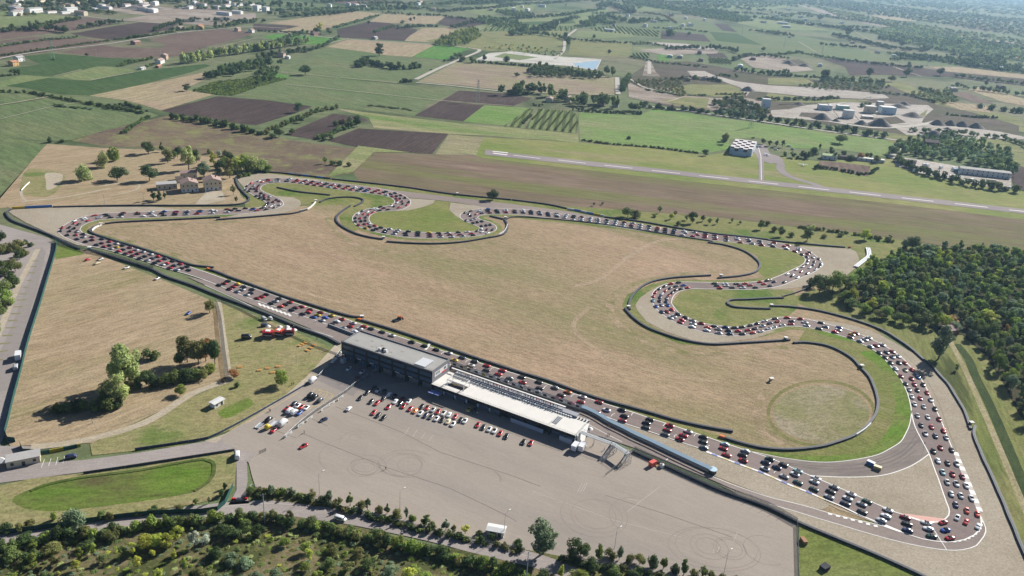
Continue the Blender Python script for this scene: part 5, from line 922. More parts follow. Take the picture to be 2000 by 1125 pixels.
for a in (
 (1620, 312, 16, 9, 4.5, 1.5, A_RUN, 'white', 'green', 'white clubhouse with a green canopy roof beside the apron', 'clubhouse', 'clubhouse'),
 (1697, 316, 34, 6, 3.4, 0, A_RUN, 'white', 'pale', 'long white roofed shelter behind the brown patch by the apron', 'shelter', 'long_shelter'),
 (1655, 312, 20, 6, 3.2, .8, A_RUN, 'brown', 'dark', 'dark sheltered row left of the long white shelter', 'shelter', 'long_shelter'),
 (1923, 345, 52, 11, 6.5, .8, A_RUN-.03, 'white', 'grey', 'long white warehouse with a grey roof in the lorry yard', 'warehouse', 'warehouse'),
 (1771, 320, 20, 7, 4.0, .6, A_RUN, 'grey', 'dark', 'low grey office at the near end of the lorry yard', 'office', 'yard_office'),
 (1818, 292, 16, 12, 9, 2.5, A_RUN, 'brown', 'dark', 'dark brown farmhouse inside the trees above the lorry yard', 'house', 'farmhouse'),
 (1853, 300, 16, 10, 4, 3.5, A_RUN, 'brown', 'dark', 'dark barn roof among trees right of the brown farmhouse', 'barn', 'barn'),
 (1080, 199, 13, 10, 5, 1.8, H0, 'cream', 'terra', 'small cream house with terracotta roof behind the striped vineyard', 'house', 'farmhouse'),
 (1116, 199, 11, 10, 6, 2, H0-.2, 'cream', 'terra', 'cream gabled house among tall trees right of the striped vineyard', 'house', 'farmhouse'),
 (1182, 205, 16, 11, 6, 2, H0, 'pink', 'terra', 'pink house with terracotta roof at the right of the vineyard trees', 'house', 'farmhouse'),
 (1208, 209, 9, 8, 4, 1.5, H0, 'grey', 'dark', 'dark little house at the hedge end by the bright green meadow', 'house', 'farmhouse'),
 (270, 87, 16, 10, 5, 2, H0, 'brown', 'terra', 'brown farmhouse alone in the ploughed fields', 'house', 'farmhouse'),
 (318, 124, 20, 9, 5.5, 2, H0+.3, 'white', 'terra', 'white arcaded farmhouse with terracotta roof below the ploughed fields', 'house', 'farmhouse'),
 (327, 116, 11, 9, 7, 2, H0+.3, 'pink', 'terra', 'pink gabled farmhouse behind the arcaded one', 'house', 'farmhouse'),
 (313, 132, 14, 5, 3, 1, H0+.3, 'brown', 'orange', 'low orange roofed shed below the arcaded farmhouse', 'shed', 'outbuilding'),
 (281, 136, 10, 6, 3, 0.6, H0, 'white', 'pale', 'white shed on the green strip left of the orange roofed shed', 'shed', 'outbuilding'),
 (43, 120, 13, 9, 6, 2, H0, 'white', 'grey', 'white house with grey roof at the left edge', 'house', 'farmhouse'),
 (32, 129, 11, 9, 6, 1.6, H0, 'ochre', 'orange', 'ochre house at the left edge below the white one', 'house', 'farmhouse'),
 (395, 57, 15, 11, 7, 2, H0, 'ochre', 'orange', 'bright ochre villa on the far straight road', 'house', 'villa'),
 (355, 57, 14, 9, 5, 1.5, H0, 'pink', 'terra', 'pink house left of the bright ochre villa', 'house', 'farmhouse'),
 (468, 61, 13, 9, 6, 2, H0, 'pink', 'terra', 'pink house on the far road, left of two', 'house', 'farmhouse'),
 (495, 64, 11, 9, 6, 2, H0, 'white', 'terra', 'white and terracotta house on the far road, right of two', 'house', 'farmhouse'),
 (620, 69, 33, 9, 4.5, 2, H0, 'brown', 'dark', 'long dark barn beside the bright green field', 'barn', 'barn'),
 (736, 77, 15, 10, 4.5, 2, H0, 'grey', 'grey', 'grey cottage at the road crossing in the dark fields', 'house', 'cottage'),
 (556, 112, 15, 11, 7, 2.5, H0+.2, 'pink', 'dark', 'tall pink house with dark roof by the crossing track', 'house', 'farmhouse'),
 (566, 115, 9, 8, 4, 1.2, H0+.2, 'white', 'pale', 'white cottage next to the tall pink house', 'house', 'cottage'),
 (718, 124, 20, 9, 4.5, .6, H0, 'grey', 'pale', 'pale flat barn in the tree clump on the green field', 'barn', 'barn'),
 (750, 131, 12, 8, 4, 1.5, H0, 'brown', 'dark', 'dark brown cottage at the right of the green field clump', 'house', 'cottage'),
 (1022, 15, 15, 10, 6, 2, H0, 'cream', 'terra', 'cream far villa at the upper middle', 'house', 'villa'),
 (1108, 11, 14, 8, 4, 1.5, H0, 'grey', 'dark', 'dark far cottage alone on a green field', 'house', 'cottage'),
 (1092, 46, 26, 10, 6, .5, H0, 'grey', 'pale', 'grey blocky farm building above the far vineyard rows', 'barn', 'barn'),
 (1118, 37, 18, 10, 5, 2, H0, 'brown', 'dark', 'dark gabled barn right above the grey blocky building', 'barn', 'barn'),
 (1050, 60, 32, 9, 4, 1, H0, 'pink', 'terra', 'long pale pink barn at the right of the far scrub', 'barn', 'barn'),
 (1213, 37, 36, 10, 5, 1, H0, 'white', 'terra', 'long white barn with terracotta roof among far trees', 'barn', 'barn'),
 (1247, 39, 20, 10, 5, 1.5, H0, 'white', 'grey', 'pale grey barn right of the long white barn', 'barn', 'barn'),
 (1202, 51, 16, 9, 5, 2, H0, 'grey', 'dark', 'grey gabled barn below the long white barn', 'barn', 'barn'),
 (1342, 37, 22, 10, 6, 1, H0, 'white', 'pale', 'white farm complex on the far green plain, left block', 'barn', 'barn'),
 (1378, 40, 26, 10, 6, 1, H0, 'white', 'blue', 'white farm complex on the far green plain, right block', 'barn', 'barn'),
 (1312, 96, 16, 9, 5, .5, H0, 'grey', 'pale', 'grey shed above the far farm with green tunnel', 'shed', 'outbuilding'),
 (1313, 113, 11, 12, 5, 1.5, H0, 'teal', 'pale', 'teal tunnel shed beside the striped plot', 'shed', 'tunnel_shed'),
 (1333, 114, 20, 12, 5, 2, H0, 'grey', 'grey', 'grey farmhouse right of the teal tunnel shed', 'house', 'farmhouse'),
 (1370, 106, 12, 10, 6, 2, H0, 'brown', 'dark', 'dark house behind the far right vineyard plot', 'house', 'farmhouse'),
 (1373, 120, 18, 10, 5, 1.5, H0, 'brown', 'dark', 'dark barn left of the far right vineyard plot', 'barn', 'barn'),
 (1450, 132, 18, 10, 5, 1.6, H0, 'white', 'pale', 'white house above the quarry rim', 'house', 'villa'),
 (1475, 117, 34, 10, 5, 1, H0, 'brown', 'dark', 'long dark barn above the quarry rim', 'barn', 'barn'),
 (1348, 159, 12, 9, 5, 1.5, H0, 'brown', 'dark', 'brown cottage on the green mound in the quarry', 'house', 'cottage'),
 (1380, 157, 12, 9, 5, 1.5, H0, 'grey', 'dark', 'grey cottage on the green mound in the quarry', 'house', 'cottage'),
 (1668, 85, 22, 10, 5, 1.8, H0, 'pink', 'terra', 'pink far farmhouse in the right-hand trees', 'house', 'farmhouse'),
 (1718, 104, 24, 10, 5, 1, H0, 'white', 'dark', 'white walled barn with dark roof on the far green field', 'barn', 'barn'),
 (1750, 111, 12, 9, 4.5, .5, H0, 'teal', 'blue', 'teal shed alone on the far green field', 'shed', 'outbuilding'),
 (1545, 74, 14, 9, 4.5, 1.5, H0, 'white', 'grey', 'small white barn at the corner of a far dark field', 'barn', 'barn'),
 (1605, 130, 12, 8, 5, 1.5, H0, 'white', 'blue', 'pale house beside the red earth mounds', 'house', 'farmhouse'),
 (1868, 178, 20, 11, 5.5, 1.5, H0, 'cream', 'grey', 'pale farmhouse at the right above the quarry', 'house', 'farmhouse'),
 (1960, 173, 26, 11, 5, 2, H0, 'brown', 'dark', 'dark barn at the right edge above the quarry', 'barn', 'barn'),
 (1912, 128, 46, 14, 6, .8, H0, 'white', 'pale', 'long pale greenhouse hall among far right trees', 'hall', 'hall'),
 (1965, 137, 40, 12, 6, .8, H0, 'white', 'blue', 'blue roofed hall among far right trees', 'hall', 'hall'),
 (1990, 118, 20, 12, 7, 1.5, H0, 'pink', 'orange', 'orange roofed villa at the right edge', 'house', 'villa'),
 (507, 22, 22, 14, 16, 0, H0, 'white', 'pale', 'white silo block of the far gravel works, left one', 'silo', 'silo_block'),
 (524, 24, 18, 14, 14, 0, H0, 'white', 'pale', 'white silo block of the far gravel works, right one', 'silo', 'silo_block'),
 (76, 25, 26, 9, 5, .5, H0, 'white', 'pale', 'white shed of the far left works, left of three', 'shed', 'works_shed'),
 (103, 26, 28, 9, 5, .5, H0, 'white', 'terra', 'red roofed shed of the far left works, middle of three', 'shed', 'works_shed'),
 (130, 27, 26, 9, 5, .5, H0, 'white', 'pale', 'white shed of the far left works, right of three', 'shed', 'works_shed'),
 (33, 25, 26, 10, 5, 1.5, H0, 'brown', 'terra', 'terracotta farmhouse behind a dark hedge at upper left', 'house', 'farmhouse'),
):
    x, y, w, d, h, rise, ang, wl_, rf_, lab, cat, nm = a
    house(x, y, w, d, h, rise, ang, wl_, rf_, lab, cat, nm, max(2, int(w/5)), 2 if h > 5.2 else 1, detail=(y > 80 or w > 30), chimney=(cat == 'house'))
rh = random.Random(77)
for i in range(120):
    x, y = (rh.uniform(1180, 1990), rh.uniform(2, 62)) if i < 60 else (rh.uniform(0, 1100), rh.uniform(2, 26)) if i < 92 else (rh.uniform(20, 470), rh.uniform(4, 32))
    if x > 1650 and y > 30: continue
    wl_, rf_ = rh.choice((('white', 'pale'), ('white', 'terra'), ('cream', 'terra'), ('white', 'grey')))
    house(x, y, rh.uniform(16, 40), 13, rh.uniform(6, 10), 1.5, rh.choice((H0, H0+1.57, H0+.3)), wl_, rf_, 'tiny far house with %s walls and %s roof near the top of the view' % (wl_, {'terra': 'terracotta'}.get(rf_, rf_)), 'house', 'far_house', detail=False, group='tiny far houses')
# gatehouse, hut, cabin
gh = house(47, 910, 11.5, 5.5, 3.0, 0, ang_of((28, 912), (68, 904)), 'cream', 'grey', 'cream gatehouse with a grey flat roof at the entrance', 'gatehouse', 'gatehouse', 3, 1, chimney=False)
gt = MB()
tt = empty('canopy_tent', P(9, 909), .1, 'white canopy tent at the left of the gatehouse', 'tent'); gt.box(-2.6, 2.6, -2, 2, 2.4, 2.5); gt.quad([(-2.6, -2, 2.5), (2.6, -2, 2.5), (0, 0, 3.4)]); gt.quad([(2.6, -2, 2.5), (2.6, 2, 2.5), (0, 0, 3.4)]); gt.quad([(2.6, 2, 2.5), (-2.6, 2, 2.5), (0, 0, 3.4)]); gt.quad([(-2.6, 2, 2.5), (-2.6, -2, 2.5), (0, 0, 3.4)]); gt.build('canopy', [M_whitew], tt)
gl = MB(); [gl.bar((sx*2.5, sy*1.9, 0), (sx*2.5, sy*1.9, 2.4), .05) for sx in (-1, 1) for sy in (-1, 1)]; gl.build('legs', [M_steel], tt)
house(429, 794, 5.6, 3.0, 2.5, .25, ang_of((424, 796), (440, 787)), 'white', 'pale', 'white metal cabin alone on the park grass', 'cabin', 'cabin', 2, 1, chimney=False)
house(967, 1049, 6.2, 3.4, 2.6, .3, ang_of((950, 1046), (983, 1052)), 'white', 'pale', 'white hut behind the roadside trees', 'hut', 'hut', 2, 1, chimney=False)
house(1864, 655, 8, 7, 3.6, 1.5, ang_of((1850, 660), (1876, 655)), 'brown', 'terra', 'small brick hut half hidden under the wood', 'hut', 'hut', 2, 1)
def marshal(x, y, label, ang=.2, s=1.0, red=False):
    p = P(x, y); root = empty('marshal_post', p, ang, label, 'marshal post', 'marshal posts along the circuit')
    mb = MB(); mb.box(-1.1*s, 1.1*s, -.9*s, .9*s, 2.0, 2.18); mb.build('canopy', [M_whitew], root)
    mb = MB(); mb.box(-1.0*s, 1.0*s, .55*s, .65*s, 0, 2.0); [mb.bar((sx*s, -.8*s, 0), (sx*s, -.8*s, 2.0), .05) for sx in (-1, 1)]; mb.build('frame', [M_steel if not red else M_orange], root)
for x, y, lab in ((175, 488, 'white marshal shelter outside the far left hairpin'), (197, 441, 'white marshal box at the inner left hairpin tip'), (617, 395, 'marshal post between the two hooked walls of the chicane'), (749, 467, 'white marshal box under the left of the middle bowl'), (893, 381, 'white marshal box on the back straight by the lone tree'), (987, 428, 'pale marshal post on the right of the middle bowl'), (1227, 603, 'pale marshal box at the gap in the middle bend wall'), (1408, 541.5, 'marshal post at the end of the hooked wall'), (1506, 600, 'white marshal post at the end of the looped wall'), (1534, 664.5, 'pale marshal post at the wall end below the middle bend'), (1682, 719, 'white marshal post on the oval tyre wall'), (1506, 745, 'small grey shelter on the infield by the oval'), (1896, 831, 'marshal shelter in the wall gap on the right'), (707, 622.5, 'marshal post at the wall gap on the start straight')): marshal(x, y, lab)
# ------------------------------------------------------------------ vegetation
def leaf_mat(name, c, c2):
    c = tuple(v*1.95 for v in c); c2 = tuple(v*2.1 for v in c2)
    m, nt, n, l, b = mat(name); b.inputs['Roughness'].default_value = .75; b.inputs['Specular IOR Level'].default_value = .12
    oi = n.new('ShaderNodeObjectInfo'); tc = n.new('ShaderNodeTexCoord'); nz = n.new('ShaderNodeTexNoise'); nz.inputs['Scale'].default_value = 9.0; nz.inputs['Detail'].default_value = 3
    l.new(tc.outputs['Object'], nz.inputs['Vector']); mr = n.new('ShaderNodeMapRange'); mr.inputs[1].default_value = .3; mr.inputs[2].default_value = .7; l.new(nz.outputs[0], mr.inputs[0])
    mx = n.new('ShaderNodeMix'); mx.data_type = 'RGBA'; mx.inputs[6].default_value = col4(c); mx.inputs[7].default_value = col4(c2); l.new(mr.outputs[0], mx.inputs[0])
    h = n.new('ShaderNodeHueSaturation'); l.new(mx.outputs[2], h.inputs['Color'])
    r1 = n.new('ShaderNodeMapRange'); r1.inputs[3].default_value = .488; r1.inputs[4].default_value = .516; l.new(oi.outputs['Random'], r1.inputs[0]); l.new(r1.outputs[0], h.inputs['Hue'])
    ml = n.new('ShaderNodeMath'); ml.operation = 'MULTIPLY'; ml.inputs[1].default_value = 7.31; l.new(oi.outputs['Random'], ml.inputs[0]); fr = n.new('ShaderNodeMath'); fr.operation = 'FRACT'; l.new(ml.outputs[0], fr.inputs[0])
    r2 = n.new('ShaderNodeMapRange'); r2.inputs[3].default_value = .72; r2.inputs[4].default_value = 1.3; l.new(fr.outputs[0], r2.inputs[0]); l.new(r2.outputs[0], h.inputs['Value'])
    l.new(h.outputs[0], b.inputs['Base Color'])
    tr = n.new('ShaderNodeBsdfTranslucent'); l.new(h.outputs[0], tr.inputs['Color']); ms = n.new('ShaderNodeMixShader'); ms.inputs[0].default_value = .34
    out = n['Material Output']; l.new(b.outputs[0], ms.inputs[1]); l.new(tr.outputs[0], ms.inputs[2]); l.new(ms.outputs[0], out.inputs[0]); return m
LEAF = dict(d=leaf_mat('dark_leaves', (.032, .052, .020), (.055, .080, .028)), g=leaf_mat('green_leaves', (.058, .082, .026), (.102, .130, .042)), l=leaf_mat('pale_leaves', (.17, .20, .075), (.25, .275, .115)),
            y=leaf_mat('yellow_green_leaves', (.17, .195, .030), (.27, .28, .055)), o=leaf_mat('olive_leaves', (.072, .080, .028), (.125, .122, .042)), b=leaf_mat('grey_green_leaves', (.075, .105, .060), (.13, .165, .095)),
            r=leaf_mat('rusty_leaves', (.15, .085, .035), (.23, .13, .05)), s=leaf_mat('silver_leaves', (.22, .25, .19), (.32, .34, .27)), n=leaf_mat('bright_green_leaves', (.092, .128, .025), (.152, .190, .042)))  # last entry is a brighter green leaf colour
M_bark = plain('bark', (.11, .085, .062), .9, .1, .25, 4.0)
def crown_arrays(seed, shape, nleaf, leaf):
    """unit tree: height 1, foot at 0"""
    r = np.random.default_rng(seed)
    if shape == 'round': c0, rad, nc = np.array([0, 0, .60]), np.array([.44, .44, .40]), 16
    elif shape == 'tall': c0, rad, nc = np.array([0, 0, .56]), np.array([.27, .27, .46]), 18
    elif shape == 'cone': c0, rad, nc = np.array([0, 0, .54]), np.array([.26, .26, .46]), 16
    elif shape == 'loose': c0, rad, nc = np.array([0, 0, .58]), np.array([.40, .40, .44]), 13
    elif shape == 'bush': c0, rad, nc = np.array([0, 0, .46]), np.array([.58, .58, .50]), 15
    else: c0, rad, nc = np.array([0, 0, .55]), np.array([.38, .38, .42]), 16
    cl = []
    while len(cl) < nc:
        q = r.uniform(-1, 1, 3); L = np.linalg.norm(q)
        if L > 1 or L < .25: continue
        if shape == 'cone' and np.hypot(q[0], q[1]) > .95*(1-(q[2]+1)/2)+.12: continue
        cl.append(c0+q*rad*.80)
    cl = np.array(cl); cr = r.uniform(.30, .52, nc)*rad[0]*(.95 if shape != 'loose' else .8)
    if shape == 'cone': cr *= np.clip(1.25-(cl[:, 2]), .3, 1.)
    per = r.multinomial(nleaf, cr**2/(cr**2).sum()); P_, N_ = [], []
    for c, q, k in zip(cl, cr, per):
        d = r.normal(size=(k, 3)); d /= np.linalg.norm(d, axis=1)[:, None]; t = q*(.72+.38*r.random(k))[:, None]
        P_.append(c+d*t*np.array([1, 1, .85])); N_.append(d+r.normal(size=(k, 3))*.45+np.array([0, 0, .25]))
    P_ = np.vstack(P_); N_ = np.vstack(N_); N_ /= np.linalg.norm(N_, axis=1)[:, None]
    P_[:, 2] = np.maximum(P_[:, 2], .03)
    a = np.cross(N_, r.normal(size=N_.shape)); a /= np.linalg.norm(a, axis=1)[:, None]; b = np.cross(N_, a)
    s = leaf*(.6+.8*r.random(len(P_)))[:, None]; asp = (.55+.3*r.random(len(P_)))[:, None]
    V_ = np.stack([P_-a*s-b*s*asp, P_+a*s-b*s*asp*.6, P_+a*s*.8+b*s*asp, P_-a*s*.9+b*s*asp*.8], 1).reshape(-1, 3)
    return V_, cl, cr
def fast_mesh(name, V_, nq, mats):
    me = bpy.data.meshes.new(name); n = len(V_); me.vertices.add(n); me.vertices.foreach_set('co', np.asarray(V_, np.float32).ravel())
    me.loops.add(n); me.loops.foreach_set('vertex_index', np.arange(n, dtype=np.int32)); me.polygons.add(nq); me.polygons.foreach_set('loop_start', np.arange(0, n, 4, dtype=np.int32)); me.polygons.foreach_set('loop_total', np.full(nq, 4, np.int32))
    for m in mats: me.materials.append(m)
    me.update(calc_edges=True); return me
CROWN = {}; TRUNK = {}
def crown(shape, color, var):
    k = (shape, color, var)
    if k not in CROWN:
        nl = {'round': 2300, 'tall': 2100, 'cone': 1900, 'loose': 1500, 'bush': 1700}.get(shape, 2000); lf = {'bush': .040, 'round': .026, 'tall': .021, 'cone': .020, 'loose': .025}[shape]
        V_, cl, cr = crown_arrays(hash((shape, var)) % 9999 if False else (ord(shape[0])*131+var*17), shape, nl, lf); CROWN[k] = fast_mesh('crown', V_, len(V_)//4, [LEAF[color]])
        if (shape, var) not in TRUNK:
            mb = MB(); top = .62 if shape != 'bush' else .4; mb.bar((0, 0, 0), (.008, .004, .28), .028, 0, 7, .020); mb.bar((.008, .004, .27), (.0, .01, top), .020, 0, 6, .008)
            for c, q in list(zip(cl, cr))[:7]: mb.bar((.006, .004, .22+.05*q), tuple(c), .011, 0, 5, .004)
            me_o = mb.build('trunk', [M_bark]); TRUNK[(shape, var)] = me_o.data; bpy.data.objects.remove(me_o)
    return CROWN[k], TRUNK[(shape, var)]
NTREE = [0]; TREES_AT = []
def tree(x, y, hpx, wpx, color, shape, label, group=None, name=None, cat=None, world_pos=None, hm=None, wm=None, sub=False):
    p = P(x, y) if world_pos is None else np.array([world_pos[0], world_pos[1], 0.])
    w = wm if wm is not None else wpx*mpp(x, y)
    if hm is not None: h = hm
    else: dep = math.atan2(CAMH, math.hypot(p[0], p[1])); h = max((hpx*mpp(x, y)-.55*w*math.sin(dep))/math.cos(dep), .5*w, 1.2)
    base_w = {'round': .98, 'tall': .66, 'cone': .62, 'loose': .9, 'bush': 1.3}[shape]; sw = w/base_w
    var = NTREE[0] % 5; NTREE[0] += 1; cm, tm = crown(shape, color, var)
    nm = name or {'bush': 'bush', 'cone': 'conifer', 'tall': 'tall_tree'}.get(shape, 'leafy_tree'); ct = cat or ('bush' if shape == 'bush' else 'tree')
    root = empty(nm, p, random.uniform(0, 6.28), label, ct, group)
    sw = min(max(sw, h*.45), h*1.9)
    inst('crown', cm, root, sc=(sw, sw, h)); inst('trunk', tm, root, sc=(sw*.9, sw*.9, h)); TREES_AT.append((p[0], p[1])); return root
CN = dict(d='dark green', g='green', l='pale green', y='yellow green', o='olive brown', b='grey green', r='rusty brown', s='silvery', n='bright green')
SN = dict(round='round tree', tall='tall slim tree', cone='pointed tree', loose='loose crowned tree', bush='bush')
ORD = 'first second third fourth fifth sixth seventh eighth ninth tenth eleventh twelfth thirteenth fourteenth fifteenth sixteenth seventeenth eighteenth nineteenth twentieth'.split()
TENS = {20: 'twenty', 30: 'thirty', 40: 'forty', 50: 'fifty', 60: 'sixty', 70: 'seventy', 80: 'eighty', 90: 'ninety'}
TENTH = {20: 'twentieth', 30: 'thirtieth', 40: 'fortieth', 50: 'fiftieth', 60: 'sixtieth', 70: 'seventieth', 80: 'eightieth', 90: 'ninetieth'}
def ordn(i):
    if i <= 20: return ORD[i-1]
    if i >= 100: return 'hundred and '+ordn(i-100) if i > 100 else 'hundredth'
    return TENTH[i] if i % 10 == 0 else TENS[i//10*10]+'-'+ORD[i % 10-1]
def trees(region, spec, group=None, order='from left'):
    items = []
    for s in spec.strip().split('\n'):
        for q in s.split(';'):
            q = q.split()
            if len(q) == 6: items.append((float(q[0]), float(q[1]), float(q[2]), float(q[3]), q[4], q[5]))
    cnt = {}; items.sort(key=lambda t: t[0])
    tot = {}
    for it in items: tot[(it[4], it[5])] = tot.get((it[4], it[5]), 0)+1
    for it in items:
        if 'scrub' in region: it = (it[0], it[1], it[2]*.78, it[3]*.92, it[4], it[5])
        k = (it[4], it[5]); cnt[k] = cnt.get(k, 0)+1
        base = '%s %s' % (CN[it[4]], SN[it[5]])
        lab = '%s %s' % (base, region) if tot[k] == 1 else '%s %s %s, %s' % (ordn(cnt[k]), base, order, region)
        tree(*it, lab, group)
trees('by the farmhouses', '''
166 352 38 34 l bush;201 327 36 30 l bush;223 315 33 26 n bush;229 353 34 42 d round;292 353 34 36 d round;290 300 28 31 d round;316 297 26 13 d cone;328 318 37 23 o tall;347 308 26 20 d round;369 332 56 34 l tall
399 348 40 27 b tall;418 324 30 20 y loose;430 344 36 28 d round;449 348 44 26 o tall;460 336 34 34 y bush;476 334 36 34 n bush;494 334 38 34 l bush;510 335 30 30 l bush;522 336 18 24 n bush;450 322 30 26 d bush;456 381 22 13 o loose;462 397 16 9 o loose
300 391 30 18 d cone;311 393 30 16 d cone;322 389 20 13 d cone;428 303 12 10 s bush;409 300 12 12 o bush;440 305 14 14 o bush;283 330 10 10 o bush;340 312 20 16 g round;384 318 30 22 g round;440 330 28 22 n round''', 'trees round the farmhouses')
trees('in the park grove', '''
246 762 112 66 l tall;262 755 84 44 l loose;226 752 70 40 l loose;220 788 64 60 l loose;205 798 40 30 g bush;237 790 72 42 l tall;214 800 38 34 g bush;187 806 30 24 d bush
366 708 62 44 o round;388 712 64 46 o round;402 706 54 36 r round;420 712 64 36 d round;352 716 40 28 g round;286 752 42 38 d round;300 756 32 30 d bush;322 752 32 34 g bush;340 748 36 36 g bush;360 744 36 36 d bush;380 742 32 34 g bush;398 738 28 28 o bush;412 728 26 24 n bush;268 758 26 28 d bush
295 702 30 36 g bush;352 772 28 26 n round;114 806 26 32 g bush;132 805 27 34 g bush;150 802 30 34 d bush;164 800 26 26 g bush;410 612 32 28 o round;458 738 26 26 r round;463 756 14 12 g bush;551 752 36 36 n round;195 800 30 28 g bush;230 796 30 30 d bush;256 762 30 22 o loose''', 'trees in the park grove')
trees('in the paddock roadside row', '''
530 970 28 20 b tall;543 970 18 14 n loose;570 969 25 20 b loose;588 972 14 16 o bush;609 975 24 25 o loose;630 980 18 18 d bush;643 980 28 22 b tall;660 984 18 18 o bush;684 988 36 21 g cone;706 992 20 22 o bush;718 997 28 15 b tall;740 1002 20 20 o bush;756 1004 30 16 g cone;776 1010 24 24 o bush;793 1014 30 10 b tall;805 1017 18 18 n bush
832 1026 36 26 g cone;845 1030 16 18 g bush;871 1036 32 24 b cone;886 1038 16 12 o bush;909 1042 24 22 y loose;935 1045 14 16 g bush;962 1052 20 22 d bush;1010 1064 18 20 d bush;1060 1082 92 66 b tall;1122 1092 52 38 d round;1140 1088 34 32 g round;1168 1092 46 26 n cone;1192 1090 26 26 o bush;1209 1094 36 20 b loose;1228 1100 26 20 o bush;1250 1102 30 26 o round;1275 1108 34 24 d bush;1295 1112 40 20 n cone
1318 1120 26 22 d bush;1335 1124 50 24 g cone;1355 1128 24 22 o bush;1372 1130 30 22 n loose;1390 1134 26 22 o bush;1410 1138 24 18 o bush;1435 1142 24 18 g bush;1156 1112 34 34 d bush;1200 1124 30 34 g bush;1240 1132 26 34 d bush;1095 1126 36 22 y cone;1060 1140 40 40 d bush;1130 1130 30 44 n bush;1470 1150 34 22 n loose''', 'trees between paddock and lower road')
trees('behind the back straight', '''
962 390 26 25 d round;1226 424 24 30 g round;1243 425 18 22 o bush;1160 402 8 7 d loose;1176 400 7 8 d loose;1288 416 16 12 g loose;1310 428 16 14 y loose;1318 422 12 10 o loose;1352 436 26 20 d round;1340 430 14 12 g loose;1372 432 16 14 o loose;1385 438 14 12 g loose;1400 438 14 9 d loose;1429 434 10 8 d loose;1445 438 8 8 d loose;1486 448 20 16 g round;1498 440 12 12 o bush
1525 462 24 16 d round;1576 470 34 26 g loose;1582 458 24 20 l loose;1596 450 8 8 r loose;1688 468 24 23 y round;1700 466 8 8 d bush;1718 470 10 10 o bush;1736 470 14 12 d loose;1779 490 34 36 d round;1768 484 20 20 b bush;1800 494 20 16 o loose;1512 452 12 14 o bush;635 320 16 12 n loose;650 322 12 16 g bush;664 323 12 14 d bush;681 325 10 12 o bush;1545 462 12 14 g bush;1610 464 10 16 o bush;1640 462 9 14 g bush;1325 440 10 12 o bush;1278 424 8 10 n bush''', 'trees beside the back straight')
trees('in the far fields', '''
741 109 26 24 d tall;596 147 22 27 d round;582 220 22 20 d round;365 178 18 22 d loose;170 110 7 9 d round;24 61 17 11 d round;353 53 17 12 d tall;422 57 18 10 d tall;697 248 24 20 d round;130 40 8 8 g round;58 46 6 8 d bush;72 45 7 7 g bush;533 271 13 15 d round;588 240 13 16 d round;648 272 12 12 g bush;632 275 10 13 d bush;545 268 22 22 d round;570 262 14 14 g round;522 262 12 14 o bush
655 246 12 14 g bush;668 242 12 16 o bush;683 240 14 16 g bush;720 48 8 8 d tall;801 42 9 8 d tall;809 40 8 6 d tall;785 48 10 12 g round;790 22 14 14 d round;620 66 14 18 g round;624 60 18 16 y loose;643 68 14 16 o round;946 117 12 10 d bush;988 125 18 15 d round;922 123 13 18 g round;905 120 12 14 o round;900 120 8 12 d bush;868 120 5 7 d bush
1416 276 20 15 o round;1413 282 16 14 d round;1378 304 14 16 d round;1470 273 7 9 d loose;1490 282 14 10 d round;1503 285 12 9 d round;1516 286 14 9 d tall;1528 288 16 10 d tall;1566 308 16 14 d tall;1600 295 16 6 d tall;1622 304 18 14 d round;1612 306 12 10 d round;1632 312 16 13 d round;1648 302 10 14 d bush;1680 312 16 14 r round;1692 308 12 12 o round;1700 310 14 10 d tall;1711 318 16 15 o round;1590 302 18 20 d bush;1575 310 18 16 d bush;1595 330 12 10 d bush;1660 313 10 22 d bush
1228 272 8 10 d bush;1010 150 10 12 d round;1138 152 10 8 g loose;1185 146 20 14 d round;1196 150 20 14 g round;1108 90 22 15 d tall;1105 78 16 12 d round;1190 104 8 8 d bush;1310 70 13 26 g bush;1345 70 9 8 d round;1388 92 8 8 d tall;1405 94 8 8 d tall;1425 97 7 6 d round;1440 98 7 6 d round;1490 100 10 9 d round;1160 74 7 8 d bush;1640 280 22 28 g round;1880 300 16 18 g round;1770 150 20 18 d round;1697 150 20 20 d tall;1835 148 16 20 d round;1775 130 10 9 d round;1925 168 12 8 d round;1740 160 14 18 o round;1612 158 24 24 d round
1600 40 12 14 d round;1655 70 18 18 d round;1760 92 14 14 d round''', 'scattered field trees')
trees('below the wood', '''
1832 702 78 46 b tall;1867 725 18 12 d loose;1930 640 40 40 y tall;1600 572 44 42 g round;1625 572 48 40 n round;1585 560 24 24 d bush;1648 590 30 40 n round;1664 602 26 30 g round;1686 612 26 28 n round;1700 606 30 30 y loose;1716 622 22 26 o round;1732 620 30 28 n round;1748 628 26 28 g round;1764 632 26 24 n round;1800 636 34 40 g round;1784 620 30 26 d round;1640 566 40 40 g round''', 'trees along the lower edge of the wood')
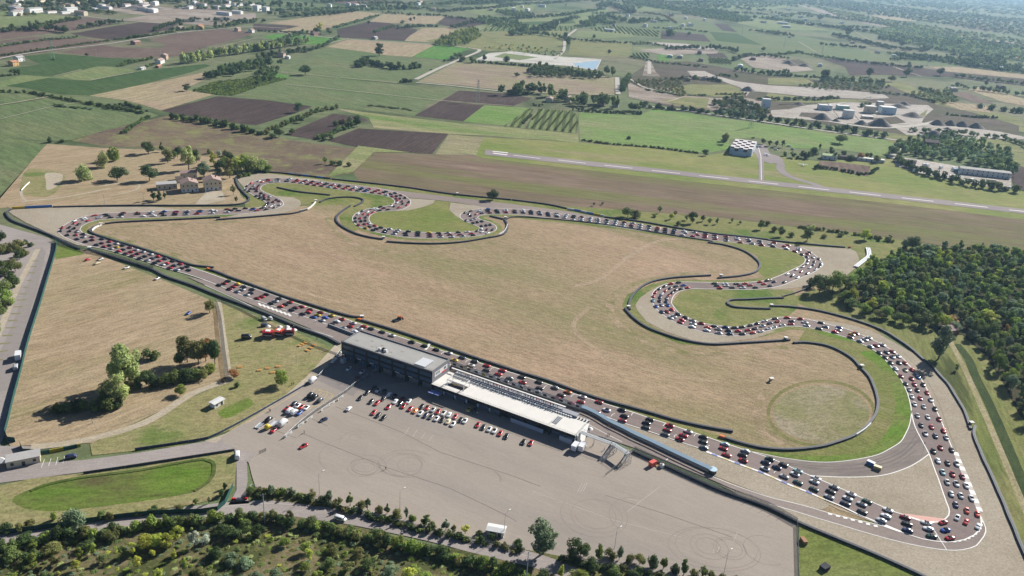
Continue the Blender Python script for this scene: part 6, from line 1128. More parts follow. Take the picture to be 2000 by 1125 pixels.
# the wood on the right: crowns placed over its ground, lit front edge as single trees, depth behind as one mass
def inside(p, poly):
    x, y = p; c = False; n = len(poly)
    for i in range(n):
        x1, y1 = poly[i][0], poly[i][1]; x2, y2 = poly[i-1][0], poly[i-1][1]
        if (y1 > y) != (y2 > y) and x < (x2-x1)*(y-y1)/(y2-y1)+x1: c = not c
    return c
def scatter(poly, dmin, n, seed):
    r = np.random.default_rng(seed); poly = np.array([p[:2] for p in poly]); lo, hi = poly.min(0), poly.max(0); pts = []; grid = {}
    for _ in range(n):
        q = lo+(hi-lo)*r.random(2)
        if not inside(q, poly): continue
        g = (int(q[0]//dmin), int(q[1]//dmin)); ok = True
        for i in (-1, 0, 1):
            for j in (-1, 0, 1):
                for o in grid.get((g[0]+i, g[1]+j), ()):
                    if (o[0]-q[0])**2+(o[1]-q[1])**2 < dmin*dmin: ok = False
        if ok: grid.setdefault(g, []).append(q); pts.append(q)
    return pts
def mass(name, placements, label, cat, seed=1, lod=520):
    """one mesh of many small crowns (placements: x, y, h, w, colour, shape)"""
    r = np.random.default_rng(seed); keys = sorted(LEAF); Vs = []; mi = []; LOD = {}
    for (x, y, h, w, c, shp) in placements:
        k = (shp, int(r.integers(4)))
        if k not in LOD: LOD[k] = crown_arrays(ord(shp[0])*77+k[1], shp, lod, {'bush': .075, 'round': .055, 'tall': .045, 'cone': .045, 'loose': .05}[shp]*max(1, (520/lod)**.5*.86))[0]
        v = LOD[k]; a = r.uniform(0, 6.28); ca, sa = math.cos(a), math.sin(a); bw = {'round': .98, 'tall': .66, 'cone': .62, 'loose': .9, 'bush': 1.3}[shp]; s = w/bw
        Vs.append(np.stack([x+s*(v[:, 0]*ca-v[:, 1]*sa), y+s*(v[:, 0]*sa+v[:, 1]*ca), v[:, 2]*h], 1)); mi.append(np.full(len(v)//4, keys.index(c), np.int32))
    V_ = np.vstack(Vs); me = fast_mesh(name, V_, len(V_)//4, [LEAF[k] for k in keys]); me.polygons.foreach_set('material_index', np.concatenate(mi))
    return tag(inst(name, me), label, cat, None, 'stuff')
WOOD = W('1648,572 1672,545 1705,520 1752,506 1775,500 1800,492 1850,490 1950,497 2060,506 2120,600 2160,900 2040,880 1990,800 1960,740 1925,690 1880,650 1830,645 1790,622 1740,612 1700,598 1660,592')
pts = scatter(WOOD, 6.6, 30000, 5); random.seed(11)
def depth_key(q): return (q[0]**2+q[1]**2)
pts.sort(key=depth_key); wood_mass = []; front = []
for q in pts:
    c = random.choices('dgnob' 'ry', (8, 28, 30, 14, 14, 1, 7))[0]; h = random.uniform(6.5, 11.5); w = random.uniform(6.0, 9.8); shp = random.choices(('round', 'tall', 'loose'), (6, 2, 2))[0]
    w = w if shp == 'round' else w*.75
    front.append((q, h, w, c, shp))
NF = 92
for i, (q, h, w, c, shp) in enumerate(front):
    if i < NF:
        tree(0, 0, 0, 0, c, shp, '%s %s, %s of its kind from the wood edge' % (CN[c], SN[shp], ordn(sum(1 for t in front[:i+1] if t[3] == c and t[4] == shp))), 'near trees of the wood on the right', world_pos=q, hm=h, wm=w)
    else: wood_mass.append((q[0], q[1], h, w, c, shp))
und = [(q[0], q[1], random.uniform(2, 4), random.uniform(4, 6), random.choice('ddgo'), 'bush') for q in scatter(WOOD, 9, 4000, 8)]
mass('woodland', wood_mass+und, 'dense mixed wood on the right with green and rusty crowns', 'woodland', 3, 620)
# scrub at the bottom: larger bushes and young trees as things, low growth as one mass
SCR = W('-60,1078 0,1066 100,1046 203,1034 300,1022 380,1016 450,1008 500,1006 560,1012 620,1020 690,1034 760,1050 825,1066 900,1082 960,1096 1030,1114 1060,1126 1120,1180 1120,1250 -80,1250')
roadside = smooth(W('0,1072 60,1060 120,1048 203,1040 300,1026 380,1020 450,1012 500,1011 560,1017 620,1026 690,1041 760,1058 825,1074 900,1092 960,1106 1030,1126'), False, 2.5)
random.seed(21); lowm = []
for i, p in enumerate(roadside):
    c = random.choices('dgo' 'n', (4, 5, 2, 3))[0]; h = random.uniform(3.2, 6.0); j = (random.uniform(-1.2, 1.2), random.uniform(-1.2, 1.2))
    if i % 3 == 0: tree(0, 0, 0, 0, c, 'bush' if random.random() < .7 else 'round', '%s bush, %s from left in the lower road thicket' % (CN[c], ordn(i//3+1)), 'thicket lining the lower road', 'bush', 'bush', world_pos=(p[0]+j[0], p[1]+j[1]-1.0), hm=h, wm=random.uniform(4.8, 7.2))
    else: lowm.append((p[0]+j[0], p[1]+j[1]-2, h*.85, 4.8, c, 'bush'))
for q in scatter(SCR, 2.5, 16000, 9):
    lowm.append((q[0], q[1], random.uniform(.45, 1.25)*(1.25 if math.sin(q[0]*.11)+math.sin(q[1]*.17) > -.2 else .5), random.uniform(1.6, 3.2), random.choices('oglbny', (3, 4, 3, 6, 4, 1))[0], 'bush'))
mass('undergrowth', lowm, 'low tangled undergrowth of the scrub below the lower road', 'undergrowth', 6, 420)
trees('in the lower scrub', '''
25 1090 46 48 g bush;60 1095 40 40 d bush;100 1080 40 46 o bush;66 1110 54 26 n tall;40 1120 40 30 o loose;66 1075 34 26 n loose;110 1105 40 28 o loose;155 1095 44 22 n tall;180 1085 42 22 n tall;200 1100 30 26 g loose;150 1115 36 24 y loose;175 1070 36 44 d round;215 1055 36 44 o round;285 1070 44 40 y round;305 1065 44 40 y round;325 1072 50 36 y tall;345 1056 46 38 y loose;380 1070 54 26 s tall;260 1085 44 24 y loose;270 1110 40 24 y loose;240 1090 40 24 g loose
300 1090 28 16 y loose;340 1095 34 16 y loose;360 1115 44 24 n loose;310 1130 34 24 y loose;400 1060 30 30 s bush;430 1045 40 44 d bush;455 1050 40 40 d round;480 1040 40 36 g round;505 1046 38 32 d round;534 1020 40 26 o loose;566 1022 42 26 o loose;420 1090 40 34 d bush;450 1100 36 40 b bush;480 1105 36 40 b bush;390 1125 30 36 o bush;556 1066 30 28 n round;600 1080 36 30 n round;606 1095 40 24 y loose;595 1115 30 26 n round;640 1110 36 34 g round;680 1115 36 36 o loose
720 1110 40 40 g round;760 1125 44 44 b round;735 1065 34 36 o round;700 1090 34 34 o round;650 1080 34 34 o bush;800 1130 40 40 y loose;830 1140 40 40 n round;880 1150 44 40 g round;620 1140 40 36 n loose;540 1130 36 34 b bush;500 1135 36 36 b bush;930 1150 40 44 d bush;980 1150 40 44 o bush;1010 1138 36 44 d bush;20 1145 44 40 n loose;90 1145 44 40 g loose;160 1148 40 34 o loose;220 1145 40 34 y loose''', 'bushes and young trees of the lower scrub')
trees('by the green basin', '''
146 1028 52 50 b bush;106 1016 22 12 n bush;200 1012 20 22 g bush;215 1016 22 20 o bush;383 985 16 14 g round;408 984 16 8 g loose;300 1000 16 26 d bush;320 1000 14 20 o bush;350 996 14 22 o bush;60 1028 20 24 o bush;10 1040 26 34 d bush;40 1036 22 24 o bush;434 968 18 14 d bush;440 955 16 10 d bush;270 1006 12 20 o bush;520 968 18 18 n bush;505 972 16 16 g bush;490 966 24 20 g bush''', 'bushes by the green basin')
trees('by the left access road', '''
-2 500 34 30 o round;20 492 26 30 o bush;38 486 24 26 o bush;10 540 40 40 g round;30 530 34 34 o round;5 580 44 40 g round;25 560 34 30 g bush;-4 620 44 40 g round;16 595 36 30 n bush;50 478 12 12 d bush;60 482 12 12 g bush;-10 660 50 40 g round;2 470 26 20 d bush;38 508 26 26 g round;48 500 20 20 o bush;12 610 30 26 g round''', 'trees at the left edge')
# hedgerows: one clipped or wild hedge each
def hedge(s, h, w, cols, label, seed=0, name='hedgerow', cat='hedge', step=None):
    line = smooth(W(s), False, 1e9); pts_ = []; r = random.Random(seed)
    for a, b in zip(line[:-1], line[1:]):
        L = np.linalg.norm(b-a); k = max(1, int(L/(w*.62)))
        for i in range(k):
            q = a+(b-a)*(i+r.random()*.6)/k; hh = h*r.uniform(.7, 1.5); pts_.append((q[0]+r.uniform(-.3, .3)*w, q[1]+r.uniform(-.3, .3)*w, hh, w*r.uniform(.8, 1.25), r.choice(cols), 'bush' if hh < w*1.1 else 'round'))
    o = mass(name, pts_, label, cat, seed, 170); del o['kind']; return o
HED = '''0,181 60,182 100,190 140,198 180,204 220,212 278,222|3.5|6|ddg|dark hedge between the pale field and the left vineyards
20,140 44,142|4|6|dd|short dark hedge at the left edge below the white house
0,150 40,146|3|5|dgo|hedge at the left edge above the pale strip
340,232 380,238 430,246 480,258 520,264|6|8|dgn|hedge along the top of the brown heath
210,213 245,206 278,214|4|7|dg|hedge clump at the end of the left green field
240,262 270,240 290,230|3|5|dg|hedge at the corner of the left green field
90,278 110,279 125,278|4|6|do|bushy clump at the left field corner
525,256 560,243 590,232 610,222 640,215 660,212|4.5|6|dog|hedge climbing beside the ploughed field
620,272 650,262 680,250 700,240|4.5|7|dg|hedge between the two ploughed rectangles
0,110 50,103 100,95 150,88 215,80|3|6|dg|hedge along the far road on the left
100,116 105,118|2|4|dg|small hedge piece by the lattice pylon
5,148 20,147|2|5|o|tiny olive hedge at the left edge
410,152 440,140 470,132 500,126 520,122|9|12|ddg|dark hedge trees below the tall poplar line
285,132 300,127|3|5|dg|garden hedge at the arcaded farmhouse
232,130 260,122 285,118 300,116|4|7|dg|hedge leading to the arcaded farmhouse
225,78 280,72 330,66 345,64|3|6|dg|hedge between two far ploughed fields
330,58 350,60 400,58|6|9|dg|garden hedge at the ochre villa
655,55 690,45 715,38 738,31|5|9|dgb|tree hedge climbing between far stubble and ploughed field
730,64 750,58 770,52|5|9|dgb|tree hedge in the middle of the far ploughed fields
775,56 800,54 825,52 858,53|6|10|dgb|hedge above the far pale stubble field
590,103 615,96 640,88|5|8|dg|hedge beside the tall pink house
700,132 720,126 740,130 770,136 800,136 820,132|9|12|ddg|grove round the cottage on the green field
1000,128 1040,131|5|6|d|dark hedge on the pale basin edge
920,122 955,124 1000,128|4|6|dg|hedge under the pale basin
1030,142 1060,140 1090,143 1120,146 1175,152|8|10|ddg|long dark hedge right under the pale basin
990,182 1010,185 1030,185|6|9|d|dark trees above the small ploughed field
1120,215 1160,220 1200,222 1255,224|4|5|dd|clipped dark hedge above the bright green meadow
1040,206 1060,208|3|4|dg|low hedge at the top of the striped vineyard
1020,243 1038,225|3|4|dg|hedge between the two vineyards
1215,180 1222,165 1228,150|10|9|dgd|tall hedge along the straight grey road
1135,274 1160,278 1200,283 1280,289 1365,300|2|4|dgo|low hedge along the airfield grass
1262,210 1300,214 1345,216 1380,222 1420,226|7|10|dgb|roadside tree hedge before the quarry, left stretch
1420,226 1460,232 1500,236 1550,244 1600,252 1650,258 1700,266 1730,270|8|10|dgb|roadside tree hedge before the quarry, right stretch
1750,315 1780,332 1820,345 1860,356 1900,365 1950,372 1995,378|7|9|dgd|dark hedge below the lorry yard
1590,328 1630,332 1680,342 1700,340 1715,330|3|4|dd|clipped hedge round the brown patch
1535,305 1560,312|6|6|dg|hedge left of the clubhouse
1745,306 1750,290 1775,282|9|10|dgb|tall hedge at the corner of the lorry yard
1500,148 1560,150 1600,152|5|8|dgd|hedge on the upper quarry rim
1600,160 1640,158 1680,160 1730,165|8|11|gob|trees on the upper quarry rim
1400,185 1440,186 1455,184|3|6|og|scrub edge of the quarry mound
1310,158 1340,155 1380,156 1410,162|6|9|dgo|garden trees on the quarry mound
1795,175 1830,185 1860,190|6|9|go|scrub right of the quarry
1915,212 1950,216 2000,222|8|12|dgb|dark hedge at the right edge above the quarry pit
1850,225 1900,230 1950,232|4|7|dg|shaded hedge on the lower quarry rim
470,348 500,337 520,334|3|5|no|bushes above the far chicane
1690,462 1720,468 1750,474|2.5|4|og|low hedge beside the brown meadow
1555,444 1600,450 1650,456 1690,462|2|4|og|thin hedge along the brown meadow, right part
780,162 800,160|6|8|dd|dark clump at the road bend beyond the green field'''
for i, ln in enumerate(HED.split('\n')):
    s, h, w, c, lab = ln.split('|'); hedge(s, float(h), float(w), c, lab, 40+i)
hedge('500,962 560,968 640,990 720,1010 800,1030 880,1050 960,1067 1020,1080', 2.2, 3.2, 'ddgo', 'low hedge added for the dark shade band under the paddock roadside trees', 91)  # both low hedges added to draw the dark shade band beneath the trees
hedge('1092,1096 1160,1108 1250,1125 1340,1143', 2.6, 3.4, 'ddgo', 'low hedge added for the dark shade band under the lower right roadside trees', 92)
# tree belts and woods far away (masses)
def belt(s, h, w, cols, label, seed, dens=1.0, wid=0.0, shapes=('round', 'tall', 'loose'), name='tree_belt', lod=110):
    line = [np.array(p) for p in W(s)]; r = random.Random(seed); pl = []
    for a, b in zip(line[:-1], line[1:]):
        L = np.linalg.norm(b-a); k = max(1, int(L/w*dens))
        for i in range(k):
            q = a+(b-a)*(i+r.random())/k; hh = h*r.uniform(.75, 1.5); pl.append((q[0]+r.uniform(-1, 1)*wid, q[1]+r.uniform(-1, 1)*wid, hh, w*r.uniform(.85, 1.5), r.choice(cols), r.choice(shapes)))
    return mass(name, pl, label, 'tree belt', seed, lod)
def grove(poly, dm, h, w, cols, label, seed, lod=110, name='distant_woodland'):
    r = random.Random(seed); return mass(name, [(q[0], q[1], h*r.uniform(.6, 1.3), w*r.uniform(.7, 1.3), r.choice(cols), r.choice(('round', 'tall', 'loose', 'round'))) for q in scatter(W(poly), dm, 20000, seed)], label, 'woodland', seed, lod)
belt('355,126 380,122 410,115 440,110 480,104 520,98 560,92 600,86', 15, 8, 'gbl', 'tall poplar belt beside the far left field track', 301, 1.6, 5, ('tall', 'round'))
belt('400,155 440,148 480,140 510,132 540,128', 11, 9, 'dgd', 'dark grove by the cypress on the left', 302, 1.6, 9)
belt('500,102 520,96 550,86 570,82', 10, 9, 'dgb', 'tree belt above the tall pink house', 303, 1.5, 6)
belt('500,118 530,112 560,106 600,98', 9, 8, 'dgb', 'tree belt left of the tall pink house', 304, 1.4, 6)
grove('505,165 500,150 520,135 545,140 535,160', 9, 9, 8, 'dgg', 'small orchard grove left of the green field', 305)
grove('850,88 880,72 925,60 940,72 915,88 880,92', 10, 13, 9, 'ylgn', 'yellow green poplar plantation beside the upper road', 306, 160)
grove('940,95 1000,88 1050,95 1105,104 1090,112 1000,102', 16, 5, 6, 'oydl', 'scrubby young trees above the pale basin', 307)
belt('60,62 75,58 95,60 120,62 136,66', 12, 10, 'dgd', 'dark copse in the upper left ploughed fields', 308, 2.0, 8)
belt('155,58 175,54 190,52 210,48 240,46', 9, 9, 'dgb', 'tree line climbing between upper left fields', 309, 1.3, 4)
belt('18,30 40,31 65,31', 6, 9, 'dro', 'rusty hedge round the upper left farmhouse', 310, 1.8, 4)
belt('700,128 720,122', 9, 8, 'dgd', 'dark trees at the pale barn', 311, 2, 6)
belt('985,185 1010,186 1035,180 1060,185 1080,190 1100,192', 14, 10, 'ddg', 'tall dark trees behind the striped vineyard', 312, 1.7, 10)
belt('1100,196 1130,205 1150,200 1180,208 1215,212 1250,216', 13, 10, 'ddg', 'tall dark trees round the pink house', 313, 1.9, 12)
grove('1040,152 1035,140 1050,132 1100,140 1175,150 1170,156 1100,152', 9, 11, 9, 'dgg', 'dark wood under the pale basin', 314)
grove('1390,205 1440,195 1480,215 1500,225 1480,232 1420,222', 9, 10, 9, 'gdb', 'green trees by the white plant yard', 315)
grove('1755,300 1790,278 1850,270 1900,280 1960,300 1985,330 1980,345 1930,330 1880,315 1800,308', 8.5, 10, 9, 'dgb', 'wood above the lorry yard', 316, 160)
grove('1560,170 1620,160 1700,160 1740,172 1700,178 1600,176', 11, 6, 8, 'gob', 'scrub wood on the upper quarry rim', 317)
grove('1780,185 1850,178 1870,200 1840,205 1800,195', 11, 7, 8, 'gob', 'scrub on the right of the quarry', 318)
belt('1080,55 1060,60 1030,62 1005,66 1000,70', 11, 10, 'dgd', 'dark belt behind the pink barn', 319, 2.0, 14)
belt('1040,62 1080,50 1100,42 1125,36', 9, 10, 'dgd', 'trees round the grey blocky farm', 320, 1.6, 14)
belt('1135,50 1160,46 1190,48 1160,40 1190,34 1220,42 1240,46 1260,42 1300,44', 12, 11, 'dgd', 'dark grove round the long white barn', 321, 2.0, 20)
belt('1170,15 1190,10 1210,16 1225,22 1235,28', 14, 12, 'dgb', 'tree belt climbing at the upper middle', 322, 2.4, 20)
belt('1160,28 1240,26 1290,30', 8, 10, 'dgb', 'tree line along the upper middle field', 323, 1.5, 8)
belt('1260,25 1300,32 1320,46', 5, 7, 'ro', 'rusty tree line at the upper middle', 324, 1.6, 4)
# wide far belts across the top of the picture
FAR = [('0,8 80,12 150,14 230,16', 9, 12, 'dgb', 20), ('200,0 300,6 400,8 500,12 600,14', 12, 13, 'dgb', 40), ('340,16 460,20 560,22 640,20', 8, 12, 'dgb', 14), ('0,20 40,16 80,22 160,20 220,28', 7, 11, 'dgb', 20), ('550,34 640,24 720,20 820,18', 8, 12, 'dgb', 14), ('700,10 760,6 860,10 900,4', 8, 12, 'dgb', 20), ('860,24 900,20 960,16 1000,12', 7, 12, 'dgb', 16), ('980,10 1060,8 1130,2', 8, 12, 'dgb', 20), ('1310,8 1340,10 1380,14 1420,16 1500,22', 12, 16, 'dgb', 50), ('1420,34 1480,36 1530,42', 9, 13, 'dgb', 22), ('1500,64 1520,68 1545,72', 9, 12, 'dgd', 14), ('1630,70 1660,78 1700,86 1740,96 1780,100 1820,98 1870,104', 9, 12, 'dgd', 16), ('1470,62 1500,64', 8, 12, 'ddg', 10), ('1540,44 1600,52 1660,60 1720,66 1760,74', 10, 13, 'dgd', 20), ('1880,122 1920,118 1960,128 2000,138', 10, 12, 'ddg', 20), ('1870,125 1900,132 1960,140', 8, 9, 'dd', 6)]
for i, (s, h, w, c, wid) in enumerate(FAR): belt(s, h, w, c, 'distant tree belt near the top of the view, ' + ('far left end', 'long dark belt on the left', 'belt by the white silos', 'round the far left works', 'above the far stubble', 'top of the left middle', 'left of the far villa', 'top of the middle', 'broad belt at the upper right', 'behind the far white farm', 'corner of the far dark field', 'round the pink far farmhouse', 'edge of the far dark field', 'middle of the right', 'round the far right halls', 'clipped line before the greenhouse hall')[i], 330+i, 2.2, wid)
grove('1700,62 1780,50 1880,78 2020,100 2020,125 1900,112 1800,92 1740,80', 15, 11, 13, 'lgbb', 'pale riverside poplars at the upper right', 360, 90)
grove('1590,12 1700,35 1850,58 2020,84 2020,100 1900,84 1760,58 1640,34', 24, 10, 16, 'lgb', 'pale riverside wood along the far river', 361, 80)
grove('1560,4 1640,0 1800,20 2020,40 2020,78 1850,50 1700,28', 34, 11, 22, 'dgb', 'blue distant woods beyond the river', 362, 70)
grove('1640,-12 1800,-10 2040,-4 2040,36 1850,20 1700,6', 70, 12, 40, 'dgb', 'farthest tree cover at the upper right horizon', 363, 50)
grove('1300,-8 1500,-6 1600,2 1560,8 1480,16 1380,10', 34, 11, 22, 'dgb', 'dark distant woods at the upper right', 364, 60)
EXTRA = '0,64 60,58 110,46 160,38|7|d;0,92 80,80 150,74|4|g;250,76 300,70 340,64|5|d;300,62 330,50 350,46|7|d;345,46 400,40 460,44 520,44|8|g;430,56 460,48 500,44|8|d;520,28 580,34 640,30 700,22|9|d;505,62 560,64 620,66|4|d;640,20 720,14 800,16 870,22|8|d;750,26 800,30 870,32|6|d;870,34 930,40 960,46|6|d;880,56 920,46 960,42|7|d;960,44 1010,38 1060,34 1110,30|8|d;1000,70 1050,68 1090,74 1108,80|9|g;1110,78 1150,82 1230,86|6|o;1125,54 1160,50|7|d;1100,30 1160,22 1180,18|8|d;1280,56 1340,58 1380,64|5|d;1235,88 1260,86 1300,92|6|g;1300,98 1350,96 1420,98 1440,104|9|d;1430,120 1460,110 1500,112 1540,116|8|g;1500,110 1560,104 1600,112 1640,118|6|d;1640,120 1700,126 1760,132 1800,136|7|d;1740,118 1800,118 1860,116|8|d;1850,110 1900,112 2000,118|9|d;1860,150 1920,158 2000,166|8|d;1860,170 1900,176 1950,182 2010,190|8|g;1500,36 1560,46 1620,54 1700,56|9|d;1560,26 1640,38 1720,48 1800,62|10|b;1600,88 1640,92 1690,96|8|d;1380,30 1440,26 1500,30|9|d;1300,18 1360,20 1420,24|10|d;1230,4 1300,6 1380,6|10|d;900,10 980,4 1060,0|9|d;620,6 700,2 780,0|9|d;100,6 200,8 300,10|10|d;560,78 580,70 600,66|8|g;640,86 660,76|6|g;880,118 900,112|8|g;1230,112 1290,124 1380,132|4|o;1440,140 1490,146 1540,146|8|d;1400,150 1440,152|6|g;1260,176 1320,186 1380,188|3|o;1480,196 1540,196 1600,196 1640,192|5|g;1780,258 1860,262 1960,272 2010,290|6|g;1680,210 1700,206|5|g;1700,182 1780,188 1830,202|4|o;720,206 760,210 800,216|1.5|g;100,206 180,214|2|g'
for i, q in enumerate(EXTRA.split(';')):
    s_, h_, c_ = q.split('|'); a_ = PX(s_)[0]; belt(s_, float(h_), max(7, float(h_)*1.1), {'d': 'ddg', 'g': 'dgb', 'o': 'gob', 'b': 'bbg'}[c_], 'distant %s tree line starting near %s' % ({'d': 'dark', 'g': 'green', 'o': 'olive', 'b': 'blue green'}[c_], 'the %s of the view at row %d' % ('far left' if a_[0] < 400 else 'left' if a_[0] < 800 else 'middle' if a_[0] < 1200 else 'right' if a_[0] < 1600 else 'far right', i+1)), 600+i, 1.5, 3 if a_[1] > 60 else 12, lod=80)
def cluster(poly, dm, h, w, cols, label, seed, th):
    r = random.Random(seed); f = [(r.uniform(-1, 1)/r.uniform(30, 160), r.uniform(-1, 1)/r.uniform(40, 240), r.uniform(0, 6)) for _ in range(7)]
    return mass('distant_trees', [(q[0], q[1], h*r.uniform(.6, 1.4), w*r.uniform(.7, 1.4), r.choice(cols), r.choice(('round', 'tall', 'round'))) for q in scatter(W(poly), dm, 60000, seed) if sum(math.sin(a*q[0]+b*q[1]+c) for a, b, c in f) > th], label, 'woodland', seed, 60)
cluster('1160,-6 2030,-4 2030,60 1880,44 1700,30 1560,36 1400,28 1180,14', 22, 11, 17, 'ddg', 'scattered dark trees of the far right plain', 701, 1.2)
cluster('1560,40 1700,50 1840,70 2030,100 2030,150 1900,132 1760,112 1650,84 1560,66', 11, 10, 11, 'ddg', 'garden trees round the far right farms', 702, 1.5)
cluster('0,-4 1160,-6 1180,14 1000,18 700,10 400,14 0,16', 20, 11, 15, 'ddg', 'scattered dark trees of the far left plain', 703, 1.6)
cluster('900,4 1320,4 1480,40 1300,60 1100,70 960,60', 12, 9, 10, 'ddg', 'trees round the far middle farms', 704, 2.2)
cluster('1230,160 1380,150 1800,180 2000,230 2000,270 1820,250 1600,216 1380,206', 8, 4, 6, 'goo', 'low scrub scattered over the quarry', 705, 1.6)
# vineyards as planted rows
def vineyard(poly, ang, gap, h, w, cols, label, seed):
    pg = np.array([p[:2] for p in W(poly)]); c = pg.mean(0); u = np.array([math.cos(ang), math.sin(ang)]); v = np.array([-u[1], u[0]]); loc_ = np.stack([(pg-c)@u, (pg-c)@v], 1); r = random.Random(seed); pl = []
    y = loc_[:, 1].min()+gap/2
    while y < loc_[:, 1].max():
        x = loc_[:, 0].min()
        while x < loc_[:, 0].max():
            q = c+u*x+v*y
            if inside(q, pg): pl.append((q[0], q[1], h*r.uniform(.8, 1.2), w, r.choice(cols), 'bush'))
            x += w*.75
        y += gap
    return mass('vine_rows', pl, label, 'vineyard', seed, 60)
vineyard('1030,250 1052,214 1122,220 1128,240 1122,258', ang_of((1040, 250), (1072, 216)), 9.5, 2.4, 2.6, 'gno', 'striped vineyard of green rows above the airfield', 401)
vineyard('986,246 1034,212 1042,215 1020,249', ang_of((1000, 246), (1036, 214)), 9.5, 1.8, 2.4, 'on', 'small brownish vineyard left of the striped one', 402)
vineyard('375,178 420,160 520,150 560,155 520,166 455,187 425,186', A_FLD2, 6, 2.0, 3.4, 'gdn', 'low orchard field by the dark ploughed field', 403)
vineyard('1237,104 1268,105 1266,115 1236,113', A_FLD2+.2, 9, 2.4, 3, 'dd', 'dark vine rows beside the teal tunnel shed', 404)
vineyard('1152,55 1200,51 1288,61 1284,72 1172,62', A_FLD2+.2, 13, 2.0, 4, 'gd', 'far striped vineyard before the white barn', 405)
vineyard('1384,113 1420,115 1430,126 1386,124', A_FLD2+.2, 9, 2.2, 3, 'dg', 'vine rows at the far right of the teal shed', 406)
vineyard('935,62 960,51 1010,46 1120,53 1116,61 1000,59', A_FLD2+.2, 16, 2.0, 4.5, 'dg', 'far striped rows left of the crossing road', 407)
# ------------------------------------------------------------------ cars
def paint(name, c, rough=.28):
    m, nt, n, l, b = mat(name); b.inputs['Base Color'].default_value = col4(c); b.inputs['Roughness'].default_value = rough; b.inputs['Coat Weight'].default_value = .5; b.inputs['Coat Roughness'].default_value = .08
    tc = n.new('ShaderNodeTexCoord'); z = n.new('ShaderNodeTexNoise'); z.inputs['Scale'].default_value = 2.0; l.new(tc.outputs['Object'], z.inputs['Vector']); mr = n.new('ShaderNodeMapRange'); mr.inputs[3].default_value = rough*.8; mr.inputs[4].default_value = rough*1.3; l.new(z.outputs[0], mr.inputs[0]); l.new(mr.outputs[0], b.inputs['Roughness']); return m
PAINT = dict(r=('red', paint('red_paint', (.50, .015, .022))), R=('dark red', paint('dark_red_paint', (.22, .012, .022))), w=('white', paint('white_paint_car', (.76, .77, .78))), s=('silver', paint('silver_paint', (.46, .48, .50))), a=('dark grey', paint('grey_paint', (.10, .105, .115))), k=('black', paint('black_paint', (.009, .010, .013))),
             b=('blue', paint('blue_paint_car', (.03, .10, .42))), n=('navy', paint('navy_paint', (.022, .035, .10))), y=('yellow', paint('yellow_paint_car', (.72, .50, .02))), o=('orange', paint('orange_paint', (.68, .19, .015))), g=('dark green', paint('green_paint', (.012, .075, .055))), c=('pale turquoise', paint('turquoise_paint', (.32, .52, .56))), v=('bright orange-red', paint('vermilion_paint', (.60, .06, .025))), p=('pinkish red', paint('pink_red_paint', (.56, .06, .09))), m=('cream', paint('cream_paint', (.66, .58, .38))))
M_tyrec = plain('car_tyre', (.02, .02, .022), .8); M_rim = plain('wheel_rim', (.40, .41, .43), .35, .5, .05, 3, .6); M_cabin = plain('cabin_interior', (.022, .022, .026), .7, .2, .2, 6); M_soft = plain('soft_top_fabric', (.028, .028, .032), .9, .1, .15, 6)
M_cglass = plain('car_glass', (.05, .07, .09), .06, .8, .05, 2); M_lamp = plain('headlight_lens', (.60, .62, .62), .15, .6, .05, 4); M_tail = plain('tail_light', (.40, .012, .015), .3, .5, .05, 4); M_seat = plain('seat_leather', (.075, .06, .05), .7, .2, .1, 6)
def loft(secs):
    """secs: (x, halfwidth, z bottom, z shoulder, z top) -> car hull"""
    v = []; f = []
    for x, w, zb, zs, zt in secs: v += [(x, -w*.94, zb), (x, -w, (zb+zs)/2), (x, -w, zs), (x, -w*.86, zt-.015), (x, -w*.4, zt+.02), (x, w*.4, zt+.02), (x, w*.86, zt-.015), (x, w, zs), (x, w, (zb+zs)/2), (x, w*.94, zb)]
    k = 10
    for i in range(len(secs)-1):
        for j in range(k):
            a, b = i*k+j, i*k+(j+1) % k; f.append((a, a+k, b+k, b))
    f.append(tuple(range(k))); f.append(tuple(range(len(v)-k, len(v)))[::-1]); return v, f
def mesh_only(name, v, f, m, sm=True):
    o = obj(name, v, f, m, None, sm); me = o.data; bpy.data.objects.remove(o); return me
BV, BF = loft([(-1.98, .58, .30, .50, .62), (-1.90, .76, .22, .60, .76), (-1.55, .84, .19, .66, .84), (-1.0, .865, .19, .68, .85), (-.3, .85, .19, .66, .82), (.45, .85, .19, .67, .83), (.9, .86, .19, .66, .80), (1.35, .85, .19, .60, .71), (1.72, .78, .20, .52, .60), (1.92, .62, .24, .44, .50), (1.99, .48, .30, .40, .44)])
def hull(secs, cap=True): return loft(secs)
TV, TF = loft([(-1.28, .55, .80, .84, .87), (-1.02, .70, .80, .95, 1.08), (-.55, .70, .80, 1.02, 1.21), (.0, .68, .80, 1.03, 1.23), (.28, .66, .80, .98, 1.17), (.72, .72, .79, .84, .86)])
MESH = {k: mesh_only('body', BV, BF, m) for k, (n_, m) in PAINT.items()}
MESH_HARD = {k: mesh_only('hard_top', TV, TF, m) for k, (n_, m) in PAINT.items()}
MESH_SOFT = mesh_only('soft_top', TV, TF, M_soft)
def _cockpit():
    mb = MB(); mb.prism([(-.95, -.62), (.30, -.64), (.52, -.50), (.52, .50), (.30, .64), (-.95, .62), (-1.05, .4), (-1.05, -.4)], .80, .868, 0)
    for s in (-1, 1): mb.box(-.55, -.30, s*.34-.20, s*.34+.20, .868, 1.06, 1); mb.box(-.35, .12, s*.34-.20, s*.34+.20, .868, .89, 1)
    mb.bar((-.62, -.55, .87), (-.62, -.55, 1.04), .03); mb.bar((-.62, .55, .87), (-.62, .55, 1.04), .03); mb.bar((-.62, -.55, 1.04), (-.62, .55, 1.04), .03)
    o = mb.build('cockpit', [M_cabin, M_seat]); me = o.data; bpy.data.objects.remove(o); return me
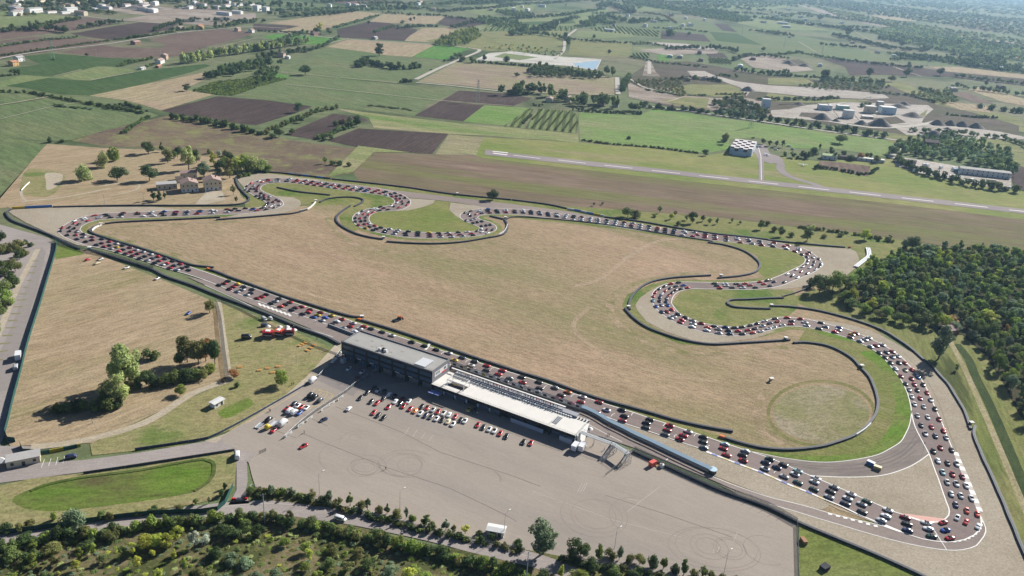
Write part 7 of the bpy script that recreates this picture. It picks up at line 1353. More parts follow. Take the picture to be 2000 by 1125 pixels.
ME_COCK = _cockpit()
def _screen(z=1.15):
    mb = MB(); A = [(.80, -.70, .82), (.80, .70, .82), (.36, .56, z), (.36, -.56, z)]; mb.quad(A, 0); mb.quad([(x-.03, y, z_-.02) for x, y, z_ in A][::-1], 0)
    mb.bar(A[0], A[3], .035, 1); mb.bar(A[1], A[2], .035, 1); mb.bar(A[2], A[3], .035, 1); o = mb.build('windscreen', [M_cglass, M_soft]); me = o.data; bpy.data.objects.remove(o); return me
ME_SCR = _screen()
def _side():
    mb = MB(); mb.quad([(.66, -.70, .87), (.25, -.685, 1.10), (.25, .685, 1.10), (.66, .70, .87)][::1], 0)
    for s in (-1, 1): mb.quad([(-.75, s*.712, .90), (.45, s*.712, .90), (.2, s*.69, 1.07), (-.6, s*.70, 1.07)], 0)
    mb.quad([(-1.20, -.5, .88), (-1.20, .5, .88), (-.98, .5, 1.09), (-.98, -.5, 1.09)], 0)
    v = [(x*1.012-.0, y*1.012, z+.012) for x, y, z in mb.v]; o = obj('windows', v, mb.f, M_cglass); me = o.data; bpy.data.objects.remove(o); return me
ME_WIN = _side()
def _wheel():
    mb = MB(); mb.bar((0, -.10, 0), (0, .10, 0), .295, 0, 14); o = mb.build('wheel', [M_tyrec]); a = o.data; bpy.data.objects.remove(o)
    mb = MB(); mb.bar((0, -.112, 0), (0, .112, 0), .19, 0, 10); o = mb.build('rim', [M_rim]); b = o.data; bpy.data.objects.remove(o); return a, b
ME_WHEEL, ME_RIM = _wheel()
def _lamp(x0, x1, z0, z1, m, nm):
    mb = MB(); mb.box(x0, x1, -.16, .16, z0, z1); o = mb.build(nm, [m]); me = o.data; bpy.data.objects.remove(o); return me
ME_HL = _lamp(-.12, .10, -.05, .07, M_lamp, 'headlight'); ME_TL = _lamp(-.06, .03, -.06, .07, M_tail, 'tail_light')
def roadster(pos, heading, colour, top, label, group, detail, name='roadster', s=1.03):
    root = empty(name, (pos[0], pos[1], .30), heading, label, 'car', group); root.scale = (s, s, s)
    inst('body', MESH[colour], root)
    if top == 'open': inst('cockpit', ME_COCK, root); inst('windscreen', ME_SCR, root)
    else: inst('soft_top' if top == 'soft' else 'hard_top', MESH_SOFT if top == 'soft' else MESH_HARD[colour], root); inst('windows', ME_WIN, root)
    if detail >= 1:
        for x in (-1.16, 1.17):
            for y in (-.74, .74):
                w = inst('wheel', ME_WHEEL, root, (x, y, .295))
                if detail >= 2: inst('rim', ME_RIM, w)
    if detail >= 2:
        for y in (-.56, .56): inst('headlight', ME_HL, root, (1.80, y, .52)); inst('tail_light', ME_TL, root, (-1.93, y*1.05, .62))
    return root
# ---- the queue on the circuit: origin and scale of the reading, then x,y,colour
CARS = {
 (1740, 780, 8): '468,415,n 632,442,r 820,500,r 535,548,w 690,583,n 860,610,s 660,822,k 772,765,r 945,800,k 730,972,w 880,1008,k 1025,1020,w',
 (1740, 920, 8): '805,30,c 960,62,r 1112,98,R 875,185,s 1020,212,w 1172,240,w 940,372,s 1088,398,s 1255,438,w 1008,538,n 1180,630,v 1347,683,v 1030,740,w 1168,808,r 1355,880,w 220,735,R 245,835,k 255,940,n 550,822,w 580,915,w 630,1030,g 810,815,r 845,935,b 915,1060,r',
 (1490, 850, 8): '40,440,n 105,383,g 30,535,w 320,472,k 215,515,n 545,570,c 495,620,w 328,655,s 545,750,g 830,685,w 800,740,w 795,855,g 1112,820,s 1055,893,k 1030,975,s 1375,930,w 1320,1000,w 1285,1078,n 1625,1045,g 1540,1090,s',
 (1560, 940, 8): '985,490,k 1390,460,w 1355,555,w 1285,625,s',
 (1240, 790, 8): '235,243,k 178,300,k 168,372,k 545,338,r 505,408,r 470,478,a 830,433,w 758,492,r 702,552,r 1068,520,k 1062,595,k 1075,685,a 1405,633,c 1380,698,r 1430,800,r 1725,738,s 1680,803,k 1690,885,r',
 (990, 710, 8): '45,242,a 228,222,k 245,305,r 195,355,s 500,300,k 510,395,k 485,455,s 750,388,a 845,505,k 775,545,r 950,455,o 1180,530,w 1158,608,r 1015,635,r 1440,612,r 1555,735,w 1402,770,r 1795,735,k 1835,832,k 1805,900,r',
 (820, 650, 8): '75,212,k 258,272,k 450,325,w 660,395,n 540,435,y 855,458,k 800,515,w 700,552,y 1045,522,r 1040,595,k 890,620,s 1290,598,r 1228,655,r 1145,700,s 1330,765,s',
 (600, 580, 8): '50,205,R 20,245,r 212,248,R 165,290,y 100,322,b 280,330,b 232,372,w 382,298,y 545,355,r 465,390,w 385,435,k 720,415,w 675,465,r 565,490,s 890,468,r 820,505,w 740,545,w 998,503,k 1172,555,k 1325,610,w 1635,712,k',
 (400, 520, 8): '365,237,k 305,275,r 225,300,k 515,285,y 450,325,r 388,360,R 610,327,k 590,370,w 510,402,s 740,368,k 720,425,k 660,452,w 965,445,k 897,480,r 820,508,r 1160,512,k 1108,550,w 1040,585,k 1335,567,v 1262,603,k 1190,635,v 1518,637,r 1418,655,R 1360,690,k 1530,752,k',
 (1590, 610, 8): '110,170,k 180,232,s 78,260,k 395,243,b 380,282,w 325,315,r 655,335,r 590,352,y 570,397,R 860,408,w 795,432,w 720,458,s 1070,518,w 970,527,r 885,545,s 1222,622,r 1130,633,n 1018,637,n 1310,692,w 1225,705,w 1110,710,k 1420,800,r 1322,797,k 1195,797,g 1530,905,r 1425,910,m 1272,890,w 1620,1020,b 1522,1045,r 1358,1005,r',
 (1690, 690, 8): '630,485,k 765,495,r 900,500,k 685,578,s 810,585,k 962,625,r 725,688,w 855,710,p 1020,738,w 765,805,w 910,845,s 1085,878,k 810,985,s 972,1008,w 1150,1040,r',
 (1500, 540, 4): '228,10,w 185,0,k 125,48,k 45,45,n 10,32,k 15,75,k 55,332,k 15,368,n 75,355,r 5,410,w 48,398,w 112,383,w 150,325,r 185,352,n 180,375,r 255,335,r 287,362,w 302,387,w 450,393,s 400,408,k',
 (1000, 540, 4): '1990,35,k 1965,62,r 1935,45,r 1900,90,k 1858,72,r 1820,58,r 1800,92,w 1783,75,R 1752,60,k 1718,90,k 1672,75,w 1665,60,w 1622,93,r 1600,75,k 1580,57,k 1370,92,r 1338,72,b 1300,50,k 1320,100,k 1280,80,k 1240,60,r 1278,108,k 1235,95,k 1192,80,k 1250,130,k 1198,115,r 1150,100,k 1225,152,r 1170,138,w 1120,127,r 1210,172,s 1155,165,n 1105,157,r 1205,200,n 1153,195,k 1102,192,c 1217,228,b 1170,225,w 1125,237,b 1250,262,r 1212,278,r 1170,280,n 1297,297,k 1267,315,s 1240,325,w 1355,325,k 1330,345,r 1315,362,r 1412,347,s 1415,373,w 1408,397,w 1480,370,r 1530,402,v 1520,425,w 1582,392,k 1612,415,s 1615,445,s 1668,400,b 1693,427,k 1703,453,n 1740,403,k 1768,430,r 1800,452,k 1797,398,k 1843,422,r 1882,443,v 1863,385,k 1898,410,k 1942,430,w 1915,372,k 1957,390,w 1972,350,w 1995,412,w',
 (1500, 260, 4): '20,872,w 40,887,k 48,858,r 130,888,r 155,877,r 145,905,w 210,925,r 240,905,s 240,914,w 265,950,k 308,945,r 325,935,k 302,970,n 350,973,w 395,985,k 312,1000,n 360,1007,k 412,1023,n 305,1022,w 352,1032,n 402,1045,k 270,1045,w 325,1053,w 370,1065,w 220,1068,w 257,1085,r 305,1100,k 148,1103,w 190,1113,w',
 (1000, 260, 4): '22,605,k 20,613,R 25,623,k 85,603,w 85,613,w 88,624,k 150,610,k 150,620,k 152,632,k 215,618,k 217,627,s 220,638,n 282,625,k 284,635,n 286,647,k 350,632,k 350,643,w 352,654,k 425,640,w 415,650,w 410,662,w 485,648,k 480,660,k 475,678,w 545,658,R 543,670,w 540,682,w 612,665,w 608,677,w 605,690,w 670,672,w 672,685,s 670,700,w 742,682,k 740,695,s 735,710,w 810,688,w 803,702,w 798,716,w 878,698,R 870,712,w 865,728,w 945,705,w 935,722,R 932,738,k 1003,715,w 1000,732,w 997,748,s 1072,727,k 1068,742,s 1062,757,w 1140,742,r 1135,755,R 1130,768,k 1200,748,R 1198,762,k 1197,777,k 1270,757,k 1265,770,n 1260,785,k 1345,768,w 1355,782,s 1332,797,w 1425,777,w 1450,797,r 1415,807,r 1512,790,k 1510,803,r 1507,817,r 1585,800,R 1585,815,s 1588,830,r 1672,810,r 1675,828,k 1675,842,s 1757,820,w 1760,833,s 1785,855,v 1845,832,w 1855,848,n 1878,865,w 1935,845,k 1940,860,s 1950,877,r',
 (500, 260, 4): '25,375,w 50,382,r 95,365,R 100,374,r 125,382,s 172,360,k 172,370,s 170,380,w 262,358,w 250,368,s 240,378,n 325,368,r 320,376,r 297,384,r 395,370,w 375,382,r 355,390,w 445,380,k 432,390,r 405,400,R 503,388,w 485,397,r 458,407,r 555,395,k 540,403,k 515,414,R 605,402,w 590,411,r 570,422,c 657,410,k 648,419,k 625,430,r 720,417,k 705,427,o 683,437,r 775,425,w 762,433,s 740,445,r 830,432,b 815,440,n 795,452,k 885,437,r 870,445,n 852,455,b 958,447,v 935,455,r 910,467,R 1018,457,k 1000,464,k 970,473,v 1088,470,k 1055,478,k 1020,484,w 1132,487,R 1098,493,k 1065,497,r 1165,507,k 1125,512,k 1095,513,R 1195,540,k 1142,535,R 1105,527,r 1180,562,r 1148,552,k 1102,545,w 1118,583,r 1082,574,k 1055,568,w 1030,600,k 998,589,R 972,578,k 965,608,k 940,598,w 908,592,w 915,622,r 870,618,w 832,610,k 880,637,r 842,634,r 798,632,w 857,660,k 815,667,r 778,665,k 855,685,k 822,690,k 778,692,k 885,707,w 850,713,r 803,720,r 928,725,r 888,733,k 860,743,y 977,740,k 942,750,k 918,760,k 1045,750,w 1015,762,k 1005,776,k 1110,760,w 1095,772,s 1080,790,w 1193,770,k 1168,785,k 1172,800,k 1267,775,k 1265,788,k 1265,803,k 1355,780,y 1360,796,R 1360,812,R 1428,783,k 1440,800,R 1445,813,w 1500,782,w 1517,797,R 1530,813,w 1580,777,k 1595,795,R 1618,808,w 1650,773,w 1683,787,r 1698,800,k 1730,765,k 1765,773,w 1808,783,w 1762,750,w 1805,755,k 1848,755,k 1762,727,k 1798,722,k 1830,717,k 1697,703,k 1728,697,k 1765,690,k 1645,683,w 1685,678,w 1708,670,w 1678,647,k 1722,635,r 1635,622,k 1665,633,k 1680,610,k 1765,627,n 1745,613,s 1755,605,w 1815,594,b 1810,605,k 1815,615,k 1830,625,R 1880,605,k 1885,614,k 1890,625,k 1950,603,w 1952,612,s 1955,622,r 25,410,k 12,425,R 8,440,R 5,455,k 42,470,k 32,488,s 5,492,k 65,485,R 62,500,R 35,507,k 105,497,w 100,520,R 65,517,k 160,522,k 135,538,R 97,545,k 182,533,R 140,562,s 95,555,k 187,560,s 150,582,k 118,573,w 75,567,k 65,577,k 82,598,k 45,590,k 10,605,r',
 (0, 260, 4): '1475,1073,k 1410,1025,r 1385,1070,w 1420,1058,k 1462,1045,k 1330,1055,r 1360,1038,k 1305,1020,r 1350,1003,k 1270,1030,w 1245,1000,r 1288,985,k 1210,1017,k 1190,982,n 1235,967,r 1155,995,w 1132,965,k 1180,948,w 1095,980,k 1075,945,R 1118,930,w 1037,960,R 1025,930,r 1065,915,w 985,943,R 962,912,k 1015,897,R 928,925,r 912,893,y 957,880,k 868,905,s 855,880,k 910,865,w 815,890,R 797,862,R 855,850,r 755,875,k 722,837,R 797,830,k 672,850,k 655,813,w 722,812,R 603,830,k 595,797,r 652,790,k 528,798,k 548,767,k 605,770,w 475,765,k 490,740,r 545,738,k 583,745,k 587,705,r 618,715,k 583,687,w 655,665,w 665,675,s 693,685,r 742,645,r 780,655,s 775,665,s 825,637,k 840,648,k 865,662,k 965,625,R 948,640,k 942,658,w 1077,625,R 1077,635,k 1122,652,w 1183,620,w 1175,632,s 1202,648,w 1285,615,b 1265,630,k 1282,645,k 1378,615,R 1372,627,R 1367,640,k 1465,612,s 1457,625,n 1457,637,s 1565,608,k 1562,617,b 1540,632,r 1655,605,w 1680,612,w 1655,628,w 1775,597,R 1805,607,k 1775,620,w 1838,593,k 1865,607,k 1918,590,k 1978,590,k 1975,600,b 1965,393,r 1985,410,s 1930,415,k 1960,435,k 1925,440,s 1945,455,k 1985,435,k',
}
queue = []
for (ox, oy, sc), s in CARS.items():
    for q in s.split():
        x, y, c = q.split(','); p = P(ox+float(x)/sc, oy+float(y)/sc+1.0)
        if all((p[0]-q_[0][0])**2+(p[1]-q_[0][1])**2 > 2.6 for q_ in queue): queue.append((p, c))
D1 = np.array(L1)[:, :2]; D2 = np.array(L2)[:, :2]
S2 = np.concatenate([[0], np.cumsum(np.linalg.norm(np.diff(D2, axis=0), axis=1))])
def track_at(p):
    def near(D):
        i = int(np.argmin(((D-p[:2])**2).sum(1))); n = len(D); t = D[(i+3) % n]-D[i-3]; return i, t/np.linalg.norm(t)
    i1, t1 = near(D1); i2, t2 = near(D2); d1 = np.linalg.norm(D1[i1]-p[:2]); d2 = np.linalg.norm(D2[i2]-p[:2]); w = d1/(d1+d2)
    t = t1*(1-w)+t2*w; t /= np.linalg.norm(t); return math.atan2(-t[1], -t[0]), S2[i2], d2
info = []
for p, c in queue:
    h, s, d = track_at(p); info.append([p, c, h, s, d, float(np.linalg.norm(p-np.array([0, 0, CAMH])))])
tip = track_at(P(1845, 1045))[1]; tot_len = S2[-1]
for it in info: it.append((it[3]-tip+tot_len/2) % tot_len-tot_len/2)      # distance along the track from the hairpin tip (+ = before it)
paddock_n = 66; info.sort(key=lambda t: t[5]); NQ = 300-paddock_n; near_, far_ = info[:NQ], info[NQ:]
near_.sort(key=lambda t: t[6]); rows = []
for it in near_:
    if rows and abs(it[6]-rows[-1][0][6]) < 3.6 and len(rows[-1]) < 3: rows[-1].append(it)
    else: rows.append([it])
random.seed(5); LANE = {1: ['single'], 2: ['inner', 'outer'], 3: ['inner', 'middle', 'outer']}
tipi = min(range(len(rows)), key=lambda i: abs(rows[i][0][6])); used_labels = {}
for i, rw_ in enumerate(rows):
    rw_.sort(key=lambda t: t[4])
    for j, it in enumerate(rw_):
        p, c, h = it[0], it[1], it[2]; top = random.choices(('open', 'soft', 'hard'), (62, 18, 20))[0]
        if c == 'k' and top == 'hard': top = 'soft'
        n_ = tipi-i if i < tipi else i-tipi
        lab = '%s %s roadster, %s lane, ' % (PAINT[c][0], {'open': 'open', 'soft': 'black-topped', 'hard': 'hard-topped'}[top], LANE[len(rw_)][j])+('%s row %s the hairpin' % (ordn(n_), 'after' if i < tipi else 'before') if n_ else 'at the hairpin tip')
        roadster(p, h+random.uniform(-.03, .03), c, top, lab, 'roadsters queued three abreast on the circuit', 2 if it[5] < 330 else (1 if it[5] < 380 else 0))
# the farther rest of the queue, as one object
def far_queue():
    v = []; f = []; mi = []; keys = list(PAINT); mats = [PAINT[k][1] for k in keys]+[M_soft, M_cglass]; rnd = random.Random(9); scr = [(.80, -.70, .82), (.80, .70, .82), (.36, .56, 1.15), (.36, -.56, 1.15)]
    ck = [(-.95, -.62, .875), (.45, -.62, .875), (.45, .62, .875), (-.95, .62, .875)]
    for it in far_:
        p, c, h = it[0], it[1], it[2]; ca, sa = math.cos(h)*1.03, math.sin(h)*1.03
        def add(V_, F_, m):
            n = len(v); v.extend([(p[0]+x*ca-y*sa, p[1]+x*sa+y*ca, .30+z*1.03) for x, y, z in V_]); f.extend([tuple(a+n for a in q) for q in F_]); mi.extend([m]*len(F_))
        add(BV, BF, keys.index(c)); t = rnd.random()
        if t < .62: add(ck, [(0, 1, 2, 3)], len(keys)); add(scr, [(0, 1, 2, 3), (3, 2, 1, 0)], len(keys)+1)
        else: add(TV, TF, len(keys) if t < .8 else keys.index(c))
    o = obj('queued_roadsters', v, f, mats, None, True, mi); tag(o, 'the long far part of the roadster queue winding round the circuit', 'cars', None, 'stuff')
far_queue()
# ---- paddock and park cars
PAD = []
def rowcars(lst, ox, oy, desc, heading, sc=8):
    items = [(ox+float(a)/sc, oy+float(b)/sc, c) for a, b, c in (q.split(',') for q in lst.split())]
    items.sort(key=lambda t: t[0]); cnt = {}; tot = {}
    for it in items: tot[it[2]] = tot.get(it[2], 0)+1
    for x, y, c in items:
        cnt[c] = cnt.get(c, 0)+1; w = '' if tot[c] == 1 else ', %s %s one from left ' % (ordn(cnt[c]), PAINT[c][0])
        PAD.append((P(x, y+.8), c, heading+random.uniform(-.06, .06), ('%s roadster %s%s' % (PAINT[c][0], w, desc)).replace(' ,', ',')))
HP = ang_of((690, 550), (655, 590)); HP = ang_of((720+60, 790), (706, 800)) if False else ang_of((737, 787), (729, 796))
rowcars('1390,605,k 1475,625,r 1565,655,s 1645,685,r 1730,710,w 1815,735,w 1915,762,p', 650, 720, 'in the rear paddock row at the shadow edge', HP)
rowcars('1210,640,r 1285,675,o 1370,710,w 1450,742,n 1530,765,a 1620,795,w 1710,810,k 1800,843,m 1878,880,w', 650, 720, 'in the front paddock row', HP)
rowcars('635,655,k 705,670,w 905,732,r 990,770,k 1085,800,w 1165,825,w 1255,865,r 1350,910,k', 820, 740, 'in the right part of the paddock row', HP)
rowcars('1620,1000,k 1735,1015,r', 820, 740, 'of the pair parked by themselves near the garages end', HP)
rowcars('640,698,r 710,740,k 795,775,k', 650, 720, 'of the three parked in front', HP)
rowcars('430,470,k 600,525,k 690,550,r 870,610,r 1105,597,r', 650, 720, 'at the edge of the pit building shadow', HP)
rowcars('705,350,w 880,420,w 975,528,w 1185,525,w 540,385,k 640,320,k 800,370,k 790,480,k 960,445,k 1085,490,R 1055,555,k', 650, 720, 'inside the pit building shadow', HP)
rowcars('250,640,w', 650, 720, 'driving alone across the paddock', HP+math.pi)
rowcars('760,495,y 850,510,k', 820, 740, 'in the shade of the pit garages', HP)
rowcars('460,65,w 250,15,w 380,160,R', 650, 720, 'in the fenced yard under the pit building', HP)
rowcars('1220,650,n 905,1065,r', 480, 740, 'alone on the open paddock near the fence', ang_of((596, 872), (590, 875)))
rowcars('645,475,r 875,450,r 950,465,w 840,545,b 760,395,n 815,430,w', 480, 740, 'in the parked block inside the fenced yard', HP+math.pi)
rowcars('440,815,r', 480, 740, 'behind the white van in the fenced yard', HP+math.pi)
rowcars('688,992,r 787,988,w 760,1022,m 990,1055,w', 0, 260, 'on dry grass by the far left hairpin', ang_of((172, 508), (178, 506)), 4)
rowcars('1230,20,w 1475,290,b', 0, 540, 'alone on the dry park field', ang_of((307, 545), (312, 542)), 4)
for p, c, h, lab in PAD:
    roadster(p, h, c, random.choices(('open', 'soft', 'hard'), (55, 25, 20))[0], lab, 'roadsters parked off the circuit', 2)
# ---- vans, trucks, other vehicles
def van(x, y, L, Wd, H, h, body, label, cat='van', name='van', cab=True, box=False, glass=True, z=None):
    p = P(x, y) if z is None else P(x, y, z); root = empty(name, (p[0], p[1], .25 if z is None else z), h, label, cat)
    if box:
        b = MB(); b.box(-L/2, L*.22, -Wd/2, Wd/2, .55, H); b.build('cargo_box', [body], root); b = MB(); b.prism([(L*.23, -Wd*.46), (L*.46, -Wd*.46), (L*.5, -Wd*.3), (L*.5, Wd*.3), (L*.46, Wd*.46), (L*.23, Wd*.46)], .35, H*.72); b.build('cab', [body], root)
        b = MB(); b.box(L*.44, L*.505, -Wd*.40, Wd*.40, H*.45, H*.68); b.build('windscreen', [M_cglass], root); b = MB(); b.box(-L/2, L*.4, -Wd*.4, Wd*.4, .38, .55); b.build('chassis', [M_dark], root)
    else:
        v, f = loft([(-L*.5, Wd*.44, .3, H*.55, H*.92), (-L*.47, Wd*.5, .25, H*.7, H), (L*.18, Wd*.5, .25, H*.7, H), (L*.28, Wd*.5, .25, H*.55, H*.9), (L*.36, Wd*.49, .25, H*.48, H*.58), (L*.47, Wd*.46, .25, H*.40, H*.48), (L*.5, Wd*.38, .3, H*.34, H*.40)])
        obj('body', v, f, body, root, True); b = MB(); b.quad([(L*.375, -Wd*.42, H*.57), (L*.375, Wd*.42, H*.57), (L*.285, Wd*.40, H*.90), (L*.285, -Wd*.40, H*.90)]); b.build('windscreen', [M_cglass], root)
        if glass:
            b = MB()
            for s in (-1, 1): b.quad([(-L*.35, s*Wd*.505, H*.62), (L*.2, s*Wd*.505, H*.62), (L*.18, s*Wd*.495, H*.86), (-L*.33, s*Wd*.495, H*.86)])
            b.build('side_windows', [M_cglass], root)
    for sx in (-.32, .32):
        for s in (-1, 1): w = inst('wheel', ME_WHEEL, root, (L*sx, s*Wd*.46, .30))
    return root
WH, RD, BK = PAINT['w'][1], PAINT['r'][1], PAINT['k'][1]
HY = HP+math.pi
AV = ang_of((34, 730), (40, 690))
van(37, 700, 7.5, 2.4, 3.4, AV, WH, 'white box truck parked on the left access road', 'truck', 'box_truck', box=True)
van(32, 721, 5.2, 2.0, 2.2, AV, PAINT['s'][1], 'silver van behind the white box truck', 'van')
van(611, 746, 5.6, 2.0, 2.4, HY, WH, 'white van by the fence corner next to the pit building shadow', 'van', glass=False)
van(553, 830, 5.8, 2.1, 2.5, HY, WH, 'white van with a trailer in the fenced yard', 'van', glass=False)
van(566, 805, 4.6, 1.85, 1.75, HY, WH, 'white estate car left of its twin in the fenced yard', 'car', 'estate_car'); van(575, 808, 4.6, 1.85, 1.75, HY, WH, 'white estate car right of its twin in the fenced yard', 'car', 'estate_car')
van(607, 775, 4.8, 1.9, 1.8, HY, BK, 'black people carrier, left of three black vehicles on the hatched bays', 'car', 'people_carrier'); van(615, 778, 4.6, 1.85, 1.6, HY, BK, 'black hatchback, middle of three black vehicles on the hatched bays', 'car', 'hatchback'); van(625, 784, 4.3, 1.8, 1.5, HY, PAINT['a'][1], 'dark grey hatchback, right of three on the hatched bays', 'car', 'hatchback')
van(525, 822, 4.5, 1.8, 1.5, HY, BK, 'black estate car towing a flat trailer', 'car', 'estate_car')
van(464, 893, 5.4, 2.0, 2.3, ang_of((462, 950), (464, 890)), WH, 'white van at the entrance road junction', 'van')
van(665, 1016, 4.5, 1.85, 1.6, ang_of((650, 1010), (680, 1018)), WH, 'white estate car driving on the lower road', 'car', 'estate_car')
van(140, 895, 4.4, 1.8, 1.5, ang_of((130, 897), (150, 893)), PAINT['n'][1], 'navy car in the bays beside the gatehouse', 'car', 'hatchback')
van(516, 625, 4.2, 1.8, 1.5, ang_of((510, 622), (520, 630)), PAINT['s'][1], 'silver car on the grass above the food trucks', 'car', 'hatchback')
van(529, 625, 2.6, 1.5, 1.6, ang_of((510, 622), (520, 630)), WH, 'small white trailer beside the silver car', 'trailer', 'trailer', glass=False)
van(517, 638, 4.2, 1.8, 1.5, .3, PAINT['n'][1], 'navy car just left of the food trucks', 'car', 'hatchback')
van(482, 662, 5.4, 2.1, 2.5, .25, BK, 'black and white catering van on the park grass', 'van', 'catering_van')
def food_truck(x, y, h, lab, L=4.4, c=RD):
    p = P(x, y); root = empty('food_truck', p, h, lab, 'food truck', 'food trucks on the park grass'); root.scale = (1.25, 1.25, 1.35)
    b = MB(); b.box(-L/2, L/2, -1.1, 1.1, .5, 2.5); b.build('body', [c], root); b = MB(); b.quad([(-L*.4, -1.12, 2.3), (L*.4, -1.12, 2.3), (L*.4, -2.6, 2.75), (-L*.4, -2.6, 2.75)]); b.quad([(-L*.4, -2.6, 2.74), (L*.4, -2.6, 2.74), (L*.4, -1.12, 2.29), (-L*.4, -1.12, 2.29)]); b.build('awning', [c], root)
    b = MB(); b.box(-L*.38, L*.38, -1.16, -1.1, 1.2, 2.1); b.build('hatch', [M_cabin], root); b = MB(); b.box(-L*.4, L*.4, -1.5, -1.16, 1.05, 1.15); b.build('counter', [M_whitew], root)
    b = MB(); b.box(-L*.22, L*.22, -1.02, 1.02, 2.503, 2.75); b.build('roof_panel', [M_whitew], root)
    b = MB(); [b.box(-L*.25+i*.6, -L*.25+i*.6+.42, -1.18, -1.162, .6, .95) for i in range(5)]; b.build('lettering', [M_whitew], root)
    for sx in (-.3, .3):
        for s in (-1, 1): inst('wheel', ME_WHEEL, root, (L*sx, s*1.0, .30))
food_truck(524, 657, .05, 'red food truck, left of three on the park grass'); food_truck(545, 655, -.1, 'red and yellow food truck, middle of three on the park grass', 3.2, plain('red_orange_panel', (.62, .07, .03), .5)); food_truck(565, 654, .15, 'dark red food truck, right of three on the park grass', 4.4, PAINT['R'][1])
for x, y, lab in ((524, 645, 'white gazebo tent behind the left food truck'), (547, 646, 'white domed tent behind the middle food truck'), (561, 646, 'white tent behind the right food truck'), (575, 652, 'white parasol at the right of the food trucks'), (1222, 858, 'white round parasol under the footbridge') if False else (1151, 846, 'white round parasol beside the end of the pit garages')):
    p = P(x, y); root = empty('gazebo', p, .3, lab, 'tent'); b = MB(); n = 10; H = 2.3
    for i in range(n): a0, a1 = 2*math.pi*i/n, 2*math.pi*(i+1)/n; b.quad([(1.6*math.cos(a0), 1.6*math.sin(a0), H), (1.6*math.cos(a1), 1.6*math.sin(a1), H), (.55*math.cos(a1), .55*math.sin(a1), H+.75), (.55*math.cos(a0), .55*math.sin(a0), H+.75)]); b.quad([(.55*math.cos(a0), .55*math.sin(a0), H+.75), (.55*math.cos(a1), .55*math.sin(a1), H+.75), (0, 0, H+.95)])
    b.build('canopy', [M_whitew], root); b = MB(); b.bar((0, 0, 0), (0, 0, H+.8), .05); b.build('pole', [M_steel], root)
def trailer(x, y, h, lab, L=4.6, W_=1.9, m=None, side=.25):
    p = P(x, y); root = empty('trailer', p, h, lab, 'trailer'); b = MB(); b.box(-L/2, L/2, -W_/2, W_/2, .55, .68); b.build('bed', [m or M_steel], root)
    b = MB(); [b.box(-L/2, L/2, s*W_/2-.04, s*W_/2+.04, .69, .69+side) for s in (-1, 1)]; b.build('side_rail', [M_steel], root); b = MB(); b.bar((L/2, 0, .55), (L/2+1.4, 0, .5), .05); b.build('drawbar', [M_dark], root)
    for s in (-1, 1): inst('wheel', ME_WHEEL, root, (-.2, s*W_*.5, .3))
trailer(507, 833, HY, 'flat silver car trailer behind the black estate car'); trailer(536, 830, HY, 'grey covered trailer behind the white van', 4.4, 2.0, plain('grey_cover', (.45, .47, .5), .6), .9)
van(523, 838, 2.6, 1.8, 2.1, HY, PAINT['y'][1], 'yellow box trailer at the rear of the fenced yard', 'trailer', 'box_trailer', glass=False)
van(1124, 877, 6.0, 2.3, 3.0, ang_of((1118, 884), (1128, 872)), WH, 'white motorhome at the end of the pit garages, left of two', 'motorhome', 'motorhome', box=True); van(1137, 878, 6.0, 2.3, 3.1, ang_of((1130, 888), (1142, 870)), WH, 'white motorhome at the end of the pit garages, right of two', 'motorhome', 'motorhome', box=True)
def mower():
    p = P(781, 625); root = empty('tractor', p, ang_of((775, 626), (788, 622)), 'red tractor with a dark mower deck alone on the infield', 'tractor')
    b = MB(); b.box(.3, 2.0, -.45, .45, .7, 1.5); b.build('bonnet', [plain('tractor_red', (.45, .06, .02), .5)], root); b = MB(); b.box(-1.0, .3, -.7, .7, .9, 2.6); b.build('cab', [M_cglass], root); b = MB(); b.box(-1.1, .4, -.8, .8, 2.6, 2.75); b.build('cab_roof', [M_orange], root)
    for x, r in ((-.6, .85), (1.5, .5)):
        for s in (-1, 1): b = MB(); b.bar((x, s*.75, r), (x, s*1.1, r), r, 0, 14); w = b.build('wheel', [M_tyrec], root)
    b = MB(); b.box(-4.4, -1.4, -1.5, 1.5, .25, .9); b.build('mower_deck', [M_dark], root); b = MB(); b.bar((-1.4, 0, .6), (-.8, 0, .7), .06); b.bar((-4.2, -1.2, .9), (-3.2, 1.2, 1.6), .05); b.build('linkage', [M_dark], root)
mower()
def crate(x, y, L, D, H, h, m, name, lab, cat, cap=None):
    p = P(x, y); root = empty(name, p, h, lab, cat); b = MB(); b.box(-L/2, L/2, -D/2, D/2, .0, H); b.build('body', [m], root); b = MB(); b.box(-L/2-.05, L/2+.05, -D/2-.05, D/2+.05, H+.003, H+.12); b.build('lid', [cap or m], root)
AH = ang_of((1695, 903), (1706, 908))
crate(1700, 908, 3.4, 1.7, 1.7, AH, plain('blue_block', (.05, .17, .45), .5), 'barrier_block', 'blue barrier block on the worn link road', 'barrier block', plain('pale_block_top', (.62, .66, .70), .6)); crate(1713, 917, 3.2, 1.7, 1.7, AH+.2, plain('tan_block', (.42, .33, .14), .6), 'barrier_block', 'tan barrier block on the worn link road', 'barrier block', plain('tan_block_top', (.66, .58, .38), .6))
crate(1274, 910, 1.9, 3.2, 2.3, ang_of((1268, 915), (1278, 905))+1.3, plain('red_cabinet', (.62, .10, .08), .5), 'container', 'red generator container by the paddock fence', 'container')
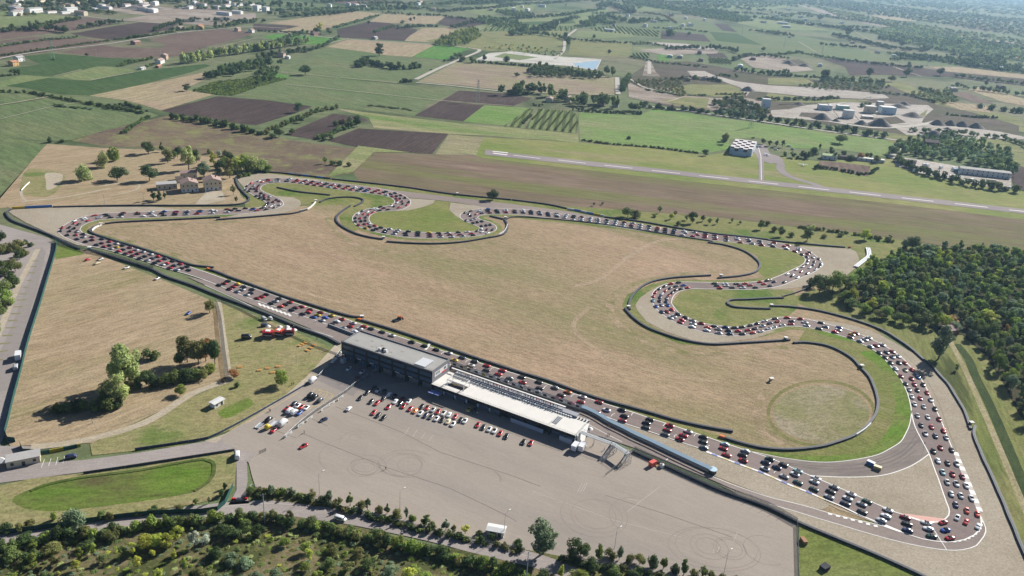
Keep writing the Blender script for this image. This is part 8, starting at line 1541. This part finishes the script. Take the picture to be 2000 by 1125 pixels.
pb = P(1292, 913); rt = empty('water_tank', pb, 0, 'white round water tank right of the red container', 'tank'); b = MB(); b.cyl(0, 0, 0, 1.6, 1.0, 0, 16); b.cyl(0, 0, 1.6, 1.95, 1.0, 0, 16, .4); b.build('tank', [M_whitew], rt); b = MB(); b.cyl(0, 0, 1.95, 2.1, .25, 0, 10); b.build('cap', [M_dark], rt)
crate(1284, 911, 1.7, 1.2, .5, .4, plain('pallet_wood', (.42, .30, .16), .8), 'pallet', 'wooden pallet between red container and white tank', 'pallet')
crate(457, 977, 1.6, .5, .9, .05, plain('red_plastic', (.60, .03, .03), .5), 'road_barrier', 'red plastic road barrier at the gate, left of three', 'road barrier'); crate(467, 976.5, 1.6, .5, .9, .05, M_whitew, 'road_barrier', 'white plastic road barrier at the gate, middle of three', 'road barrier'); crate(479, 976, 1.6, .5, .9, .05, bpy.data.materials['red_plastic'], 'road_barrier', 'red plastic road barrier at the gate, right of three', 'road barrier')
crate(1610, 1112, 3.2, 2.4, 1.6, .6, M_tyre, 'tyre_heap', 'heap of black tyres on the lower right grass corner', 'tyre heap'); crate(1569, 1060, 1.6, 3.0, 1.6, .2, plain('rust_frame', (.32, .17, .09), .8), 'frame_crate', 'rusty cage crate beside the right paddock fence', 'crate')
wt = plain('wood_orange', (.62, .30, .07), .7)
for i, (x, y, lab) in enumerate(((585.5, 677, 'upper left'), (591, 674, 'upper middle'), (597, 671, 'upper right'), (600, 686, 'lower left'), (607, 681, 'lower middle'), (613, 676, 'lower right'))):
    p = P(x, y); root = empty('picnic_table', p, ang_of((585, 680), (600, 670))+1.4, 'orange picnic table, %s of six near the pit building' % lab, 'picnic table', 'orange picnic tables'); b = MB(); b.box(-1.2, 1.2, -.38, .38, .72, .78); b.build('table_top', [wt], root)
    for s in (-1, 1): b = MB(); b.box(-1.2, 1.2, s*.78-.15, s*.78+.15, .43, .48); b.build('bench', [wt], root)
    b = MB(); [b.bar((sx*.8, -.7, 0), (sx*.8, .7, .72), .05) or b.bar((sx*.8, .7, 0), (sx*.8, -.7, .72), .05) for sx in (-1, 1)]; b.build('leg', [M_dark], root)
for i, (x, y, lab) in enumerate(((507, 724.5, 'left of four'), (523, 720, 'second of four'), (543.5, 717, 'third of four'), (533, 729, 'lowest of four beside the round tree'), (469, 718, 'beside the rusty round tree'))):
    p = P(x, y); root = empty('picnic_table', p, .3, 'orange picnic table, %s on the lower park grass' % lab, 'picnic table', 'orange picnic tables'); b = MB(); b.box(-1.2, 1.2, -.38, .38, .72, .78); b.build('table_top', [wt], root)
    for s in (-1, 1): b = MB(); b.box(-1.2, 1.2, s*.78-.15, s*.78+.15, .43, .48); b.build('bench', [wt], root)
    b = MB(); [b.bar((sx*.8, -.7, 0), (sx*.8, .7, .72), .05) or b.bar((sx*.8, .7, 0), (sx*.8, -.7, .72), .05) for sx in (-1, 1)]; b.build('leg', [M_dark], root)
for i, (x, y) in enumerate(((656, 706), (649, 713), (660, 700), (665, 694), (652, 709.5))):
    p = P(x, y); rt = empty('parasol', p, 0, 'white folded parasol, %s in the row by the pit building corner' % ordn(i+1), 'parasol', 'white parasols at the building corner'); b = MB(); b.cyl(0, 0, 1.7, 2.4, 1.0, 0, 9, .1); b.build('canopy', [M_whitew], rt); b = MB(); b.bar((0, 0, 0), (0, 0, 1.8), .04); b.build('pole', [M_steel], rt)
p = P(875, 880); 
for x, y, col_, lab in ((1086, 838, M_blueb, 'blue hospitality awning in front of the pit garages'), (849, 770, M_bluep, 'deep blue pop-up tent in front of the pit garages')):
    p = P(x, y+6); rt = empty('awning', p, ROTT, lab, 'tent'); b = MB(); b.box(-3, 3, -1.6, 1.6, 2.5, 2.65); b.build('canopy', [col_ if x < 1000 else plain('pale_blue_awning', (.36, .50, .64), .6)], rt); b = MB(); [b.bar((sx*2.8, sy*1.4, 0), (sx*2.8, sy*1.4, 2.5), .05) for sx in (-1, 1) for sy in (-1, 1)]; b.build('legs', [M_steel], rt)
for x, y, w, lab in ((1098, 862, 3.2, 'white canvas stall, left of two by the motorhomes'), (1108, 866, 4.2, 'white canvas stall, right of two by the motorhomes')):
    p = P(x, y); rt = empty('stall', p, ROTT, lab, 'stall'); b = MB(); b.box(-w/2, w/2, 0, .1, 0, 2.4); b.box(-w/2, w/2, .1, 2.2, 2.3, 2.4); b.build('canvas', [plain('stall_canvas', (.55, .58, .62), .8)], rt); b = MB(); [b.bar((s*w*.48, 2.1, 0), (s*w*.48, 2.1, 2.3), .05) for s in (-1, 1)]; b.build('legs', [M_steel], rt)
# ---- lamp posts, poles, pylons, masts
def lamp(x, y, hpx, lab, az=0.8):
    p = P(x, y); h = vh(x, y, hpx); rt = empty('lamp_post', p, az, lab, 'lamp post', 'lamp posts on the paddock edge'); b = MB(); b.bar((0, 0, 0), (0, 0, h), .11, 0, 6, .06); b.build('pole', [M_steel], rt); b = MB(); b.bar((0, 0, h), (2.1, 0, h+.7), .05); b.build('arm', [M_steel], rt); b = MB(); b.box(1.8, 2.8, -.2, .2, h+.62, h+.8); b.build('lamp_head', [M_whitew], rt)
for x, y, hp, lab in ((624, 968, 40, 'grey lamp post, first from the left on the paddock edge'), (781, 998, 36, 'grey lamp post, second from the left on the paddock edge'), (984, 1048, 42, 'grey lamp post near the white hut'), (1200, 1072, 34, 'grey lamp post, second from the right on the paddock edge'), (1413, 1124, 42, 'grey lamp post at the lower right tyre circles'), (579, 710, 26, 'lamp post beside the left end of the yard')): lamp(x, y, hp, lab)
def upole(x, y, hpx, lab):
    p = P(x, y); h = vh(x, y, hpx); rt = empty('utility_pole', p, .5, lab, 'utility pole'); b = MB(); b.bar((0, 0, 0), (0, 0, h), .20, 0, 8, .12); b.build('pole', [plain('pole_concrete', (.40, .43, .46), .8) if 'pole_concrete' not in bpy.data.materials else bpy.data.materials['pole_concrete']], rt); b = MB(); b.bar((-1.0, 0, h-.5), (1.0, 0, h-.5), .06); b.bar((-.7, .4, h-1.3), (.7, -.4, h-1.3), .05); b.build('crossarm', [M_steel], rt); b = MB(); [b.cyl(x_, 0, h-.45, h-.1, .07, 0, 6) for x_ in (-.9, 0, .9)]; b.build('insulator', [M_whitew], rt)
upole(517.5, 1022, 55, 'tall grey utility pole by the lower road near the basin'); upole(1027, 1140, 58, 'grey utility pole with white insulators at the lower road, bottom middle')
for x, y, hp, lab in ((83, 97, 10, 'pale pole left of the green lattice pylon'), (189, 111, 14, 'pale pole in the middle ploughed field'), (314, 113, 14, 'pale pole above the arcaded farmhouse'), (684, 150, 17, 'pale pole on the green field'), (818, 150, 16, 'pale pole beside the diagonal road'), (402, 380, 16, 'wooden pole in front of the farmhouse pair'), (205, 402, 22, 'thin pole behind the far left barrier'), (282, 398, 22, 'thin pole near the pines')): upole(x, y, hp, lab)
def pylon(x, y, hpx, lab, m, top=None):
    p = P(x, y); h = vh(x, y, hpx); rt = empty('lattice_pylon', p, .4, lab, 'pylon'); b = MB(); w0, w1 = 2.6, .5; lv = 8
    def c(k, s): t = k/lv; w = w0+(w1-w0)*t; return [(sx*w, sy*w, h*t) for sx, sy in ((-1, -1), (1, -1), (1, 1), (-1, 1))]
    for k in range(lv):
        A, B = c(k, 0), c(k+1, 0)
        for i in range(4): b.bar(A[i], B[i], .12); b.bar(A[i], B[(i+1) % 4], .07); b.bar(A[(i+1) % 4], B[i], .07)
    b.build('lattice', [m], rt); b = MB()
    for z, w in ((.97, 3.5), (.86, 4.5), (.75, 3.5)): b.bar((-w, 0, h*z), (w, 0, h*z), .12); b.bar((-w, 0, h*z), (0, 0, h*z+1.4), .07); b.bar((w, 0, h*z), (0, 0, h*z+1.4), .07)
    b.build('crossarm', [top or m], rt)
M_pyl = plain('green_steel', (.20, .33, .25), .6); pylon(104, 117, 38, 'green lattice pylon in the vineyards on the left', M_pyl); pylon(933, 199, 42, 'red and white topped lattice pylon by the striped vineyard', plain('grey_green_steel', (.26, .30, .28), .6), plain('pale_pink_steel', (.70, .52, .50), .6)); pylon(1466, 250, 34, 'green lattice pylon on the bright meadow above the hangar', M_pyl); pylon(1531, 92, 20, 'grey lattice pylon on the far green field, left of two', M_steel); pylon(1604, 112, 24, 'grey lattice pylon on the far green field, right of two', M_steel); pylon(1449, 68, 18, 'grey lattice pylon beside the far vineyard', M_steel); pylon(1811, 128, 14, 'grey lattice pylon by the far stubble', M_steel)
# ---- gravel works
M_heap = ground_mat('gravel_heap', [(.20, .185, .175), (.26, .24, .22), (.17, .155, .15)], .2, .03, .12, .6, 1.5)
def heap(x, y, wpx, hpx, lab, sd_):
    p = P(x, y); rr = wpx*mpp(x, y)/2; h = vh(x, y, hpx)*.8; r = random.Random(sd_); n = 22; v = [(0, 0, h)]; f = []
    for k, (q, z) in enumerate(((.22, .85), (.5, .48), (.8, .14), (1.0, 0))):
        for i in range(n): a = 2*math.pi*i/n; s = rr*q*r.uniform(.88, 1.12); v.append((s*math.cos(a)*1.1, s*math.sin(a)*.9, h*z))
    for i in range(n): f.append((0, 1+i, 1+(i+1) % n))
    for k in range(3):
        for i in range(n): a = 1+k*n+i; b_ = 1+k*n+(i+1) % n; f.append((a, a+n, b_+n, b_))
    o = obj('gravel_heap', v, f, M_heap, None, True); o.location = (float(p[0]), float(p[1]), 0); tag(o, lab, 'gravel heap', 'gravel heaps of the quarry works')
for i, (x, y, w, h, lab) in enumerate(((1605, 233, 42, 16, 'grey gravel heap, left of the works'), (1632, 238, 22, 8, 'small gravel heap in front of the left works'), (1682, 243, 28, 11, 'gravel heap left of the tallest dark cone'), (1718, 246, 50, 20, 'tallest dark gravel cone in the middle of the works'), (1755, 210, 40, 10, 'flat gravel heap on the upper works'), (1782, 228, 45, 12, 'long gravel heap right of the works sheds'), (1830, 244, 34, 14, 'gravel heap, first of the four on the right'), (1855, 245, 30, 14, 'gravel heap, second of the four on the right'), (1878, 247, 34, 14, 'gravel heap, third of the four on the right'), (1905, 250, 36, 14, 'gravel heap, fourth of the four on the right'), (1822, 270, 58, 20, 'broad gravel heap nearest to the dark farmhouse'), (1850, 253, 20, 6, 'little gravel heap between the four and the broad one'), (1765, 205, 30, 9, 'pale gravel heap on the quarry ramp'), (1560, 205, 30, 8, 'brown earth heap at the left of the works'), (1460, 178, 34, 12, 'brown earth heap in the quarry floor'), (1540, 125, 30, 9, 'red earth mound above the quarry'), (1570, 130, 28, 8, 'red earth mound right of the other'), (265, 18, 50, 9, 'grey gravel heap at the far upper left works'), (298, 17, 40, 9, 'grey heap right of the far upper left works'), (380, 42, 60, 7, 'brown earth bank in the far upper left pit'), (440, 38, 50, 7, 'brown earth bank beside the far white silos'))): heap(x, y, w, h, lab, i)
for a in ((1657, 232, 14, 10, 12, 'white'), (1700, 222, 15, 12, 11, 'cream'), (1718, 215, 10, 9, 13, 'grey'), (1735, 224, 22, 16, 11, 'blue'), (1612, 216, 20, 12, 8, 'blue'), (1647, 216, 18, 12, 7, 'teal'), (1695, 233, 16, 8, 4, 'cream'), (1496, 212, 12, 10, 14, 'blue'), (1470, 212, 20, 9, 4, 'white'), (1445, 205, 26, 9, 4, 'white')):
    x, y, w, d, h, c = a; house(x, y, w, d, h, 0, A_RUN+.15, c, 'pale', '%s %s block of the quarry works near %s' % ({12: 'tall', 11: 'broad', 13: 'narrow', 8: 'low', 7: 'flat', 4: 'long low', 14: 'tower-like'}[h], {'teal': 'green', 'blue': 'pale blue'}.get(c, c), {1657: 'the left heap', 1700: 'the tallest cone', 1718: 'the middle conveyor', 1735: 'the upper ramp', 1612: 'the left end', 1647: 'the left conveyor', 1695: 'the foot of the tallest cone', 1496: 'the plant yard gate', 1470: 'the white yard', 1445: 'the hedge gap'}[x]), 'works building', 'works_building', 2, 1, chimney=False)
def conveyor(x0, y0, x1, y1, z0, z1, lab):
    a = P(x0, y0); b_ = P(x1, y1); a[2] = z0; b_[2] = z1; rt = empty('conveyor', (a[0], a[1], 0), 0, lab, 'conveyor'); o_ = np.array([a[0], a[1], 0]); b = MB(); b.bar(a-o_, b_-o_, .45); b.build('belt', [plain('conveyor_grey', (.20, .20, .20), .8) if 'conveyor_grey' not in bpy.data.materials else bpy.data.materials['conveyor_grey']], rt); b = MB(); [b.bar(a-o_+(b_-a)*t, (a-o_+(b_-a)*t)*[1, 1, 0], .2) for t in (.35, .65, .97)]; b.build('legs', [M_steel], rt)
conveyor(1640, 233, 1612, 212, 1, 10, 'long conveyor left of the works sheds'); conveyor(1680, 240, 1656, 222, 1, 9, 'conveyor feeding the white works block'); conveyor(1640, 205, 1700, 198, 1, 8, 'conveyor along the top of the works'); conveyor(1520, 205, 1560, 212, 1, 7, 'conveyor by the plant yard')
# ---- lorries and cars in the yard, aircraft, far parked cars
for i, (x, y, L, c, lab) in enumerate(((1805, 325, 7, WH, 'white lorry at the top of the yard, left of two'), (1811, 326, 7, WH, 'white lorry at the top of the yard, right of two'), (1837, 330, 6, WH, 'white lorry alone at the yard edge'), (1862, 332, 7, WH, 'white lorry beside the blue one'), (1868, 336, 8, PAINT['c'][1], 'pale blue lorry by the warehouse'), (1875, 340, 7, WH, 'white lorry below the pale blue one'), (1786, 336, 6, WH, 'white lorry near the low office'), (1898, 355, 7, WH, 'white box trailer in the yard'), (1938, 357, 13, PAINT['m'][1], 'brown sided lorry along the warehouse'), (1857, 348, 6, WH, 'white lorry beside the dark hedge'))): van(x, y, L, 2.5, 3.4, A_RUN+(.9 if L < 8 else 0), c, lab, 'lorry', 'lorry', box=True)
for i, (x, y, c) in enumerate(((1752, 325, 's'), (1776, 324, 'w'), (1830, 345, 'n'), (1838, 347, 's'), (1848, 349, 'w'), (1874, 351, 'a'), (1966, 352, 'k'), (1972, 368, 'w'), (1478, 288, 'n'), (1485, 288, 's'), (1496, 288, 'k'), (1508, 290, 'n'), (1515, 293, 's'), (1548, 293, 'n'), (1541, 286, 'w'), (1810, 252, 's'), (1788, 251, 'a'), (288, 218, 'k'), (842, 137, 'k'), (875, 125, 's'), (372, 362, 'w'), (1500, 237, 's'))):
    if i not in (20,): van(x, y, 4.5, 1.8, 1.5, A_RUN+random.uniform(-.2, .2), PAINT[c][1], '%s parked car, %s' % (PAINT[c][0], ('by the low office', 'on the lorry yard', 'left of three in the lorry yard', 'middle of three in the lorry yard', 'right of three in the lorry yard', 'before the warehouse', 'at the warehouse end', 'at the lower corner of the lorry yard', 'first right of the hangar', 'second right of the hangar', 'third right of the hangar', 'under the airfield trees', 'on the apron edge', 'left of the clubhouse', 'behind the clubhouse', 'in the gravel works', 'beside the gravel works heap', 'at the field corner', 'on the diagonal road', 'higher on the diagonal road', '', 'on the road below the quarry')[i]), 'car', 'parked_car')
def plane(x, y, h, lab):
    p = P(x, y); rt = empty('light_aircraft', (p[0], p[1], .3), h, lab, 'aircraft'); v, f = loft([(-3.4, .12, .9, 1.0, 1.1), (-1.5, .35, .6, .9, 1.25), (0, .55, .45, 1.0, 1.6), (1.2, .55, .45, .9, 1.25), (2.2, .4, .55, .85, 1.05), (2.5, .12, .75, .8, .85)]); obj('fuselage', v, f, WH, rt, True); b = MB(); b.box(-.3, 1.1, -5, 5, 1.62, 1.76); b.build('wing', [WH], rt); b = MB(); b.box(-3.5, -2.8, -1.6, 1.6, 1.0, 1.08); b.box(-3.5, -2.8, -.05, .05, 1.1, 2.3); b.build('tail', [WH], rt)
    for q in ((1.6, 0), (-.2, .8), (-.2, -.8)): inst('wheel', ME_WHEEL, rt, (q[0], q[1], .18), 0, .6)
plane(1497, 304, .4, 'small white aircraft parked on the apron'); plane(1568, 324, 1.2, 'white aircraft on the grass below the clubhouse')
# ------------------------------------------------------------------ people
M_skin = plain('skin', (.48, .30, .22), .7, .2, .08, 8); M_hair = plain('hair', (.05, .035, .025), .8, .1, .2, 20)
def ring_loft(rings, sides=8):
    v = []; f = []
    for (cx, cy, z, rx, ry) in rings:
        for k in range(sides): a = 2*math.pi*k/sides; v.append((cx+rx*math.cos(a), cy+ry*math.sin(a), z))
    for i in range(len(rings)-1):
        for k in range(sides): a, b = i*sides+k, i*sides+(k+1) % sides; f.append((a, b, b+sides, a+sides))
    f.append(tuple(range(sides))[::-1]); f.append(tuple(range(len(v)-sides, len(v)))); return v, f
def person_body(pose, seed):
    """one continuous skinned figure grown from joints; x forward, y to the left"""
    J = {'pel': ((0, 0, .95), .135), 'wst': ((.01, 0, 1.10), .125), 'chs': ((.0, 0, 1.30), .15), 'nck': ((.01, 0, 1.48), .062), 'hd0': ((.03, 0, 1.57), .085), 'hd1': ((.035, 0, 1.68), .095), 'hd2': ((.03, 0, 1.75), .06)}
    E_ = [('pel', 'wst'), ('wst', 'chs'), ('chs', 'nck'), ('nck', 'hd0'), ('hd0', 'hd1'), ('hd1', 'hd2')]; r = random.Random(seed)
    for s, n in ((1, 'l'), (-1, 'r')):
        st = {'stand': 0.0, 'walk': .22*s}[pose]; fw = r.uniform(.1, .35) if pose == 'stand' else -.18*s
        J.update({n+'hip': ((0, .10*s, .90), .10), n+'kn': ((st*.5+.03, .11*s, .50), .070), n+'an': ((st-.02, .11*s, .09), .045), n+'to': ((st+.13, .12*s, .04), .038), n+'sh': ((0, .18*s, 1.41), .065), n+'el': ((fw*.2-.03, .25*s, 1.14), .048), n+'wr': ((fw+.02, .22*s, .93+fw*.5), .036), n+'hn': ((fw+.08, .21*s, .86+fw*.5), .034), n+'fg': ((fw+.12, .205*s, .80+fw*.5), .018), n+'th': ((fw+.125, .175*s, .86+fw*.5), .014)})
        E_ += [('pel', n+'hip'), (n+'hip', n+'kn'), (n+'kn', n+'an'), (n+'an', n+'to'), ('chs', n+'sh'), (n+'sh', n+'el'), (n+'el', n+'wr'), (n+'wr', n+'hn'), (n+'hn', n+'fg'), (n+'hn', n+'th')]
    k = list(J); me = bpy.data.meshes.new('person'); me.from_pydata([J[a][0] for a in k], [(k.index(a), k.index(b)) for a, b in E_], []); o = bpy.data.objects.new('person', me); COL.objects.link(o)
    m = o.modifiers.new('skin', 'SKIN'); m.use_smooth_shade = True
    sv = me.skin_vertices[0].data
    for i, a in enumerate(k): sv[i].radius = (J[a][1]*(.85 if a in ('chs', 'wst', 'pel') else 1), J[a][1]); sv[i].use_root = (a == 'pel')
    sb = o.modifiers.new('sub', 'SUBSURF'); sb.levels = sb.render_levels = 1
    dg = bpy.context.evaluated_depsgraph_get(); ev = o.evaluated_get(dg); m2 = bpy.data.meshes.new_from_object(ev); bpy.data.objects.remove(o); return m2
CLOTH = dict(red=(.48, .03, .03), black=(.02, .02, .024), white=(.70, .70, .68), navy=(.025, .035, .10), grey=(.22, .22, .23), blue=(.05, .15, .42), beige=(.46, .36, .24), green=(.05, .14, .06), yellow=(.62, .45, .05), pink=(.62, .34, .33)); CM = {k: plain(k+'_cloth', v, .9, .1, .1, 8) for k, v in CLOTH.items()}
M_jean = plain('dark_trousers', (.03, .038, .065), .9, .1, .1, 8)
PB = {}
def pbody(pose, var, cloth):
    if (pose, var) not in PB: PB[(pose, var)] = person_body(pose, var)
    k = (pose, var, cloth)
    if k not in PB:
        me = PB[(pose, var)].copy(); me.materials.clear(); [me.materials.append(m) for m in (CM[cloth], M_jean, M_skin)]
        for pl in me.polygons: z = pl.center.z; lat = abs(pl.center.y); pl.material_index = 2 if z > 1.46 or (lat > .15 and z < 1.05 and z > .6 and pl.center.z > .72) else (1 if z < .98 else 0); pl.use_smooth = True
        PB[k] = me
    return PB[k]
def _hair():
    v, f = ring_loft([(.01, 0, 1.66, .105, .10), (.0, 0, 1.72, .105, .10), (.0, 0, 1.78, .07, .07), (.0, 0, 1.80, .02, .02)]); o = obj('hair', v, f, M_hair, None, True); me = o.data; bpy.data.objects.remove(o); return me
ME_HAIR = _hair()
def person(p, h, cloth, pose, label, group=None):
    o = inst('person', pbody(pose, random.randrange(3), cloth), None, p, h); inst('hair', ME_HAIR, o); return tag(o, label, 'person', group)
random.seed(33)
# spectators at the rear parapet of the terrace
n = 74; cl = list(CLOTH)
for i in range(n):
    x = 6+(LT-22)*i/n+random.uniform(-.35, .35); y = DT-.35+random.uniform(-.55, .35); q = TB+UT*x+VT*y; q[2] = HT+.9
    c = random.choices(cl, (6, 6, 5, 5, 4, 3, 2, 1, 1, 1))[0]; person(q, ROTT+math.pi/2+random.uniform(-.3, .3), c, 'stand', 'spectator in a %s top standing at the terrace parapet above the pit lane' % c, 'spectators along the terrace parapet')
for i, (x, y, c, pose, lab) in enumerate(((509.7, 616+4, 'grey', 'stand', 'person in grey by the silver car'), (584.5, 621, 'black', 'stand', 'person in black standing on the grass strip by the pit lane'), (618, 629.5, 'white', 'stand', 'person in white on the grass strip by the pit lane'), (604.5, 600, 'navy', 'stand', 'person in navy leaning at the upper tyre wall, left'), (617.5, 602, 'black', 'stand', 'person in black at the upper tyre wall, middle'), (642.5, 611, 'grey', 'stand', 'person in grey at the upper tyre wall, right of two'), (645, 612, 'blue', 'stand', 'person in blue at the upper tyre wall, right end'), (567, 637, 'red', 'stand', 'person in red behind the rope fence'), (574, 640, 'white', 'stand', 'person in white behind the rope fence'), (581, 642, 'black', 'stand', 'person in black behind the rope fence'), (608, 656, 'navy', 'stand', 'person in navy behind the rope fence'), (619, 664, 'black', 'stand', 'person in black near the pit building behind the rope fence'), (526, 804, 'red', 'walk', 'person in red walking in the fenced yard, left of two'), (528.5, 805, 'black', 'walk', 'person in black walking in the fenced yard, right of two'), (594.5, 847, 'beige', 'walk', 'person in beige walking below the temporary fence'), (753.5, 918, 'black', 'walk', 'person in black walking alone by the tyre circles'), (573.5, 752, 'black', 'stand', 'person in black crouched by the park fence, right of two'), (570, 753, 'navy', 'stand', 'person in navy by the park fence, left of two'), (493, 730, 'white', 'walk', 'person in white on the lower park grass'), (604, 668, 'white', 'stand', 'person in white above the picnic tables'), (634, 688, 'white', 'walk', 'person in white near the gravel path'), (692, 748, 'pink', 'walk', 'person in pink standing in the shaded yard'), (717, 734, 'white', 'stand', 'person in white at the pit building stair'), (915, 808, 'white', 'stand', 'person in white beside the shaded yellow car'), (932, 810, 'white', 'stand', 'person in white right of the shaded yellow car'), (898, 791, 'grey', 'stand', 'person in grey in the shade of the pit garages'), (995, 816, 'navy', 'stand', 'person in navy at the long counter'), (1040, 838, 'black', 'stand', 'person in black at the end of the long counter'), (842, 772, 'white', 'stand', 'person in white beside the deep blue tent'), (850, 774, 'blue', 'stand', 'person in pale blue beside the deep blue tent'), (1186, 834, 'red', 'stand', 'person in red at the pit wall'), (1190, 836, 'yellow', 'stand', 'person in yellow at the pit wall'), (1193, 838, 'black', 'stand', 'person in black at the pit wall'), (1187, 851, 'grey', 'walk', 'person in grey crossing the pit exit, left of two'), (1190, 852, 'pink', 'walk', 'person in pink crossing the pit exit, right of two'), (1180, 880, 'white', 'stand', 'person in white below the footbridge'), (1158, 872, 'grey', 'stand', 'person in grey beside the motorhome'), (471, 700, 'white', 'stand', 'person in white near the catering van') if False else (468, 678, 'white', 'walk', 'person in white near the catering van'), (456, 680, 'beige', 'stand', 'person in beige sitting place by the catering van') if False else (1073, 866, 'black', 'stand', 'person in black in front of the pit garages'), (181, 827, 'white', 'walk', 'person in white alone at the park grove shadow'))):
    person(P(x, y), random.uniform(0, 6.28), c, pose, lab)
# ------------------------------------------------------------------ air
def haze():
    mb = MB(); mb.box(-27000, 27000, -26000, 27000, -1.5, 206.0); m = bpy.data.materials.new('air'); m.use_nodes = True; nt = m.node_tree; nt.nodes.remove(nt.nodes['Principled BSDF'])
    v = nt.nodes.new('ShaderNodeVolumePrincipled'); v.inputs['Color'].default_value = (.48, .74, 1.0, 1); v.inputs['Density'].default_value = HAZE; v.inputs['Anisotropy'].default_value = .3; nt.links.new(v.outputs[0], nt.nodes['Material Output'].inputs['Volume'])
    o = mb.build('haze', [m]); tag(o, 'thin blue air haze over the plain', 'haze', None, 'stuff')
HAZE = 0.000058
haze()
